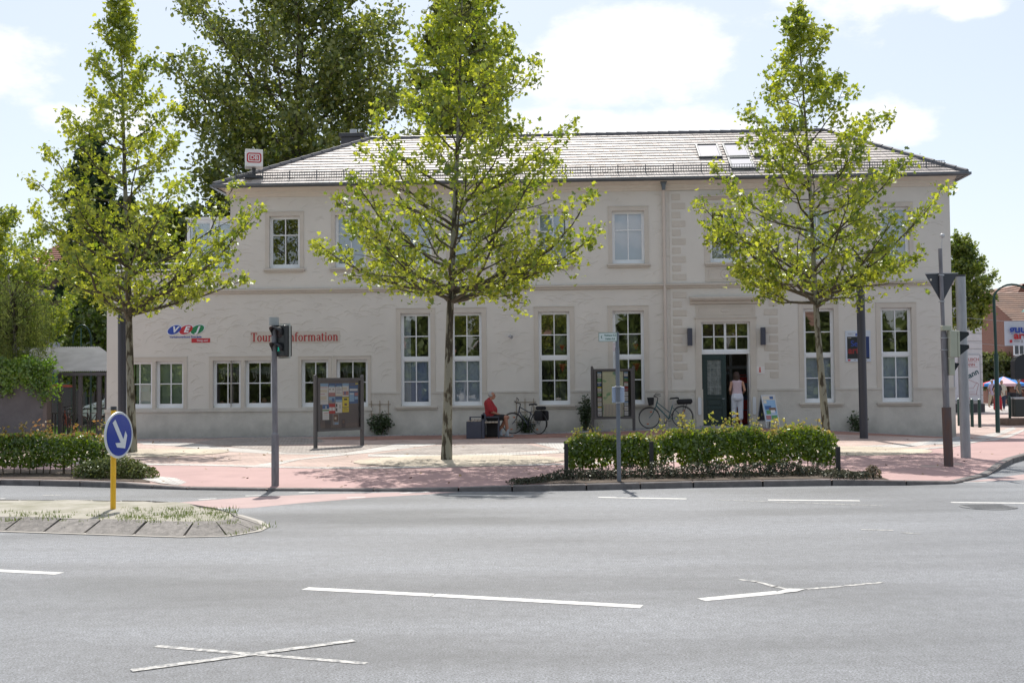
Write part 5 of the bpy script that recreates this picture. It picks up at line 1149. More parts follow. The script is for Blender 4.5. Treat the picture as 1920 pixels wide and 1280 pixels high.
W_ = 2*h-.214; x0 = -h+.107; HH = zt-zb
def P(a, b, c, d, L_): paper(t, x0+W_*a, x0+W_*b, zt-HH*d, zt-HH*c, L_)
P(.03, .24, .06, .50, ['white', (0, 1, 0, .14, 'sky'), (.05, .9, .18, .2, 'red'), (.05, .85, .3, .42, 'cream'), (.05, .6, .5, .52, 'red'), (.05, .8, .6, .78, 'cream'), (.1, .9, .84, .85, 'grey')])
P(.25, .41, .06, .33, ['white', (0, 1, 0, .28, 'blue'), (.05, .9, .18, .27, 'sky'), (.1, .3, .42, .5, 'brown'), (.6, .8, .42, .5, 'brown'), (0, 1, .72, 1, 'pink')])
P(.42, .58, .06, .33, ['white', (0, 1, 0, .26, 'blue'), (.2, .9, .2, .26, 'sky'), *lines(6), (0, 1, .85, 1, 'cream')])
P(.59, .75, .06, .34, ['white', (0, 1, 0, .2, 'sky'), (0, .7, .3, .5, 'cream'), (.1, .95, .6, .9, 'pink'), (.3, .5, .62, .86, 'blue')])
P(.76, .985, .06, .49, ['blue', (.1, .8, .06, .1, 'brown'), (.7, 1, 0, .06, 'yellow'), (.05, .95, .27, .38, 'white'), (.02, .55, .46, .9, 'sky'), (.6, .98, .46, .62, 'pink'), (.6, .98, .66, .8, 'sky'), (.1, .5, .5, .55, 'white')])
P(.25, .41, .34, .48, ['sky', (0, 1, .5, 1, 'grey'), (.5, .9, .2, .8, 'blue')]); P(.42, .58, .34, .45, ['sky', (0, 1, 0, .6, 'blue')])
P(.25, .41, .485, .69, ['red', (.08, .48, .36, .72, 'white'), (.54, .95, .36, .72, 'white')])
P(.42, .58, .455, .68, ['white', (.06, .26, .15, .45, 'black'), (.06, .26, .55, .85, 'black'), (.62, .74, .25, .6, 'grey')])
P(.59, .75, .355, .56, ['yellow', (.25, .75, .12, .3, 'black'), (.3, .7, .62, .85, 'brown')]); P(.59, .75, .57, .67, ['yellow', *lines(3, 'brown', .15, .85, .1, .9)])
P(.10, .26, .50, .82, ['white', (0, 1, 0, .28, 'blue'), (.45, .6, .1, .25, 'white'), (0, 1, .34, .42, 'green'), (.15, .8, .55, .57, 'red'), (.15, .8, .68, .7, 'cream')])
P(.35, .50, .70, .93, ['grey', (.1, .9, .05, .7, 'brown'), (.3, .6, .3, .5, 'cream'), (.3, .9, .82, .95, 'sky')])
P(.16, .30, .83, .99, ['dark']); P(.57, .66, .82, .99, ['dark', (.2, .8, .1, .5, 'brown')])
mb = MB(); mb.add([(-h+.1, -.05, zb), (h-.1, -.05, zb), (h-.1, -.05, zt), (-h+.1, -.05, zt)], [(0, 1, 2, 3)]); mb.build('glass', glassmat('board_glass', .0, (.97, .97, .97)), t, fix=False)
# town map board
a_, c_ = wl(wp(1111, 820, 1.5)[0], -1.5), wl(wp(1190, 820, 1.5)[0], -1.5)
mid = (a_+c_)/2; dv = (c_-a_); dv = Vector((dv.x, .28, 0)); a_, c_ = mid-dv/2, mid+dv/2
for v in (a_, c_): v.z = terr(v.x, v.y)
t, h, zb, zt = board('map_board', 'dark framed town map board behind the hedge', a_, c_, 1.98+.0, .42)
W_ = 2*h-.214; x0 = -h+.107; HH = zt-zb
mm_ = mat('town_map', (.42, .47, .33), .6); n = mm_.node_tree.nodes; L = mm_.node_tree.links; vo = n.new('ShaderNodeTexVoronoi'); vo.inputs['Scale'].default_value = 9; nz = n.new('ShaderNodeTexNoise'); nz.inputs['Scale'].default_value = 3.5; nz.inputs['Detail'].default_value = 8
c = n['Texture Coordinate']; L.new(c.outputs['Object'], vo.inputs[0]); L.new(c.outputs['Object'], nz.inputs[0]); r = n.new('ShaderNodeValToRGB'); e = r.color_ramp.elements; e[0].position = .33; e[0].color = (.16, .28, .34, 1); e[1].position = .72; e[1].color = (.42, .20, .14, 1)
for q, col in ((.40, (.30, .50, .28)), (.47, (.70, .70, .52)), (.60, (.66, .68, .52))): x = e.new(q); x.color = (*col, 1)
L.new(nz.outputs['Fac'], r.inputs[0]); L.new(r.outputs[0], n['Principled BSDF'].inputs['Base Color'])
mb = MB(); mb.box(x0+W_*.20, x0+W_*.80, .004, .012, zb+.01, zt-.01); mp_ = mb.build('map', mm_, t)
mb = MB(); mb.box(x0+W_*.22, x0+W_*.78, .001, .0035, zb+.03, zb+.40)
for i in range(14): x = x0+W_*(.23+.54*i/13); mb.box(x-.006, x+.006, -.001, .0008, zb+.04, zb+.38, 1)
mb.build('street_index', [PC['cream'], PC['grey']], mp_)
mb = MB(); mb.box(x0, x0+W_*.19, .004, .012, zb, zt); mb.box(x0+W_*.81, x0+W_, .004, .012, zb, zt); mb.build('side_panel', PC['black'], t)
rr = random.Random(5); ks = ['white', 'cream', 'red', 'white', 'sky', 'white', 'pink', 'yellow', 'green', 'white', 'blue']
for sd_, (a, b) in enumerate(((.055, .165), (.825, .935))):
    for i in range(9):
        k = rr.choice(ks) if not (sd_ == 0 and i == 7) else 'yellow'; k2 = rr.choice(ks)
        paper(t, x0+W_*a, x0+W_*b, zt-HH*(.02+.108*i+.096), zt-HH*(.02+.108*i), [k if rr.random() > .45 else 'white', (.0, 1, .0, .3, k2), (.15, .8, .5, .6, 'grey'), (.15, .6, .7, .78, rr.choice(ks))], .002)
mb = MB(); mb.add([(-h+.1, -.05, zb), (h-.1, -.05, zb), (h-.1, -.05, zt), (-h+.1, -.05, zt)], [(0, 1, 2, 3)]); mb.build('glass', MATS['board_glass'], t, fix=False)
# street-name sign pole in the hedge
b = gp(1161, 903)
t = thing('street_sign', 'slim grey pole with white signpost plate at its top, in the hedge bed', 'sign post', b)
k_ = (903-718)/(CZ-b.z)
mb = MB(); mb.tube([(0, 0, -.02), (-.005, 0, 2.26)], .036, 12); mb.tube([(-.005, 0, 2.2), (-.005, 0, 2.52)], .030, 12); mb.build('pole', mat('blue_grey_pole', (.16, .18, .21), .5, .3, var=.15), t, smooth=True)
R = T3(-.01, -.045, 2.44) @ Matrix.Rotation(rad(-8), 4, 'Z')
mb = MB(); mb.bbox(-.31, .0, -.012, .012, -.075, .075, .004, M=R); pl = mb.build('sign_plate', mat('sign_plate_white', (.60, .66, .64), .4), t)
mb = MB(); ring(mb, -.31, .0, -.075, .075, .006, -.0145, -.0125); 
mb.prism([(-.275, 0), (-.255, .03), (-.25, .022), (-.262, 0), (-.25, -.022), (-.255, -.03)], -.0145, -.0125)
mb.v = [tuple(R @ Vector(v)) for v in mb.v]; mb.build('border', mat('sign_green', (.02, .14, .09), .5), pl)
text('Rathaus 0,2', .042, MATS['sign_green'], 'lettering', pl, R @ T3(-.115, -.0135, .028), .0008, .0006); text('Hafen 0,4', .042, MATS['sign_green'], 'lettering', pl, R @ T3(-.115, -.0135, -.032), .0008, .0006)
mb = MB(); mb.box(-.075, -.045, -.01, .01, 2.20, 2.34); mb.build('small_plate', mat('plate_white_red', (.6, .5, .5), .5), t)
mb = MB(); mb.bbox(-.10, .11, .03, .045, 1.33, 1.60, .006); mb.build('back_plate', mat('sign_back_blue', (.38, .45, .58), .45, .2), t)
mb = MB()
for z in (1.33, 1.60): mb.bbox(-.05, .05, -.045, .05, z-.012, z+.012, .004)
mb.build('clamp', GALV, t)
# right signal mast with sign and signal heads seen from the side
b = gp(1779, 874)
t = thing('signal_mast', 'rusty grey mast with the back of a triangular sign and side-facing signal', 'traffic light', b)
RUST = mat('rusty_sleeve', (.10, .085, .09), .7, .2, col2=(.14, .08, .06), vscale=5, stretch=(3, 3, .5), detail=9)
mb = MB(); mb.tube([(0, 0, -.03), (-.022, 0, 1.14)], .088, 16); mb.build('sleeve', RUST, t, smooth=True)
mb = MB(); mb.tube([(-.022, 0, 1.13), (-.04, 0, 2.5), (-.05, 0, 2.72)], [.062, .062, .045], 14); mb.tube([(-.05, 0, 2.72), (-.075, 0, 4.22)], .038, 12); mb.build('pole', PGREY, t, smooth=True)
mb = MB(); mb.tube([(-.075, 0, 4.05), (-.05, .02, 4.1), (-.03, 0, 4.42), (-.045, 0, 4.46)], .008, 6); mb.ell((-.03, -.01, 4.47), (.05, .05, .045), 12, 8); mb.build('detector', mat('detector_white', (.5, .5, .5), .3), t)
SBK = mat('sign_back', (.06, .065, .075), .5, .3)
mb = MB(); tri = [(-.36, 3.73), (.28, 3.75), (-.045, 3.155)]
def rtri(s_): cx, cz = -.04, 3.54; return [(cx+(x-cx)*s_, cz+(z-cz)*s_) for x, z in tri]
mb.prism(tri, .045, .052); tr_ = mb.build('sign_plate', SBK, t)
mb = MB(); mb.prism(tri, .053, .056); mb.box(-.36, .28, .03, .056, 3.735, 3.75); mb.build('sign_rim', mat('rim_grey', (.45, .46, .48), .4, .4), tr_)
mb = MB(); mb.box(-.27, -.235, .042, .0445, 3.60, 3.64); mb.build('sticker', PC['cream'], tr_)
mb = MB()
for z in (3.70, 3.19): mb.bbox(-.115, -.02, -.045, .045, z-.012, z+.012, .004)
mb.build('clamp', GALV, t)
HOUS = mat('pale_green_housing', (.40, .42, .33), .55, var=.08)
mb = MB(); mb.bbox(.02, .17, -.16, .02, 2.10, 2.62, .015); mb.bbox(-.1, .08, -.10, .02, 2.62, 2.72, .01); mb.box(.09, .095, -.163, -.16, 2.12, 2.60); hs = mb.build('signal_housing', HOUS, t)
mb = MB(); mb.bbox(.17, .21, -.17, .03, 2.11, 2.61, .012); mb.build('front_panel', HOUS, hs)
R = T3(.21, -.07, 2.36) @ Matrix.Rotation(rad(90), 4, 'Z')
for z in (.14, -.11):
    mb = MB(); mb.prism([(.20, 2.36+z+.1), (.38, 2.36+z+.09), (.39, 2.36+z+.03), (.20, 2.36+z-.11)], -.16, .02); mb.build('visor', mat('visor_dark', (.02, .024, .03), .25), hs)
mb = MB(); mb.bbox(.02, .12, -.12, .0, 1.76, 2.09, .01); sm_ = mb.build('small_signal', HOUS, t)
mb = MB(); mb.prism([(.12, 2.0), (.20, 1.99), (.20, 1.96), (.12, 1.84)], -.11, -.01); mb.build('visor', MATS['visor_dark'], sm_)
mb = MB()
for z in (2.25, 2.48): mb.bbox(-.10, .03, -.07, .07, z-.01, z+.01, .003)
mb.build('clamp', GALV, t)
# large galvanised pole
b = gp(1811, 859)
t = thing('metal_column', 'thick bare galvanised steel column with dark cap', 'pole', b)
mb = MB(); mb.tube([(0, 0, -.05), (-.03, 0, 3.86)], .103, 20); mb.build('shaft', mat('galvanised_column', (.34, .35, .37), .42, .35, var=.15, vscale=7, stretch=(2, 2, .4)), t, smooth=True)
mb = MB(); mb.tube([(-.03, 0, 3.86), (-.03, 0, 3.90)], .106, 20); mb.build('cap', DARKM, t)
# lamp columns in front of the building
COLM = mat('anthracite_column', (.045, .047, .06), .42, .2)
def lampcol(px, py, label, h, light):
    b = gp(px, py); t = thing('lamp_column', label, 'lamp column', b, 0, 'light columns on the forecourt')
    mb = MB(); mb.tube([(0, 0, -.05), (-.02, 0, h)], .115, 20); mb.build('shaft', COLM, t, smooth=True)
    mb = MB(); mb.tube([(-.02, 0, h), (-.03, 0, h+.78)], .10, 20); mb.build('diffuser', mat('opal_cylinder', (.40, .42, .43), .3) if light else COLM, t, smooth=True)
    mb = MB(); mb.tube([(-.03, 0, h+.78), (-.03, 0, h+.83)], .118, 20); mb.build('cap', COLM, t)
lampcol(1620, 821.5, 'dark round lamp column between the two right tall windows', 4.25, False)
lampcol(229, 833, 'dark round lamp column with pale top at the wing corner', 3.95, True)
# short posts in the hedge
for i, (x, y, hh, lb) in enumerate(((1572, 893, .52, 'short dark wooden post at the right end of the hedge'), (1062, 895, .60, 'short dark post inside the left end of the hedge'), (1222, 893, .62, 'short dark post in the gap of the hedge'))):
    b = gp(x, y); t = MB(); t.bbox(-.035, .035, -.035, .035, -.05, hh, .006); o = t.build('hedge_post', mat('dark_wood', (.035, .035, .035), .8, var=.3), None); o.location = b; tag(o, lb, 'post', 'posts along the hedge')
# green bollards and cycle rails
BGR = mat('bottle_green_paint', (.012, .05, .045), .35)
for i, (x, y, lb) in enumerate(((1798.5, 795, 'dark green bollard nearest the station corner, left of the steel column'), (1823, 797, 'dark green bollard just right of the steel column'), (1837, 798, 'dark green bollard furthest from the steel column'))):
    b = Vector((*gflat(x, y, .02), .02)); o = thing('bollard', lb, 'bollard', b, 0, 'green bollards at the street entrance')
    mb = MB(); mb.tube([(0, 0, -.1), (0, 0, .98)], .062, 12); mb.build('shaft', BGR, o, smooth=True)
    mb = MB(); mb.ell((0, 0, .98), (.064, .064, .045), 12, 6); mb.build('cap', mat('bollard_cap', (.3, .35, .34), .3, .3), o, smooth=True)
a = Vector((*gflat(1823, 797, .02), .92)); c = Vector((*gflat(1837, 798, .02), .92)); mb = MB(); mb.tube([a, c], .008, 5); o = mb.build('chain', BGR); tag(o, 'thin dark rail joining the two right green bollards', 'rail')
# arched green street lamp
b = Vector((*gflat(1871, 808, .02), .02)); sc_ = (808-712)/1.73
t = thing('street_lamp', 'tall dark green street lamp with arched top at the right', 'street lamp', b)
mb = MB(); mb.tube([(0, 0, -.05), (0, 0, 2.6)], .075, 12); mb.tube([(0, 0, 2.6), (-.03, 0, 4.45)], .05, 12)
arc_ = [(-.03+.62-.62*math.cos(rad(a)), 0, 4.45+.50*math.sin(rad(a))) for a in range(0, 181, 15)]; mb.tube(arc_, .036, 10); mb.build('pole', BGR, t, smooth=True)
mb = MB(); mb.tube([(1.21, 0, 4.45), (1.21, 0, 4.3), (1.21, 0, 4.22), (1.21, 0, 4.02)], [.05, .07, .10, .30], 16); mb.build('lamp_shade', mat('green_shade', (.10, .28, .25), .3), t, smooth=True)
# curved lamp at the left behind the shelter
p = at(170, 800, 47)
t = thing('street_lamp', 'dark green curved lamp before the glass canopy at the left', 'street lamp', (p.x, 47, .05))
mb = MB(); mb.tube([(0, 0, 0), (0, 0, 3.6)]+[(-.36+.36*math.cos(rad(a)), 0, 3.6+.62*math.sin(rad(a))) for a in range(15, 181, 15)]+[(-.36-.36, 0, 3.5)], .035, 10); mb.build('pole', BGR, t, smooth=True)
mb = MB(); mb.tube([(-.40, 0, 3.0), (-.40, 0, 2.7), (-.40, 0, 2.62), (-.40, 0, 2.4)], [.08, .1, .12, .42], 16); mb.tube([(-.40, 0, 4.1), (-.40, 0, 2.9)], .02, 6); mb.build('lamp_shade', mat('teal_shade', (.03, .12, .12), .3), t, smooth=True)
# sandwich board at the door
b = gp(1440, 805); up_ = wl(wp(1440, 800, .9)[0], -.9); z = terr(up_.x, up_.y)
t = thing('sandwich_board', 'folding advertising board with blue holiday poster beside the door', 'sandwich board', (up_.x, up_.y, z), rad(32))
SF = mat('silver_frame', (.5, .52, .55), .35, .5)
def panel(sgn, nm, post_):
    M = Matrix.Rotation(rad(13*sgn), 4, 'X'); M = T3(0, 0, 1.05) @ M
    mb = MB(); ring(mb, -.29, .29, -.86, -.02, .03, -.015, .015); mb.v = [tuple(M @ Vector(v)) for v in mb.v]; fr = mb.build('frame', SF, t)
    for x in (-.28, .28):
        mb = MB(); mb.tube([M @ Vector((x, 0, -.86)), M @ Vector((x, 0, -1.07))], .012, 6); mb.build('leg', SF if post_ else BLACK, t)
    if post_:
        ks = ['sky', (0, 1, 0, .16, 'cream'), (.6, .9, .02, .13, 'blue'), (.05, .3, .18, .3, 'cream'), (.05, .95, .3, .38, 'sky'), (.1, .6, .40, .55, 'blue'), (.4, .95, .48, .62, 'brown'), (.15, .5, .58, .75, 'green'), (.5, .85, .58, .70, 'white'), (.05, .95, .75, .78, 'white'), (.05, .45, .80, .96, 'pink'), (.5, .95, .80, .96, 'green')]
        mb = MB(); cols = []
        def add(a, b_, c, d, col, yy):
            if col not in cols: cols.append(col)
            k = len(mb.v); mb.box(a, b_, yy, yy+.001, c, d, cols.index(col)); mb.v[k:] = [tuple(M @ Vector(v)) for v in mb.v[k:]]
        X0, X1, Z0, Z1 = -.262, .262, -.83, -.05; add(X0, X1, Z0, Z1, ks[0], -.006)
        for k, (a, b_, c, d, col) in enumerate(ks[1:]): add(X0+(X1-X0)*a, X0+(X1-X0)*b_, Z1-(Z1-Z0)*d, Z1-(Z1-Z0)*c, col, -.0085-.0004*k)
        mb.build('poster', [PC[c] for c in cols], t)
    else:
        mb = MB(); mb.box(-.262, .262, -.006, .006, -.83, -.05); mb.v = [tuple(M @ Vector(v)) for v in mb.v]; mb.build('back_panel', mat('board_back', (.06, .07, .08), .5), t)
panel(-1, 'front', True); panel(1, 'rear', False)
# poster on the wall at right
u, z = wp(1608.5, 649); t = wt('wall_poster', 'framed black poster with blue and red lettering behind the lamp column', 'poster', u, 0, z)
mb = MB(); mb.bbox(-.40, .40, -.03, 0, -.50, .50, .006); mb.build('frame', mat('poster_frame', (.55, .60, .68), .4), t)
mb = MB(); mb.box(-.345, .355, -.034, -.0305, -.40, .31); mb.build('print', mat('poster_black', (.012, .014, .016), .35), t)
mb = MB(); mb.box(.20, .35, -.0365, -.0345, -.36, .31); mb.build('blue_field', mat('poster_blue', (.01, .03, .13), .4), t)
text('Sein', .26, mat('poster_letter_blue', (.02, .06, .35), .5), 'lettering', t, T3(-.24, -.037, .08), .001, .001, 'LEFT', 0, .95); text('art', .30, mat('poster_letter_red', (.24, .02, .02), .5), 'lettering', t, T3(-.32, -.037, -.14), .001, .01, 'LEFT', 0, 1.0)
text('gut', .11, SB, 'lettering', t, T3(-.08, -.033, .39), .001, .004, 'LEFT'); text('Januar', .045, PC['cream'], 'lettering', t, T3(-.32, -.037, .27), .0006, 0, 'LEFT')
mb = MB(); mb.box(-.33, -.25, -.0335, -.0305, -.47, -.42); mb.build('mark', SR, t)
mb = MB()
for a in (-.14, -.1, -.02, .25): mb.box(a, a+.025, -.0335, -.0305, -.46, -.43)
for zz, b_ in ((.42, .0), (.40, -.15), (.375, -.1)): mb.box(-.32, b_-.05, -.0335, -.0305, zz-.004, zz+.004)
mb.build('small_print', PC['grey'], t)
# ---- bench
bp = gp(903, 822); DB_ = mat('bench_blue_grey', (.05, .055, .085), .5, var=.08); WD = mat('weathered_slats', (.42, .36, .30), .85, var=.2, vscale=9, stretch=(1, 1, 6))
bz = terr(bp.x, bp.y+.6)
t = thing('bench', 'dark steel double bench with pale wooden seats against the wall', 'bench', (bp.x, bp.y, bz), 0)
mb = MB(); mb.bbox(-.455, -.01, .0, 1.9, 0, .50, .008); mb.build('pedestal', DB_, t)
mb = MB(); mb.bbox(.12, .50, .75, 1.6, .02, .42, .008); mb.build('pedestal', mat('bench_black', (.02, .02, .025), .6), t)
for y in (0, 1.7):
    mb = MB(); mb.bbox(.0, .09, y, y+.08, 0, .72, .008); mb.build('leg', DB_, t)
mb = MB(); mb.bbox(.48, .53, .1, .16, 0, .55, .006); mb.build('leg', DB_, t)
mb = MB(); mb.bbox(.48, .53, 1.72, 1.78, 0, .55, .006); mb.build('leg', DB_, t)
for i in range(4):
    x = -.43+i*.105; mb = MB(); mb.bbox(x, x+.09, .02, 1.88, .505, .53, .006); mb.build('slat', WD, t)
    x = .10+i*.10; mb = MB(); mb.bbox(x, x+.09, .02, 1.88, .455, .495, .006); mb.build('slat', WD, t)
mb = MB(); mb.tube([(.04, .04, .72), (.04, .04, .66), (.04, 1.75, .66)], .03, 8); mb.bbox(-.01, .13, .0, .3, .56, .72, .02); mb.build('backrest', DB_, t)
mb = MB(); mb.tube([(.05, .05, .63), (.51, .05, .63), (.51, .05, .5)], .016, 6); mb.tube([(-.02, .3, .63), (-.34, .3, .63), (-.34, .3, .53)], .016, 6); mb.bbox(-.37, -.32, .27, .33, .53, .64, .005); mb.build('armrest', DB_, t)
BENCH = (bp.x, bp.y, bz)

# ================================================================== BICYCLES
def bike(name, label, rear, front, frame_col, steer=0, lady=False, lean=0, bag=None, basket=False):
    rear, front = Vector(rear), Vector(front); d = front-rear; L_ = 1.06; yaw = math.atan2(d.y, d.x)
    t = thing(name, label, 'bicycle', rear, yaw); t.rotation_euler = (lean, math.atan2(-(front.z-rear.z), d.to_2d().length), yaw)
    FM = frame_col; TY = mat('rubber', (.02, .02, .02), .8); RM = mat('rim_alloy', (.35, .36, .38), .35, .8); SP = mat('spoke_steel', (.4, .4, .42), .3, .9); R = .34
    hx, hz = .80, .84; ax = .04   # head tube
    piv = Vector((hx, 0, hz)); axis = Vector((-.30, 0, 1)).normalized(); MS = Matrix.Translation(piv) @ Matrix.Rotation(steer, 4, axis) @ Matrix.Translation(-piv)
    def wheel(c, M):
        w = MB(); w.torus((0, 0, 0), R-.028, .007, 40, 5, M=M @ T3(*c)); w.tube([M @ Vector((c[0], -.05, c[2])), M @ Vector((c[0], .05, c[2]))], .018, 8); o = w.build('wheel', RM, t, smooth=True)
        w = MB(); w.torus((0, 0, 0), R-.015, .017, 44, 8, M=M @ T3(*c)); w.build('tyre', TY, o, smooth=True)
        w = MB()
        for i in range(28):
            a = 2*math.pi*i/28; s_ = .03 if i % 2 else -.03; w.tube([M @ Vector((c[0]+.015*math.cos(a+.9), s_, c[2]+.015*math.sin(a+.9))), M @ Vector((c[0]+(R-.03)*math.cos(a), 0, c[2]+(R-.03)*math.sin(a)))], .0011, 3, caps=False)
        w.build('spokes', SP, o, fix=False)
        for a in (1.9, 5.0):
            w = MB(); cx, cz = c[0]+.2*math.cos(a), c[2]+.2*math.sin(a); w.bbox(cx-.035, cx+.035, -.012, .012, cz-.016, cz+.016, .004, M=M); w.build('reflector', mat('orange_reflector', (.55, .13, .02), .3), o)
    I = Matrix.Identity(4); wheel((0, 0, R), I); wheel((L_, 0, R), MS)
    BB = Vector((.44, 0, .29)); ST_ = Vector((.30, 0, .72)); HT, HB = Vector((.775, 0, .88)), Vector((.825, 0, .72))
    f = MB()
    f.tube([BB, ST_], .016, 8); f.tube([HB+Vector((0, 0, .01)), BB], .02, 8); f.tube([HT, HB], .02, 8)
    if lady: f.tube([HT+Vector((.02, 0, -.05)), Vector((.385, 0, .47))], .014, 8)
    else: f.tube([HT+Vector((.01, 0, -.03)), ST_+Vector((.015, 0, -.06))], .016, 8)
    for s_ in (-.05, .05): f.tube([BB+Vector((0, s_*.6, 0)), (0, s_, R)], .009, 6); f.tube([ST_+Vector((.01, s_*.3, -.07)), (0, s_, R)], .008, 6)
    f.build('frame', FM, t, smooth=True)
    f = MB()
    for s_ in (-.045, .045): f.tube([MS @ Vector(q) for q in ((.83, 0, .70), (.85, s_, .66), (.95, s_, .46), (L_, s_, R))], [.015, .013, .011, .009], 8)
    f.build('fork', FM, t, smooth=True)
    f = MB()
    f.tube([MS @ Vector(q) for q in ((.775, 0, .88), (.755, 0, .96))], .014, 8)
    if lady:
        f.tube([MS @ Vector(q) for q in ((.755, 0, .96), (.80, 0, 1.0), (.84, 0, 1.0))], .012, 8)
        for s_ in (-1, 1): f.tube([MS @ Vector(q) for q in ((.84, 0, 1.0), (.88, s_*.14, 1.02), (.80, s_*.26, 1.08), (.66, s_*.29, 1.06))], .011, 8)
    else:
        f.tube([MS @ Vector(q) for q in ((.755, 0, .96), (.85, 0, .99))], .013, 8)
        for s_ in (-1, 1): f.tube([MS @ Vector(q) for q in ((.85, 0, .99), (.85, s_*.26, 1.01), (.83, s_*.30, 1.03), (.90, s_*.31, 1.12))], .012, 8)
    hb = f.build('handlebar', BLACK, t, smooth=True)
    f = MB(); f.tube([ST_, ST_+Vector((-.055, 0, .20))], .012, 8); f.build('seat_post', SP, t)
    s0 = ST_+Vector((-.06, 0, .21)); f = MB(); prof = [(-.15, .075, .0), (-.10, .085, .015), (0, .06, .01), (.10, .03, .005), (.14, .018, -.01)]; k = 10; base = len(f.v)
    for (x, w_, z_) in prof:
        for j in range(k): a = 2*math.pi*j/k; f.v.append((s0.x+x, w_*math.cos(a), s0.z+z_+.028*math.sin(a)))
    for i in range(len(prof)-1):
        for j in range(k): f.f.append((base+i*k+j, base+i*k+(j+1) % k, base+(i+1)*k+(j+1) % k, base+(i+1)*k+j)); f.m.append(0)
    f.f += [tuple(base+j for j in range(k)), tuple(base+(len(prof)-1)*k+j for j in range(k))]; f.m += [0, 0]; f.build('saddle', BLACK, t, smooth=True)
    f = MB(); f.torus((BB.x, -.05, BB.z), .085, .006, 24, 5); f.tube([(BB.x, -.06, BB.z), (BB.x+.10, -.07, BB.z-.13)], .009, 6); f.bbox(BB.x+.06, BB.x+.15, -.15, -.07, BB.z-.145, BB.z-.12, .004); f.tube([(BB.x, .06, BB.z), (BB.x-.10, .07, BB.z+.13)], .009, 6); f.bbox(BB.x-.15, BB.x-.06, .07, .15, BB.z+.12, BB.z+.145, .004); f.tube([(BB.x, -.055, BB.z+.085), (0, -.055, R+.035)], .004, 4); f.tube([(BB.x, -.055, BB.z-.085), (0, -.055, R-.035)], .004, 4); f.build('crankset', BLACK, t, smooth=True)
    f = MB()
    for (cx, M) in ((0, I), (L_, MS)):
        n_ = 12; a0, a1 = (50, 200) if cx == 0 else (20, 150); vs = []
        for i in range(n_+1):
            a = rad(a0+(a1-a0)*i/n_)
            for s_ in (-.025, 0, .025): vs.append(M @ Vector((cx+(R+.022-abs(s_)*.25)*math.cos(a), s_, R+(R+.022-abs(s_)*.25)*math.sin(a))))
        f.add(vs, [(3*i+j, 3*i+j+1, 3*i+j+4, 3*i+j+3) for i in range(n_) for j in (0, 1)])
    o = f.build('mudguard', BLACK, t, fix=False); o.modifiers.new('s', 'SOLIDIFY').thickness = .004
    f = MB()
    for s_ in (-.06, .06): f.tube([(.23, s_*.4, .74), (-.02, s_, .74), (-.30, s_, .74)], .006, 5); f.tube([(0, s_, R), (-.06, s_, .74)], .005, 5); f.tube([(0, s_, R), (-.16, s_, .74)], .005, 5)
    f.tube([(-.30, -.06, .74), (-.30, .06, .74)], .006, 5); f.build('luggage_rack', BLACK, t, smooth=True)
    f = MB(); f.tube([(.03, -.05, R), (-.02, -.16, .01)], .008, 5); f.build('kickstand', SP, t)
    BG = mat('black_bag', (.015, .015, .018), .8, var=.3, vscale=15)
    if bag == 'pannier':
        for s_ in (-1, 1):
            f = MB(); y0, y1 = sorted((s_*.08, s_*.22)); f.bbox(-.27, .03, y0, y1*.9, .42, .74, .05); f.build('pannier', BG, t, smooth=True)
        f = MB(); f.bbox(-.26, .04, -.1, .1, .76, .88, .04); f.build('top_bag', BG, t, smooth=True)
    if bag == 'top': f = MB(); f.bbox(-.34, .16, -.1, .1, .75, .90, .05); f.build('top_bag', BG, t, smooth=True)
    if basket:
        f = MB(); f.prism([(1.10, .98), (.88, .98), (.90, .76), (1.06, .74)], -.15, .15); f.v = [tuple(MS @ Vector(v)) for v in f.v]; f.build('basket', BG, t)
    return t
# dark trekking bike by the bench
r_ = Vector((*gflat(1010, 815.5, .14), .14)); r_.z = terr(r_.x, r_.y)
cosv = .74; f_ = r_+Vector((-1.06*cosv, 1.06*math.sqrt(1-cosv*cosv), 0)); f_.z = terr(f_.x, f_.y)
bike('bicycle', 'dark bicycle with black panniers beside the seated man', r_, f_, mat('dark_blue_frame', (.03, .035, .055), .35, coat=.3), rad(38), False, 0, 'pannier')
ur, uf = wp(1278, 790)[0], wp(1218, 790)[0]
rp_, fp_ = wl(ur, -.42), wl(ur-1.06, -.46); rp_.z = terr(rp_.x, rp_.y); fp_.z = terr(fp_.x, fp_.y)
bike('bicycle', 'teal ladies bicycle with front basket leaning by the downpipe', rp_, fp_, mat('teal_frame', (.015, .09, .10), .35, coat=.3), rad(-8), True, rad(4), 'top', True)

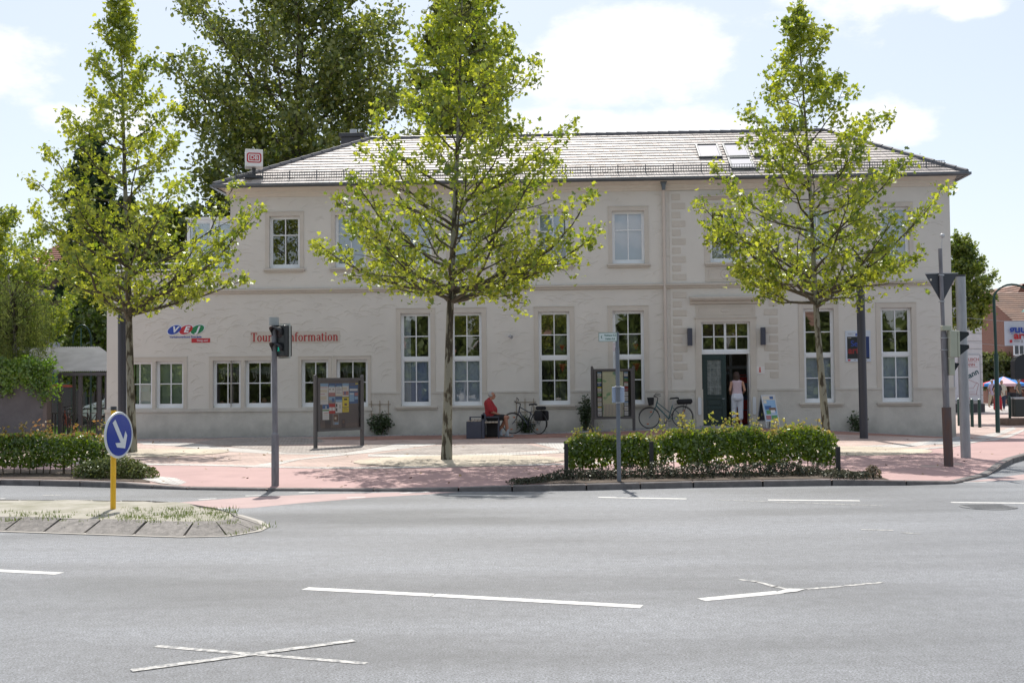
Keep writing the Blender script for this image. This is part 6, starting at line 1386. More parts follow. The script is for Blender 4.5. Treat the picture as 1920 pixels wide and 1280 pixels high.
# ================================================================== PEOPLE
def flesh(name, caps, m, parent, vox=.012, smooth_it=4):
    """one continuous surface from tapered limbs: (p, q, rp, rq[, flatten vec])"""
    bm = bmesh.new()
    for c in caps:
        p, q, r1, r2 = Vector(c[0]), Vector(c[1]), c[2], c[3]; fl = c[4] if len(c) > 4 else None; n_ = 14 if vox > .008 else 12
        d = q-p; Ld = max(d.length, 1e-4); dn = d/Ld if d.length > 1e-6 else Vector((0, 0, 1)); u = dn.orthogonal().normalized() if abs(dn.z) < .9 else (Vector((0, 1, 0))-dn*dn.y).normalized(); w = dn.cross(u); rings = []
        st = [(-math.cos(a)*r1, math.sin(a)*r1) for a in (0.0001, .5, 1.0, 1.4)]+[(Ld*t, r1+(r2-r1)*t) for t in (0, .25, .5, .75, 1)]+[(Ld+math.cos(a)*r2, math.sin(a)*r2) for a in (1.4, 1.0, .5, .0001)]
        for (s, r) in st:
            ring_ = []
            for j in range(n_):
                a = 2*math.pi*j/n_; off = (u*math.cos(a)+w*math.sin(a))*r
                if fl: off = Vector((off.x*fl[0], off.y*fl[1], off.z*fl[2]))
                ring_.append(bm.verts.new(p+dn*s+off))
            rings.append(ring_)
        for a, b in zip(rings, rings[1:]):
            for j in range(n_): bm.faces.new((a[j], a[(j+1) % n_], b[(j+1) % n_], b[j]))
        bm.faces.new(rings[0][::-1]); bm.faces.new(rings[-1])
    bmesh.ops.recalc_face_normals(bm, faces=bm.faces[:])
    me = bpy.data.meshes.new(name); bm.to_mesh(me); bm.free(); o = bpy.data.objects.new(name, me); COL.objects.link(o)
    r = o.modifiers.new('r', 'REMESH'); r.mode = 'VOXEL'; r.voxel_size = vox; r.use_smooth_shade = True
    s = o.modifiers.new('s', 'SMOOTH'); s.iterations = smooth_it; s.factor = .5
    dg = bpy.context.evaluated_depsgraph_get(); nm = bpy.data.meshes.new_from_object(o.evaluated_get(dg)); o.modifiers.clear(); o.data = nm; bpy.data.meshes.remove(me)
    nm.materials.clear(); nm.materials.append(m); nm.name = name; o.parent = parent
    return o
SKIN = mat('skin', (.42, .23, .15), .6, var=.08); SKIN2 = mat('skin_tanned', (.36, .17, .11), .6)
def hand(wr, dirv, side, curl=.3, L_=.17, palm_n=Vector((0, 0, 1))):
    d = Vector(dirv).normalized(); n_ = (palm_n-d*palm_n.dot(d)).normalized(); s = d.cross(n_)*side; c = []
    pe = Vector(wr)+d*.085
    for k in (-.5, 0, .5): c.append((Vector(wr)+s*.03*k, pe+s*.052*k, .014, .012))
    for i, (k, fl_) in enumerate(((-.85, .062), (-.3, .075), (.28, .08), (.82, .068))):
        a = pe+s*.033*k; b = a+(d*math.cos(curl)-n_*math.sin(curl))*fl_*.55; e = b+(d*math.cos(curl*2.6)-n_*math.sin(curl*2.6))*fl_*.5; c += [(a, b, .0092, .0085), (b, e, .0085, .0072)]
    a = Vector(wr)+d*.025+s*.036; b = a+(d*.7+s*.7)*.038; c += [(a-s*.01, b, .012, .0105), (b, b+(d*.95+s*.15-n_*.2)*.034, .0105, .0085)]
    return c
def head(c, f, r=.1):   # c centre, f facing direction
    f = Vector(f).normalized(); s = f.cross(Vector((0, 0, 1))).normalized(); c = Vector(c); z = Vector((0, 0, 1))
    L = [(c+z*.025-f*.012, c+z*.02+f*.008, .083, .08), (c-z*.04+f*.02, c-z*.075+f*.045, .064, .045), (c-z*.085+f*.055, c-z*.09+f*.065, .03, .024),
         (c+f*.085+z*.012, c+f*.108-z*.022, .012, .016), (c+f*.083-z*.05, c+f*.088-z*.056, .02, .016)]
    for k in (-1, 1): L += [(c+s*.082*k-z*.02, c+s*.086*k+z*.015-f*.008, .012, .014)]
    L += [(c+f*.078+z*.035-s*.03, c+f*.078+z*.035+s*.03, .014, .014)]
    return L
def faceparts(t, c, f):
    f = Vector(f).normalized(); s = f.cross(Vector((0, 0, 1))).normalized(); c = Vector(c); z = Vector((0, 0, 1))
    mb = MB(); 
    for k in (-1, 1): q = c+f*.084+s*.031*k+z*.014; mb.ell(q, (.011, .011, .008), 8, 6)
    mb.build('eyes', mat('eye_dark', (.03, .025, .02), .3), t)
    mb = MB(); q = c+f*.098-z*.052; mb.tube([q-s*.022, q+f*.004, q+s*.022], .005, 6); mb.build('mouth', mat('lips', (.28, .10, .08), .5), t)
# --- seated man, facing right
bx, by, bzz = BENCH
t = thing('person', 'seated man in a red polo shirt and black shorts, hands on his knee', 'person', (bx+.26, by+.62, bzz), 0)
t.scale = (1.0, 1, 1)
hip = .60
Hc = Vector((.045, 0, 1.27)); fd = (1, -.12, -.05)
b_ = [(Hc+Vector((-.03, 0, -.09)), (-.04, 0, 1.08), .058, .066)]+head(Hc, fd)
b_ += [((-.05, 0, 1.04), (0, 0, .70), .13, .16, (1, 1.25, 1)), ((0, 0, .66), (.02, 0, .62), .15, .15, (1, 1.15, 1))]
HNDS = []
for s_ in (-1, 1):
    sh = Vector((-.05, .20*s_, 1.03)); el = Vector((.03, .26*s_, .78)); wr = Vector((.27, .07*s_+.0, .685))
    b_ += [(sh, el, .052, .043), (el, wr, .043, .029)]+hand(wr, (.9, -.25*s_, -.25), s_, .5, palm_n=Vector((.2, 0, 1)))
    kn = Vector((.48+.03*s_, .11*s_, .60)); an_ = Vector((.40-.10*s_, .12*s_, .11)); hp = Vector((.02, .10*s_, .60)); b_ += [(hp, kn, .085, .062), (kn, an_+Vector((0, 0, .16)), .058, .052), (an_+Vector((0, 0, .16)), an_, .052, .037), (an_+Vector((0, 0, -.03)), an_+Vector((.15, .0, -.075)), .035, .028)]
flesh('body', b_, SKIN2, t, .0075, 3)
POLO = mat('red_polo', (.30, .018, .024), .85, var=.2, vscale=5, bump=.7, bscale=9)
c_ = [((-.055, 0, 1.02), (.02, 0, .82), .148, .188, (1, 1.22, 1)), ((.025, 0, .82), (.0, 0, .66), .192, .185, (1, 1.12, 1)), ((-.045, -.12, 1.06), (-.045, .12, 1.06), .085, .085), ((-.04, 0, 1.10), (-.035, 0, 1.135), .085, .075)]
for s_ in (-1, 1): c_ += [((-.05, .19*s_, 1.045), (.02, .255*s_, .82), .078, .072)]
flesh('polo_shirt', c_, POLO, t, .012, 4)
c_ = [((-.02, -.08, .60), (-.02, .08, .60), .135, .135)]
for s_ in (-1, 1): c_ += [((.02, .10*s_, .60), (.37+.02*s_, .11*s_, .605), .11, .088)]
flesh('shorts', c_, mat('black_shorts', (.018, .018, .02), .9), t, .012, 3)
c_ = []
for s_ in (-1, 1): an_ = Vector((.40-.10*s_, .12*s_, .11)); c_ += [(an_+Vector((.01, 0, .12)), an_, .05, .044), (an_+Vector((0, 0, -.02)), an_+Vector((.03, 0, -.05)), .046, .045)]
flesh('socks', c_, mat('pale_socks', (.36, .42, .48), .9), t, .01, 2)
for s_ in (-1, 1):
    an_ = Vector((.40-.10*s_, .12*s_, .11)); flesh('shoe', [(an_+Vector((-.04, 0, -.06)), an_+Vector((.16, 0, -.072)), .045, .036, (1, .9, .8))], mat('grey_shoe', (.22, .28, .32), .7), t, .009, 2)
flesh('hair', [(Hc+Vector((-.045, 0, .02)), Hc+Vector((-.035, 0, .055)), .079, .072), (Hc+Vector((-.02, -.05, .0)), Hc+Vector((-.02, .05, .0)), .05, .05)], mat('grey_hair', (.34, .33, .33), .8), t, .009, 2)
faceparts(t, Hc, fd)
# --- woman entering the doorway, seen from behind
wx = wp(1383, 800)[0]; p = wl(wx, -.02); t = thing('person', 'woman in pink top and white capri trousers walking through the door', 'person', (p.x, p.y, .36), -TH)
Hc = Vector((-.01, .05, 1.60)); fd = (0.15, 1, -.15)
b_ = [(Hc+Vector((0, -.02, -.08)), (0, 0, 1.42), .047, .055)]+head(Hc, fd)+[((0, 0, 1.36), (0, 0, 1.08), .10, .105, (1.45, 1, 1)), ((0, 0, .98), (0, .0, .90), .13, .135, (1.25, 1, 1))]
legs = {-1: (Vector((-.09, -.02, .90)), Vector((-.10, .06, .52)), Vector((-.12, -.06, .16)), Vector((-.115, .05, .055))), 1: (Vector((.09, 0, .90)), Vector((.10, .0, .48)), Vector((.10, -.05, .09)), Vector((.11, .07, .04)))}
for s_ in (-1, 1):
    h_, k_, a_, f__ = legs[s_]; b_ += [(h_, k_, .085, .058), (k_, k_.lerp(a_, .35), .055, .054), (k_.lerp(a_, .35), a_, .054, .034), (a_, f__, .034, .03)]
    sh = Vector((.175*s_, 0, 1.38)); el = Vector((.235*s_, -.06, 1.13)); wr = Vector((.19*s_, .12, 1.02)); b_ += [(sh, el, .046, .038), (el, wr, .037, .026)]+hand(wr, (-.15*s_, .95, .1), s_, .35)
flesh('body', b_, SKIN, t, .0075, 3)
flesh('sleeveless_top', [((0, 0, 1.37), (0, .0, 1.14), .108, .108, (1.42, 1.02, 1)), ((0, 0, 1.14), (0, 0, .98), .112, .132, (1.38, 1.05, 1)), ((-.12, 0, 1.40), (.12, 0, 1.40), .05, .05)], mat('pink_top', (.56, .43, .47), .9, var=.12, vscale=30), t, .011, 4)
c_ = [((-.04, -.01, .95), (.04, -.01, .95), .142, .142, (1.1, 1, 1)), ((-.06, -.05, .88), (.06, -.05, .88), .115, .115)]
for s_ in (-1, 1): h_, k_, a_, f__ = legs[s_]; c_ += [(h_, k_, .108, .085), (k_, k_.lerp(a_, .62), .082, .076)]
flesh('capri_trousers', c_, mat('white_trousers', (.62, .64, .72), .9, var=.08, bump=.6, bscale=10), t, .011, 3)
flesh('hair', [(Hc+Vector((0, -.025, .03)), Hc+Vector((0, -.02, .05)), .098, .09), (Hc+Vector((0, -.05, 0)), Hc+Vector((0, -.06, -.15)), .094, .075), (Hc+Vector((-.06, -.03, -.02)), Hc+Vector((-.075, -.03, -.13)), .05, .035), (Hc+Vector((.06, -.03, -.02)), Hc+Vector((.075, -.03, -.13)), .05, .035)], mat('dark_brown_hair', (.045, .022, .015), .6), t, .01, 3)
faceparts(t, Hc, fd)
for s_ in (-1, 1):
    h_, k_, a_, f__ = legs[s_]; flesh('shoe', [(a_+Vector((0, -.02, -.03)), f__+Vector((0, .03, -.005)), .042, .036)], mat('dark_white_shoe', (.12, .12, .14), .6, col2=(.6, .6, .62), vscale=14), t, .009, 2)
# --- pedestrians in the shopping street
def walker(px, py, Y, label, top, bottom, hair, scale=1, yaw=0, pose=0, extra=None, toplen=.9):
    p = at(px, py, Y); t = thing('person', label, 'person', (p.x, Y, max(0, p.z)), yaw); t.scale = (scale,)*3
    Hc = Vector((0, 0, 1.62)); fd = (0, -1, 0); st_ = .16+.05*pose
    b_ = [(Hc+Vector((0, .02, -.08)), (0, 0, 1.42), .05, .06)]+head(Hc, fd)+[((0, 0, 1.38), (0, 0, 1.0), .11, .12, (1.4, 1, 1))]
    for s_ in (-1, 1):
        h_, k_, a_ = Vector((.09*s_, 0, .92)), Vector((.09*s_, -st_*s_*.6-.03, .50)), Vector((.09*s_, -st_*s_, .08)); b_ += [(h_, k_, .085, .058), (k_, a_, .055, .035), (a_, a_+Vector((0, -.12, -.04)), .035, .03)]
        b_ += [((.18*s_, 0, 1.40), (.25*s_, .03+.05*s_, 1.14), .046, .038), ((.25*s_, .03+.05*s_, 1.14), (.24*s_, -.12, .96), .036, .028), ((.24*s_, -.12, .96), (.24*s_, -.16, .88), .03, .02)]
    flesh('body', b_, SKIN, t, .02, 2)
    c_ = [((0, 0, 1.40), (0, 0, toplen), .13, .15, (1.35, 1, 1))]
    for s_ in (-1, 1): c_ += [((.17*s_, 0, 1.42), (.235*s_, .03, 1.2), .062, .06)]
    flesh('top', c_, top, t, .02, 2); c_ = [((-.05, 0, .95), (.05, 0, .95), .14, .14)]
    for s_ in (-1, 1): c_ += [((.09*s_, 0, .92), (.09*s_, -st_*s_*.6-.03, .50), .10, .085), ((.09*s_, -st_*s_*.6-.03, .5), (.09*s_, -st_*s_, .14), .082, .06)]
    flesh('trousers', c_, bottom, t, .02, 2); flesh('hair', [(Hc+Vector((0, .03, .03)), Hc+Vector((0, .02, .05)), .09, .085)], hair, t, .02, 1)
    return t
DK = mat('dark_cloth', (.03, .03, .04), .9)
walker(1861, 764, 71, 'elderly person in lilac shirt and beige trousers walking in the street', mat('lilac_shirt', (.42, .34, .46), .9), mat('beige_trousers', (.42, .36, .27), .9), mat('white_hair', (.6, .6, .58), .8), .97, .3, 1)
walker(1871, 771, 66, 'person in black top and long red trousers behind the arched lamp pole', DK, mat('red_trousers', (.42, .03, .04), .9), mat('brown_hair', (.1, .05, .03), .8), 1.0, .1, 1)
walker(1879, 770, 67.5, 'person in pale jacket and dark trousers right of the arched lamp pole', mat('pale_jacket', (.5, .46, .38), .9), mat('navy_trousers', (.03, .04, .08), .9), mat('brown_hair2', (.12, .07, .04), .8), .98, -.3, 0)
walker(1911, 762, 78, 'person in olive T-shirt standing by the cafe tables', mat('olive_shirt', (.12, .11, .09), .9), DK, mat('brown_hair3', (.12, .06, .04), .8), 1.0, .6, 0)
# handbag carried
# ================================================================== RIGHT SIDE STREET
BR = mat('red_brick_wall', (.24, .12, .09), .9, var=.25, vscale=9)
def tileroof(name, parent, quad, rows, m, cols=0):
    a, b, c, d = [Vector(q) for q in quad]; mb = MB(); nrm_ = (b-a).cross(d-a).normalized()
    if nrm_.z < 0: nrm_ = -nrm_
    for i in range(rows):
        t0, t1 = i/rows, (i+1)/rows; p, q, r, s = a.lerp(d, t0), b.lerp(c, t0), b.lerp(c, t1), a.lerp(d, t1); mb.add([p+nrm_*.06, q+nrm_*.06, r+nrm_*.01, s+nrm_*.01, p, q], [(0, 1, 2, 3), (4, 5, 1, 0)])
    return mb.build(name, m, parent, fix=False)
RT1 = mat('old_pantile', (.27, .16, .11), .8, col2=(.15, .10, .08), vscale=.9, bump=.3, bscale=9); RT2 = mat('orange_pantile', (.33, .19, .14), .8, col2=(.19, .12, .095), vscale=1.2, bump=.3, bscale=9)
# rusticated white shop building behind the station corner
Y = 64; p0 = at(1790, 775, Y); p1 = at(1845, 775, Y)
t = thing('shop_building', 'white rusticated shop building with advertising panel on its side', 'building', (p1.x, Y, 0))
RUS = mat('white_stucco', (.56, .56, .58), .85, var=.06)
mb = MB(); mb.box(-9, -.02, .03, 9, .45, 7.6); mb.build('wall', RUS, t)
mb = MB(); rr = random.Random(2)
for i in range(17):
    z = .5+i*.42; x = 0
    w0 = 1.25 if i % 2 else .85
    for w_ in (w0, 1.6, 1.6, 1.6): mb.bbox(x-w_+.02, x-.02+(.001 if x == 0 else 0), -.02, .03, z+.02, z+.40, .015); x -= w_
mb.build('rustication', RUS, t)
mb = MB(); mb.box(-9.05, .04, -.06, 9, 0, .46); mb.build('base', mat('dark_base', (.06, .055, .06), .8), t)
mb = MB(); mb.box(-9.2, .2, -.2, 9.1, 7.6, 7.85); mb.build('cornice', RUS, t)
mb = MB(); mb.bbox(-1.62, -.18, -.10, -.03, .62, 3.15, .01); pn = mb.build('advertising_panel', mat('panel_white', (.58, .58, .62), .5), t)
mb = MB(); ring(mb, -1.62, -.18, .62, 3.15, .03, -.115, -.101); mb.build('panel_frame', mat('panel_frame_grey', (.3, .32, .35), .5), pn)
RD = mat('dull_red_ink', (.36, .10, .10), .6)
text('& GLEICH', .22, RD, 'lettering', pn, T3(-.72, -.106, 2.86), .001, .004); text('GMANN', .20, RD, 'lettering', pn, T3(-.84, -.106, 2.58), .001, .004)
text('gmann', .42, mat('dark_teal_ink', (.02, .07, .09), .6), 'lettering', pn, T3(-.80, -.106, 1.98) @ Matrix.Rotation(rad(-27), 4, 'Y'), .001, .012, 'CENTER', .1); text('rich', .2, RD, 'lettering', pn, T3(-.9, -.106, .75), .001, .002)
mb = MB(); mb.box(-1.45, -.33, -.108, -.1005, 2.71, 2.725); mb.box(-1.45, -.33, -.108, -.1005, 2.46, 2.475); mb.box(-1.5, -.3, -.108, -.1005, .9, .91)
so = [(-1.35, 1.0), (-.45, 1.0), (-.42, .95), (-.40, 1.15), (-.33, 1.42), (-.28, 1.50), (-.38, 1.60), (-.5, 1.62), (-.7, 1.72), (-.95, 1.78), (-1.1, 1.88), (-1.35, 1.85)]
mb.tube([(x, -.104, z) for x, z in so], .009, 4); mb.tube([(-1.35, -.104, 1.3), (-.6, -.104, 1.3), (-.5, -.104, 1.45), (-.38, -.104, 1.6)], .009, 4); mb.tube([(-1.35, -.104, 1.12), (-.5, -.104, 1.12)], .007, 4); mb.build('sofa_drawing', RD, pn)
# houses further up the street
def house(name, label, px0, px1, pyr, pye, Y, depth, wallm, roofm, gable='side', chim=None, wins=0, rows=14):
    a, b = at(px0, pye, Y), at(px1, pye, Y); zr = at((px0+px1)/2, pyr, Y+depth*.3).z; w = b.x-a.x; ze = a.z
    t = thing(name, label, 'house', (a.x, Y, 0))
    mb = MB(); mb.box(0, w, 0, depth, -.2, ze); 
    if gable == 'front': mb.add([(0, 0, ze), (w, 0, ze), (w/2, 0, zr), (0, depth, ze), (w, depth, ze), (w/2, depth, zr)], [(0, 1, 2), (3, 5, 4), (0, 2, 5, 3), (1, 4, 5, 2)])
    mb.build('wall', wallm, t)
    if gable == 'front':
        tileroof('roof', t, [(-.3, -.3, ze-.3), (-.3, depth, ze-.3), (w/2, depth, zr+.05), (w/2, -.3, zr+.05)], rows, roofm); tileroof('roof', t, [(w+.3, -.3, ze-.3), (w+.3, depth, ze-.3), (w/2, depth, zr+.05), (w/2, -.3, zr+.05)], rows, roofm)
    else:
        tileroof('roof', t, [(-.2, -.4, ze-.1), (w+.2, -.4, ze-.1), (w+.2, depth/2, zr), (-.2, depth/2, zr)], rows, roofm); tileroof('roof', t, [(-.2, depth+.4, ze-.1), (w+.2, depth+.4, ze-.1), (w+.2, depth/2, zr), (-.2, depth/2, zr)], rows, roofm)
        mb = MB(); mb.add([(0, 0, ze), (0, depth, ze), (0, depth/2, zr-.1), (w, 0, ze), (w, depth, ze), (w, depth/2, zr-.1)], [(0, 1, 2), (3, 4, 5)]); mb.build('gable', wallm, t)
    if chim: mb = MB(); mb.box(w*chim-.5, w*chim+.5, depth*.4, depth*.4+.9, zr-1, zr+1.2); mb.box(w*chim-.58, w*chim+.58, depth*.4-.06, depth*.4+.96, zr+1.1, zr+1.22); mb.build('chimney', BR, t)
    for i in range(wins):
        x = w*(i+.5)/wins
        for z in (ze*.28, ze*.68): mb = MB(); ring(mb, x-.4, x+.4, z-.6, z+.6, .08, -.05, .02); mb.box(x-.03, x+.03, -.04, .02, z-.52, z+.52); o = mb.build('window', WHITE, t); mb = MB(); mb.box(x-.36, x+.36, -.012, -.002, z-.55, z+.55); mb.build('pane', mat('dark_pane', (.05, .06, .07), .15), o)
    return t
house('house', 'house with steep dark pantile roof and pale wall left of the arched lamp', 1836, 1874, 598, 656, 104, 7, mat('pinkish_render', (.50, .44, .45), .9), RT1, 'side', None, 3, 12)
house('house', 'brick house with brick red chimney and grey dormer rising farther back', 1838, 1876, 578, 590, 130, 10, mat('cream_gable', (.46, .42, .36), .9, var=.1), BR, 'side', .3, 2, 8)
house('house', 'tall gabled brick house with orange and brown pantile roof at the right edge', 1874, 1962, 540, 610, 92, 12, BR, RT2, 'front', None, 5, 18)
house('house', 'white rendered house front just left of the banner', 1852, 1884, 620, 628, 98, 5, mat('white_render', (.6, .58, .6), .9), RT1, 'side', None, 2, 4)
house('house', 'brown roofed brick house filling the right edge behind the banner', 1900, 2010, 544, 600, 84, 10, BR, RT1, 'side', None, 6, 14)
# clipped street trees
CL = leafmat('clipped_leaf', (.05, .08, .02), (.18, .2, .05), .45, .06)
for i, (x0, lb) in enumerate(((1856, 'first clipped green street tree beside the shop corner'), (1889, 'second clipped street tree right of the arched lamp'), (1925, 'third clipped street tree at the right edge'))):
    p = at(x0, 700, 84+i); tree('clipped_tree', lb, (p.x, 84+i, 0), (p.x, 84+i, 3.7), 1.5, pr([(0, .7), (.3, .95), (.8, .85), (1, .5)]), 20, '', .17, CL, DBARK, .09, 80+i, 'quad', nsub=6, ntw=3, per=7, group='clipped trees along the shopping street', rise=.3)
# parasols + cafe furniture
def parasol(px, py, Y, label, cols, r=1.5):
    p = at(px, py, Y); t = thing('parasol', label, 'parasol', (p.x, Y, 0)); zt = p.z; n_ = 8; mb = MB()
    for i in range(n_):
        a0, a1 = 2*math.pi*i/n_+.2, 2*math.pi*(i+1)/n_+.2; mb.add([(0, 0, zt), (r*math.cos(a0), r*math.sin(a0), zt-.5), (r*math.cos(a1), r*math.sin(a1), zt-.5), (r*math.cos(a0), r*math.sin(a0), zt-.68), (r*math.cos(a1), r*math.sin(a1), zt-.68)], [(0, 1, 2), (1, 3, 4, 2)], i % len(cols))
    mb.build('canopy', cols, t, fix=False); mb = MB(); mb.tube([(0, 0, 0), (0, 0, zt)], .025, 6); mb.build('pole', GALV, t)
PB, PR, PW, PY_ = mat('parasol_blue', (.03, .22, .6), .7), mat('parasol_red', (.6, .04, .05), .7), mat('parasol_pink', (.62, .4, .45), .7), mat('parasol_yellow', (.7, .45, .03), .7)
parasol(1881, 705.5, 82, 'striped blue and red parasol over the street cafe', [PB, PW, PB, PR]); parasol(1896, 707.5, 88, 'second red and blue parasol behind the striped one', [PR, PR, PB, PR], 1.6); parasol(1930, 706, 84, 'red parasol at the right picture edge', [PR, PW], 1.4); parasol(1888, 716, 94, 'yellow parasol farther up the street', [PY_], 1.2); parasol(1853, 712, 88, 'dark red parasol beside the shop corner', [mat('parasol_dark_red', (.3, .03, .04), .7)], 1.2)
def chair(x, Y, rz, lb):
    t = thing('cafe_chair', lb, 'chair', (x, Y, 0), rz, 'dark chairs of the street cafe'); m = DK
    mb = MB(); mb.bbox(-.23, .23, -.23, .23, .43, .46, .01); mb.build('seat', m, t); mb = MB(); mb.bbox(-.23, .23, .20, .23, .5, .88, .01); mb.build('backrest', m, t)
    for a, b in ((-1, -1), (1, -1), (-1, 1), (1, 1)): mb = MB(); mb.tube([(a*.2, b*.2, 0), (a*.2, b*.2, .45 if b < 0 else .6)], .015, 5); mb.build('leg', m, t)
for i, (x, y, Y, rz, lb) in enumerate(((1885, 757, 78, .4, 'dark cafe chair nearest the pale-jacketed pedestrian'), (1892, 757, 79, 2.2, 'dark cafe chair middle of the row under the parasols'), (1900, 757, 78.5, -.5, 'dark cafe chair next to the standing olive-shirted person'), (1889, 755, 81, 3, 'dark cafe chair farthest back under the striped parasol'))): chair(at(x, y, Y).x, Y, rz, lb)
p = at(1896, 755, 80); t = thing('cafe_table', 'round dark cafe table between the chairs', 'table', (p.x, 80, 0)); mb = MB(); mb.tube([(0, 0, .72), (0, 0, .74)], .4, 16); mb.build('tabletop', DK, t); mb = MB(); mb.tube([(0, 0, 0), (0, 0, .72)], .03, 8); mb.tube([(0, 0, 0), (0, 0, .02)], .25, 12); mb.build('leg', DK, t)
# banner on ropes
p = at(1884, 648, 40); q = at(1884, 602, 40)
t = thing('street_banner', 'white hanging banner with blue and red lettering at the right edge', 'banner', (p.x, 40, p.z))
hb_ = q.z-p.z; wb_ = 1.7; mb = MB(); nx = 14
for i in range(nx+1):
    x = wb_*i/nx; y = .03*math.sin(i*.9); mb.v += [(x, y, 0), (x, y+.01, hb_)]
for i in range(nx): mb.f.append((2*i, 2*i+2, 2*i+3, 2*i+1)); mb.m.append(0)
o = mb.build('cloth', mat('banner_white', (.60, .64, .72), .7), t, fix=False); o.modifiers.new('s', 'SOLIDIFY').thickness = .004
text('guur', .36, SB, 'lettering', t, T3(.16, -.045, hb_*.66), .002, .012, 'LEFT', 0, 1.1); text('art', .34, SR, 'lettering', t, T3(.30, -.045, hb_*.40), .002, .012, 'LEFT', 0, 1.15)
mb = MB(); mb.box(.16, .24, -.042, -.036, .10, .20); mb.build('mark', SR, t); mb = MB(); mb.box(.30, .5, -.042, -.036, .13, .16); mb.box(.56, .60, -.042, -.036, .10, .19); mb.build('small_print', PC['grey'], t)
mb = MB(); a_ = Vector((.0, 0, hb_)); 
for z in (hb_, 0): mb.tube([(-2.2, .4, z+.25), (0, 0, z), (wb_, 0, z), (3.5, .2, z+.2)], .008, 4)
mb.tube([(3.5, .2, -2.6), (3.5, .2, hb_+.6)], .05, 8); mb.build('rope', GALV, t)
# dark signal back on its mast just outside the frame
p = at(1912, 688, 24); t = thing('traffic_light', 'dark signal head seen from behind at the right edge', 'traffic light', (p.x+.12, 24, terr(p.x, 24)))
zc = p.z-terr(p.x, 24); mb = MB(); mb.tube([(.16, 0, -.05), (.16, 0, zc+.6)], .055, 12); mb.build('pole', PGREY, t, smooth=True)
mb = MB(); mb.prism([(-.27, zc-.25), (.09, zc-.25), (.09, zc+.24), (-.10, zc+.26), (-.21, zc+.21), (-.265, zc+.12)], -.1, .1); mb.build('signal_head', mat('signal_back_black', (.025, .025, .03), .35), t)
# litter bin on stone plinth
Yb = 46; p = at(1912, 796, Yb); t = thing('litter_bin', 'dark green litter bin between posts on a low stone block', 'litter bin', (p.x, Yb, 0))
mb = MB(); mb.bbox(-.30, .35, -.3, .3, .30, 1.02, .03); mb.build('container', mat('bin_dark', (.015, .025, .025), .4), t)
for x in (-.38, .42): mb = MB(); mb.tube([(x, 0, .15), (x, 0, 1.12)], .05, 10); mb.build('post', BGR, t)
mb = MB(); mb.bbox(-.3, .35, -.31, .31, .98, 1.06, .02); mb.build('lid', GALV, t)
mb = MB(); mb.bbox(-.45, 1.2, -.45, .45, -.02, .25, .05); o = mb.build('stone_block', mat('brown_stone', (.17, .12, .09), .9, var=.3, vscale=5)); o.location = (p.x-.25, Yb-.1, 0); tag(o, 'low brown stone block under the litter bin', 'stone block')

# ================================================================== LEFT BACKGROUND
p0 = gp(87, 821); p1 = gp(-60, 824)
GW = mat('grey_render', (.15, .14, .145), .92, var=.25, vscale=1.3, bump=.5, bscale=30, detail=9)
t = thing('garden_wall', 'grey rendered wall overgrown with creeper at the left edge', 'wall', (p0.x, p0.y, .05), 0)
mb = MB(); mb.bbox(-4.5, 0, 0, .35, -.1, 2.35, .015); mb.build('wall', GW, t)
mb = MB(); mb.bbox(-.12, .02, -.03, .38, -.1, 2.36, .01); mb.build('end_pier', mat('reddish_pier', (.17, .14, .135), .9), t)
# creeper
rng = np.random.default_rng(8); rr = random.Random(8); P = []; N = []; st = MB()
for i in range(60):
    x = rr.uniform(-3.2, .3); L_ = rr.uniform(.2, 1.0)*(1 if x < -.2 else 1.3); y = -.1 if x < .0 else rr.uniform(0, .3); z0 = 2.45; e = Vector((x+rr.gauss(0, .15), y-rr.uniform(.02, .15), z0-L_)); st.tube([(x, .1, z0-.1), (x, y, z0), tuple(e)], [.012, .008, .003], 4, caps=False)
    for k in range(int(90*L_)+50):
        v = rr.random(); q = Vector((x, y, z0)).lerp(e, v); P.append((q.x+rr.gauss(0, .12), q.y+rr.gauss(0, .08), q.z+rr.gauss(0, .09)+(.2*rr.random() if v < .3 else 0))); N.append((rr.gauss(0, .6), -1+rr.gauss(0, .6), .3+rr.gauss(0, .6)))
for k in range(1500): x = rr.uniform(-3.2, .2); P.append((x, rr.uniform(-.2, .5), 2.4+.35*rr.random()*(1+mnoise.noise(Vector((x*2, 0, 0)))))); N.append((rr.gauss(0, 1), rr.gauss(0, 1), 1))
T_ = thing('creeper', 'green creeper hanging over the top and end of the grey wall', 'climbing plant', (p0.x, p0.y, .05)); st.build('stems', DBARK, T_, fix=False)
leafmesh('foliage', np.array(P), np.array(N), .10, leafmat('creeper_leaf', (.06, .14, .012), (.22, .34, .03), .5, .07, (1.3, 1.4, .6)), 'plane', T_, rng)
# bicycle shelter
t = thing('bicycle_shelter', 'open bicycle shelter with grey corrugated roof and square posts', 'shelter', (0, 0, 0))
A_, B_ = at(108, 697, 40.5), at(203, 698, 40.5); C2, D2 = at(134, 657, 43.6), at(28, 652, 43.6)
B_ = A_+(B_-A_)*1.5; C2 = D2+(C2-D2)*1.5; B_.z = A_.z; C2.z = D2.z
mb = MB(); nc = 38
for i in range(nc):
    t0, t1, tm = i/nc, (i+1)/nc, (i+.5)/nc; P0, P1, P2_ = A_.lerp(B_, t0), A_.lerp(B_, tm), A_.lerp(B_, t1); Q0, Q1, Q2 = D2.lerp(C2, t0), D2.lerp(C2, tm), D2.lerp(C2, t1); u = Vector((0, 0, .035)); mb.add([P0, P1+u, P2_, Q0, Q1+u, Q2], [(0, 1, 4, 3), (1, 2, 5, 4)])
mb.build('corrugated_roof', mat('corrugated_sheet', (.36, .36, .37), .5, .1, var=.15, vscale=2), t, fix=False)
SHM = mat('shelter_post_paint', (.085, .08, .088), .6)
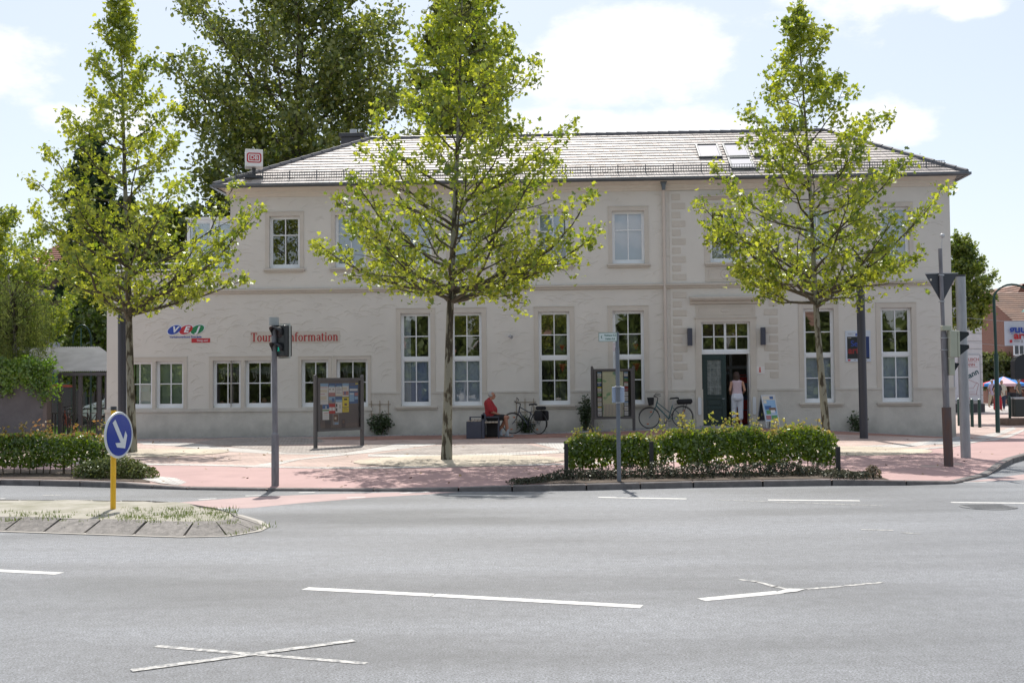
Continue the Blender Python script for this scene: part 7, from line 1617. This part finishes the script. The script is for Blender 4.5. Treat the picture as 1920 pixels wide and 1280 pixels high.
mb = MB(); mb.box(A_.x-.05, B_.x, 40.5-.05, 40.55, A_.z-.14, A_.z-.03); mb.build('eaves_beam', SHM, t)
for px in (113, 151, 187, 200.5):
    p = at(px, 700, 40.55); mb = MB(); mb.bbox(p.x-.06, p.x+.06, 40.5, 40.62, 0, A_.z-.14, .006); mb.build('post', SHM, t)
for px in (95, 140, 185):
    p = at(px, 700, 43.4); mb = MB(); mb.bbox(p.x-.05, p.x+.05, 43.3, 43.4, 0, D2.z-.1, .006); mb.build('post', SHM, t)
# cycle stands and parked bicycles
for i, px in enumerate((97, 104, 125, 133, 158, 175)):
    p = at(px, 800, 41.5); mb = MB(); mb.tube([(0, -.3, 0), (0, -.3, .8), (0, .3, .8), (0, .3, 0)], .025, 6); o = mb.build('cycle_stand', SHM); o.location = (p.x, 41.5, terr(p.x, 41.5)); tag(o, ['cycle stand closest to the grey wall', 'second cycle stand from the grey wall', 'cycle stand left of the red parked bicycle', 'cycle stand right of the red parked bicycle', 'cycle stand between the shelter posts, by the van bonnet', 'cycle stand beside the right parked bicycle'][i], 'cycle stand', 'cycle stands under the shelter')
p = at(124, 815, 41.9); bike('bicycle', 'reddish bicycle parked end-on under the shelter', (p.x, 42.3, .08), (p.x+.12, 41.3, .08), mat('rust_red_frame', (.30, .05, .02), .4), 0, True)
p = at(172, 815, 41.9); bike('bicycle', 'dark bicycle with red rear light near the white van', (p.x-.15, 41.4, .08), (p.x+.25, 42.4, .08), mat('black_frame', (.02, .02, .02), .4), 0, True)
# white van
Yv = 47; p = at(152, 790, Yv); t = thing('van', 'white van parked behind the bicycle shelter, nose to the left', 'van', (p.x, Yv, .05))
VW = mat('van_white', (.78, .82, .88), .25, coat=.6); 
sidep = [(0, .42), (-.02, .75), (.10, .98), (.85, 1.22), (1.45, 1.98), (1.75, 2.12), (5.0, 2.15), (5.1, 1.9), (5.12, .4), (4.6, .34), (.5, .34)]
bm = bmesh.new(); 
vs0 = [bm.verts.new((x, 0, z)) for x, z in sidep]; f0 = bm.faces.new(vs0); ex = bmesh.ops.extrude_face_region(bm, geom=[f0]); bmesh.ops.translate(bm, verts=[v for v in ex['geom'] if isinstance(v, bmesh.types.BMVert)], vec=(0, 1.85, 0)); bmesh.ops.recalc_face_normals(bm, faces=bm.faces[:]); bmesh.ops.bevel(bm, geom=[e for e in bm.edges if abs(e.verts[0].co.y-e.verts[1].co.y) < .01], offset=.09, segments=3, affect='EDGES')
me = bpy.data.meshes.new('body'); bm.to_mesh(me); bm.free(); me.materials.append(VW); o = bpy.data.objects.new('body', me); COL.objects.link(o); o.parent = t
mb = MB(); mb.prism([(1.0, 1.24), (1.52, 1.92), (2.3, 1.96), (2.3, 1.22)], -.012, -.002); mb.prism([(2.4, 1.24), (2.4, 1.96), (3.9, 1.98), (3.9, 1.24)], -.012, -.002); mb.build('side_window', mat('van_glass', (.02, .03, .05), .08), t)
mb = MB(); mb.add([(.88, .16, 1.27), (.88, 1.69, 1.27), (1.43, 1.6, 1.98), (1.43, .25, 1.98)], [(0, 1, 2, 3)]); mb.v = [(v[0]-.012, v[1], v[2]+.012) for v in mb.v]; mb.build('windscreen', MATS['van_glass'], t, fix=False)
mb = MB(); mb.bbox(-.06, .25, .0, 1.85, .35, .58, .04); mb.build('bumper', mat('bumper_grey', (.1, .1, .11), .6), t)
for y in (.08, 1.45): mb = MB(); mb.bbox(-.03, .1, y, y+.32, .72, .92, .03); mb.build('headlight', mat('headlight_glass', (.5, .52, .55), .1), t)
for x in (.95, 4.1):
    for y in (.0, 1.65): mb = MB(); mb.tube([(x, y, .33), (x, y+.2, .33)], .33, 24); w = mb.build('wheel', MATS['rubber'], t, smooth=True); mb = MB(); yy = y-.01 if y < 1 else y+.2; mb.tube([(x, yy, .33), (x, yy+.02, .33)], .2, 20); mb.build('rim', MATS['rim_alloy'], w, smooth=True)
mb = MB(); mb.box(2.34, 2.36, -.006, .0, .6, 2.0); mb.box(.5, 4.9, -.02, -.001, .85, .92); mb.build('trim', MATS['bumper_grey'], t)
# glazed station hall with barrel canopy
Yk = 54; a, b = at(30, 760, Yk), at(215, 760, Yk)
t = thing('platform_building', 'glazed platform hall with barrel vaulted roof, green and red fascia', 'building', (a.x, Yk, 0)); w = b.x-a.x
mb = MB(); mb.box(0, w, .05, 5, 0, 2.3); mb.build('wall', mat('dark_glazing', (.035, .04, .045), .2), t)
mb = MB(); mb.box(-.1, w+.1, -.05, .0, at(100, 711, Yk).z-.25, at(100, 704, Yk).z+.1); mb.build('fascia', mat('green_fascia', (.02, .12, .09), .5), t); zf = at(100, 711, Yk).z-.25
mb = MB(); mb.box(-.1, w+.1, -.06, -.001, zf-.11, zf-.001); mb.build('fascia_stripe', mat('red_stripe', (.45, .08, .05), .5), t)
mb = MB()
for i in range(8): x = w*i/7; mb.box(x-.05, x+.05, -.03, .05, 0, zf-.12)
mb.build('mullion', BGR, t)
zb_ = at(100, 700, Yk).z; zt_ = at(100, 637, Yk).z; xa, xb = at(60, 700, Yk).x-a.x, at(152, 700, Yk).x-a.x; mb = MB(); R_ = (zt_-zb_)
n_ = 12; V1 = [(xa+(0), 1.0+R_*1.0-R_*math.cos(math.pi*i/n_), zb_+R_*math.sin(math.pi*i/n_)) for i in range(n_+1)]; V2 = [(xb, v[1], v[2]) for v in V1]; mb.add(V1+V2, [(i, i+1, i+n_+2, i+n_+1) for i in range(n_)]); mb.build('barrel_roof', mat('weathered_metal_roof', (.36, .36, .38), .5, col2=(.2, .2, .22), vscale=1.2), t, smooth=True, fix=False)
xc = at(174, 700, Yk).x-a.x; mb = MB(); n_ = 16; arc_ = [(xc+.95*math.cos(math.pi*i/n_), .4, zb_-.6+(R_+.5)*math.sin(math.pi*i/n_)) for i in range(n_+1)]; mb.tube(arc_, .06, 6)
mb.tube([(xc-.5, .4, zb_-.6), (xc, .4, zb_+R_-.3)], .02, 5); mb.tube([(xc+.5, .4, zb_-.6), (xc, .4, zb_+R_-.3)], .02, 5); mb.tube([(xc, .4, zb_-.6), (xc, .4, zb_+R_-.1)], .02, 5); mb.build('arch_rib', BGR, t, smooth=True)
mb = MB(); mb.prism([(p_[0], p_[2]) for p_ in arc_], .45, .47); mb.build('arch_glazing', mat('pale_arch_glass', (.25, .27, .24), .3), t)
# dark brick building behind it
Yd = 66; a, b = at(20, 700, Yd), at(158, 700, Yd); ze = at(90, 505, Yd).z; zr = at(90, 440, Yd).z
t = thing('goods_shed', 'dark brick building with red tiled roof behind the left trees', 'building', (a.x, Yd, 0)); w = b.x-a.x
mb = MB(); mb.box(0, w, 0, 9, 0, ze); mb.build('wall', mat('dark_brick', (.09, .065, .055), .9, var=.3, vscale=4), t)
tileroof('roof', t, [(-.3, -.4, ze-.15), (w+.3, -.4, ze-.15), (w-1.5, 4.5, zr), (1.0, 4.5, zr)], 14, mat('dark_red_pantile', (.22, .09, .06), .85, var=.3, vscale=4))
za, zb2 = at(100, 624, Yd).z, at(100, 598, Yd).z
for x0_, x1_ in ((-60, 20), (40, 95), (100, 147)):
    xa, xb = at(x0_, 600, Yd).x-a.x, at(x1_, 600, Yd).x-a.x
    if xa < 0: continue
    mb = MB(); ring(mb, xa, xb, za, zb2, .10, -.1, .0); o = mb.build('window', mat('beige_frame', (.3, .28, .25), .7), t); mb = MB(); mb.box(xa+.05, xb-.05, -.03, -.002, za+.05, zb2-.05); mb.build('pane', mat('black_pane', (.01, .015, .012), .1), o)
for q0, q1, q2 in ((-.5, za-.55, za-.25), (-.3, ze-1.6, ze-1.2)): MB().box(0, w, q0, 0, q1, q2).build('ledge', mat('beige_ledge', (.24, .23, .22), .8), t)
# background tree belt far left and right so the horizon is closed
BG_ = leafmat('distant_leaf', (.03, .055, .015), (.08, .11, .03), .35, .05)
for i, (px, Y, h_, r_) in enumerate(((60, 82, 7.5, 4), (-40, 74, 9, 4.5))):
    p = at(px, 700, Y); tree('background_tree', ['dark tree far behind the glazed hall', 'dark tree just beyond the left picture edge'][i], (p.x, Y, 0), (p.x, Y, h_), 1.5, pr([(0, r_*.7), (.4, r_), (.8, r_*.7), (1, r_*.3)]), 36, '', .34, BG_, DBARK, .25, 90+i, 'quad', nsub=7, ntw=4, per=8)
# ================================================================== ACROSS THE ROAD, BEHIND THE CAMERA (seen in the window reflections)
rs_ = [(-26, 'brick house across the road, left of the group seen in window reflections', BR), (-6, 'white house across the road, seen in window reflections', MATS['white_render']), (16, 'brick house across the road, right of the group seen in window reflections', BR)]
for i, (x, lb, wm) in enumerate(rs_):
    t = thing('house', lb, 'house', (x, -46, 0)); mb = MB(); mb.box(-7, 7, -9, 0, 0, 5.5); mb.build('wall', wm, t)
    tileroof('roof', t, [(-7.4, .5, 5.3), (7.4, .5, 5.3), (7.4, -4.5, 9.5), (-7.4, -4.5, 9.5)], 12, RT2); tileroof('roof', t, [(-7.4, -9.5, 5.3), (7.4, -9.5, 5.3), (7.4, -4.5, 9.5), (-7.4, -4.5, 9.5)], 12, RT2)
src = None
for i, (x, y, s_) in enumerate(((-34, -20, 1.0), (-27, -17, .9), (-20, -19, 1.0), (-13, -17, .8), (-6, -20, 1.1), (1, -17, .85), (8, -19, 1.1), (15, -16, .8), (22, -19, 1.05), (29, -17, .9), (36, -20, 1.0))):
    lb = ['farthest left', 'second from left', 'third from left', 'fourth from left', 'fifth from left', 'middle', 'fifth from right', 'fourth from right', 'third from right', 'second from right', 'farthest right'][i]+' tree of the row across the road'
    if src is None: src = tree('avenue_tree', lb, (x, y, 0), (x, y, 8.5), .8, pr([(0, 3.0), (.3, 3.9), (.7, 2.8), (1, .8)]), 56, '', .42, BG_, DBARK, .3, 99, 'quad', nsub=7, ntw=4, per=7, lowest=.6, group='trees across the road'); o = src; src_leaf = [c for c in src.children if c.name.startswith('crown')][0]; src_leaf.data.materials[0] = leafmat('sunlit_avenue_leaf', (.10, .15, .035), (.22, .27, .07), .4, .03)  # crown leaf colour raised above distant_leaf, painting in the sun on this row
    else:
        o = src.copy(); COL.objects.link(o)
        for ch in list(src.children): c = ch.copy(); COL.objects.link(c); c.parent = o
    o.location = (x, y, 0); o.scale = (s_,)*3; o.rotation_euler = (0, 0, i*1.3); o['label'] = lb
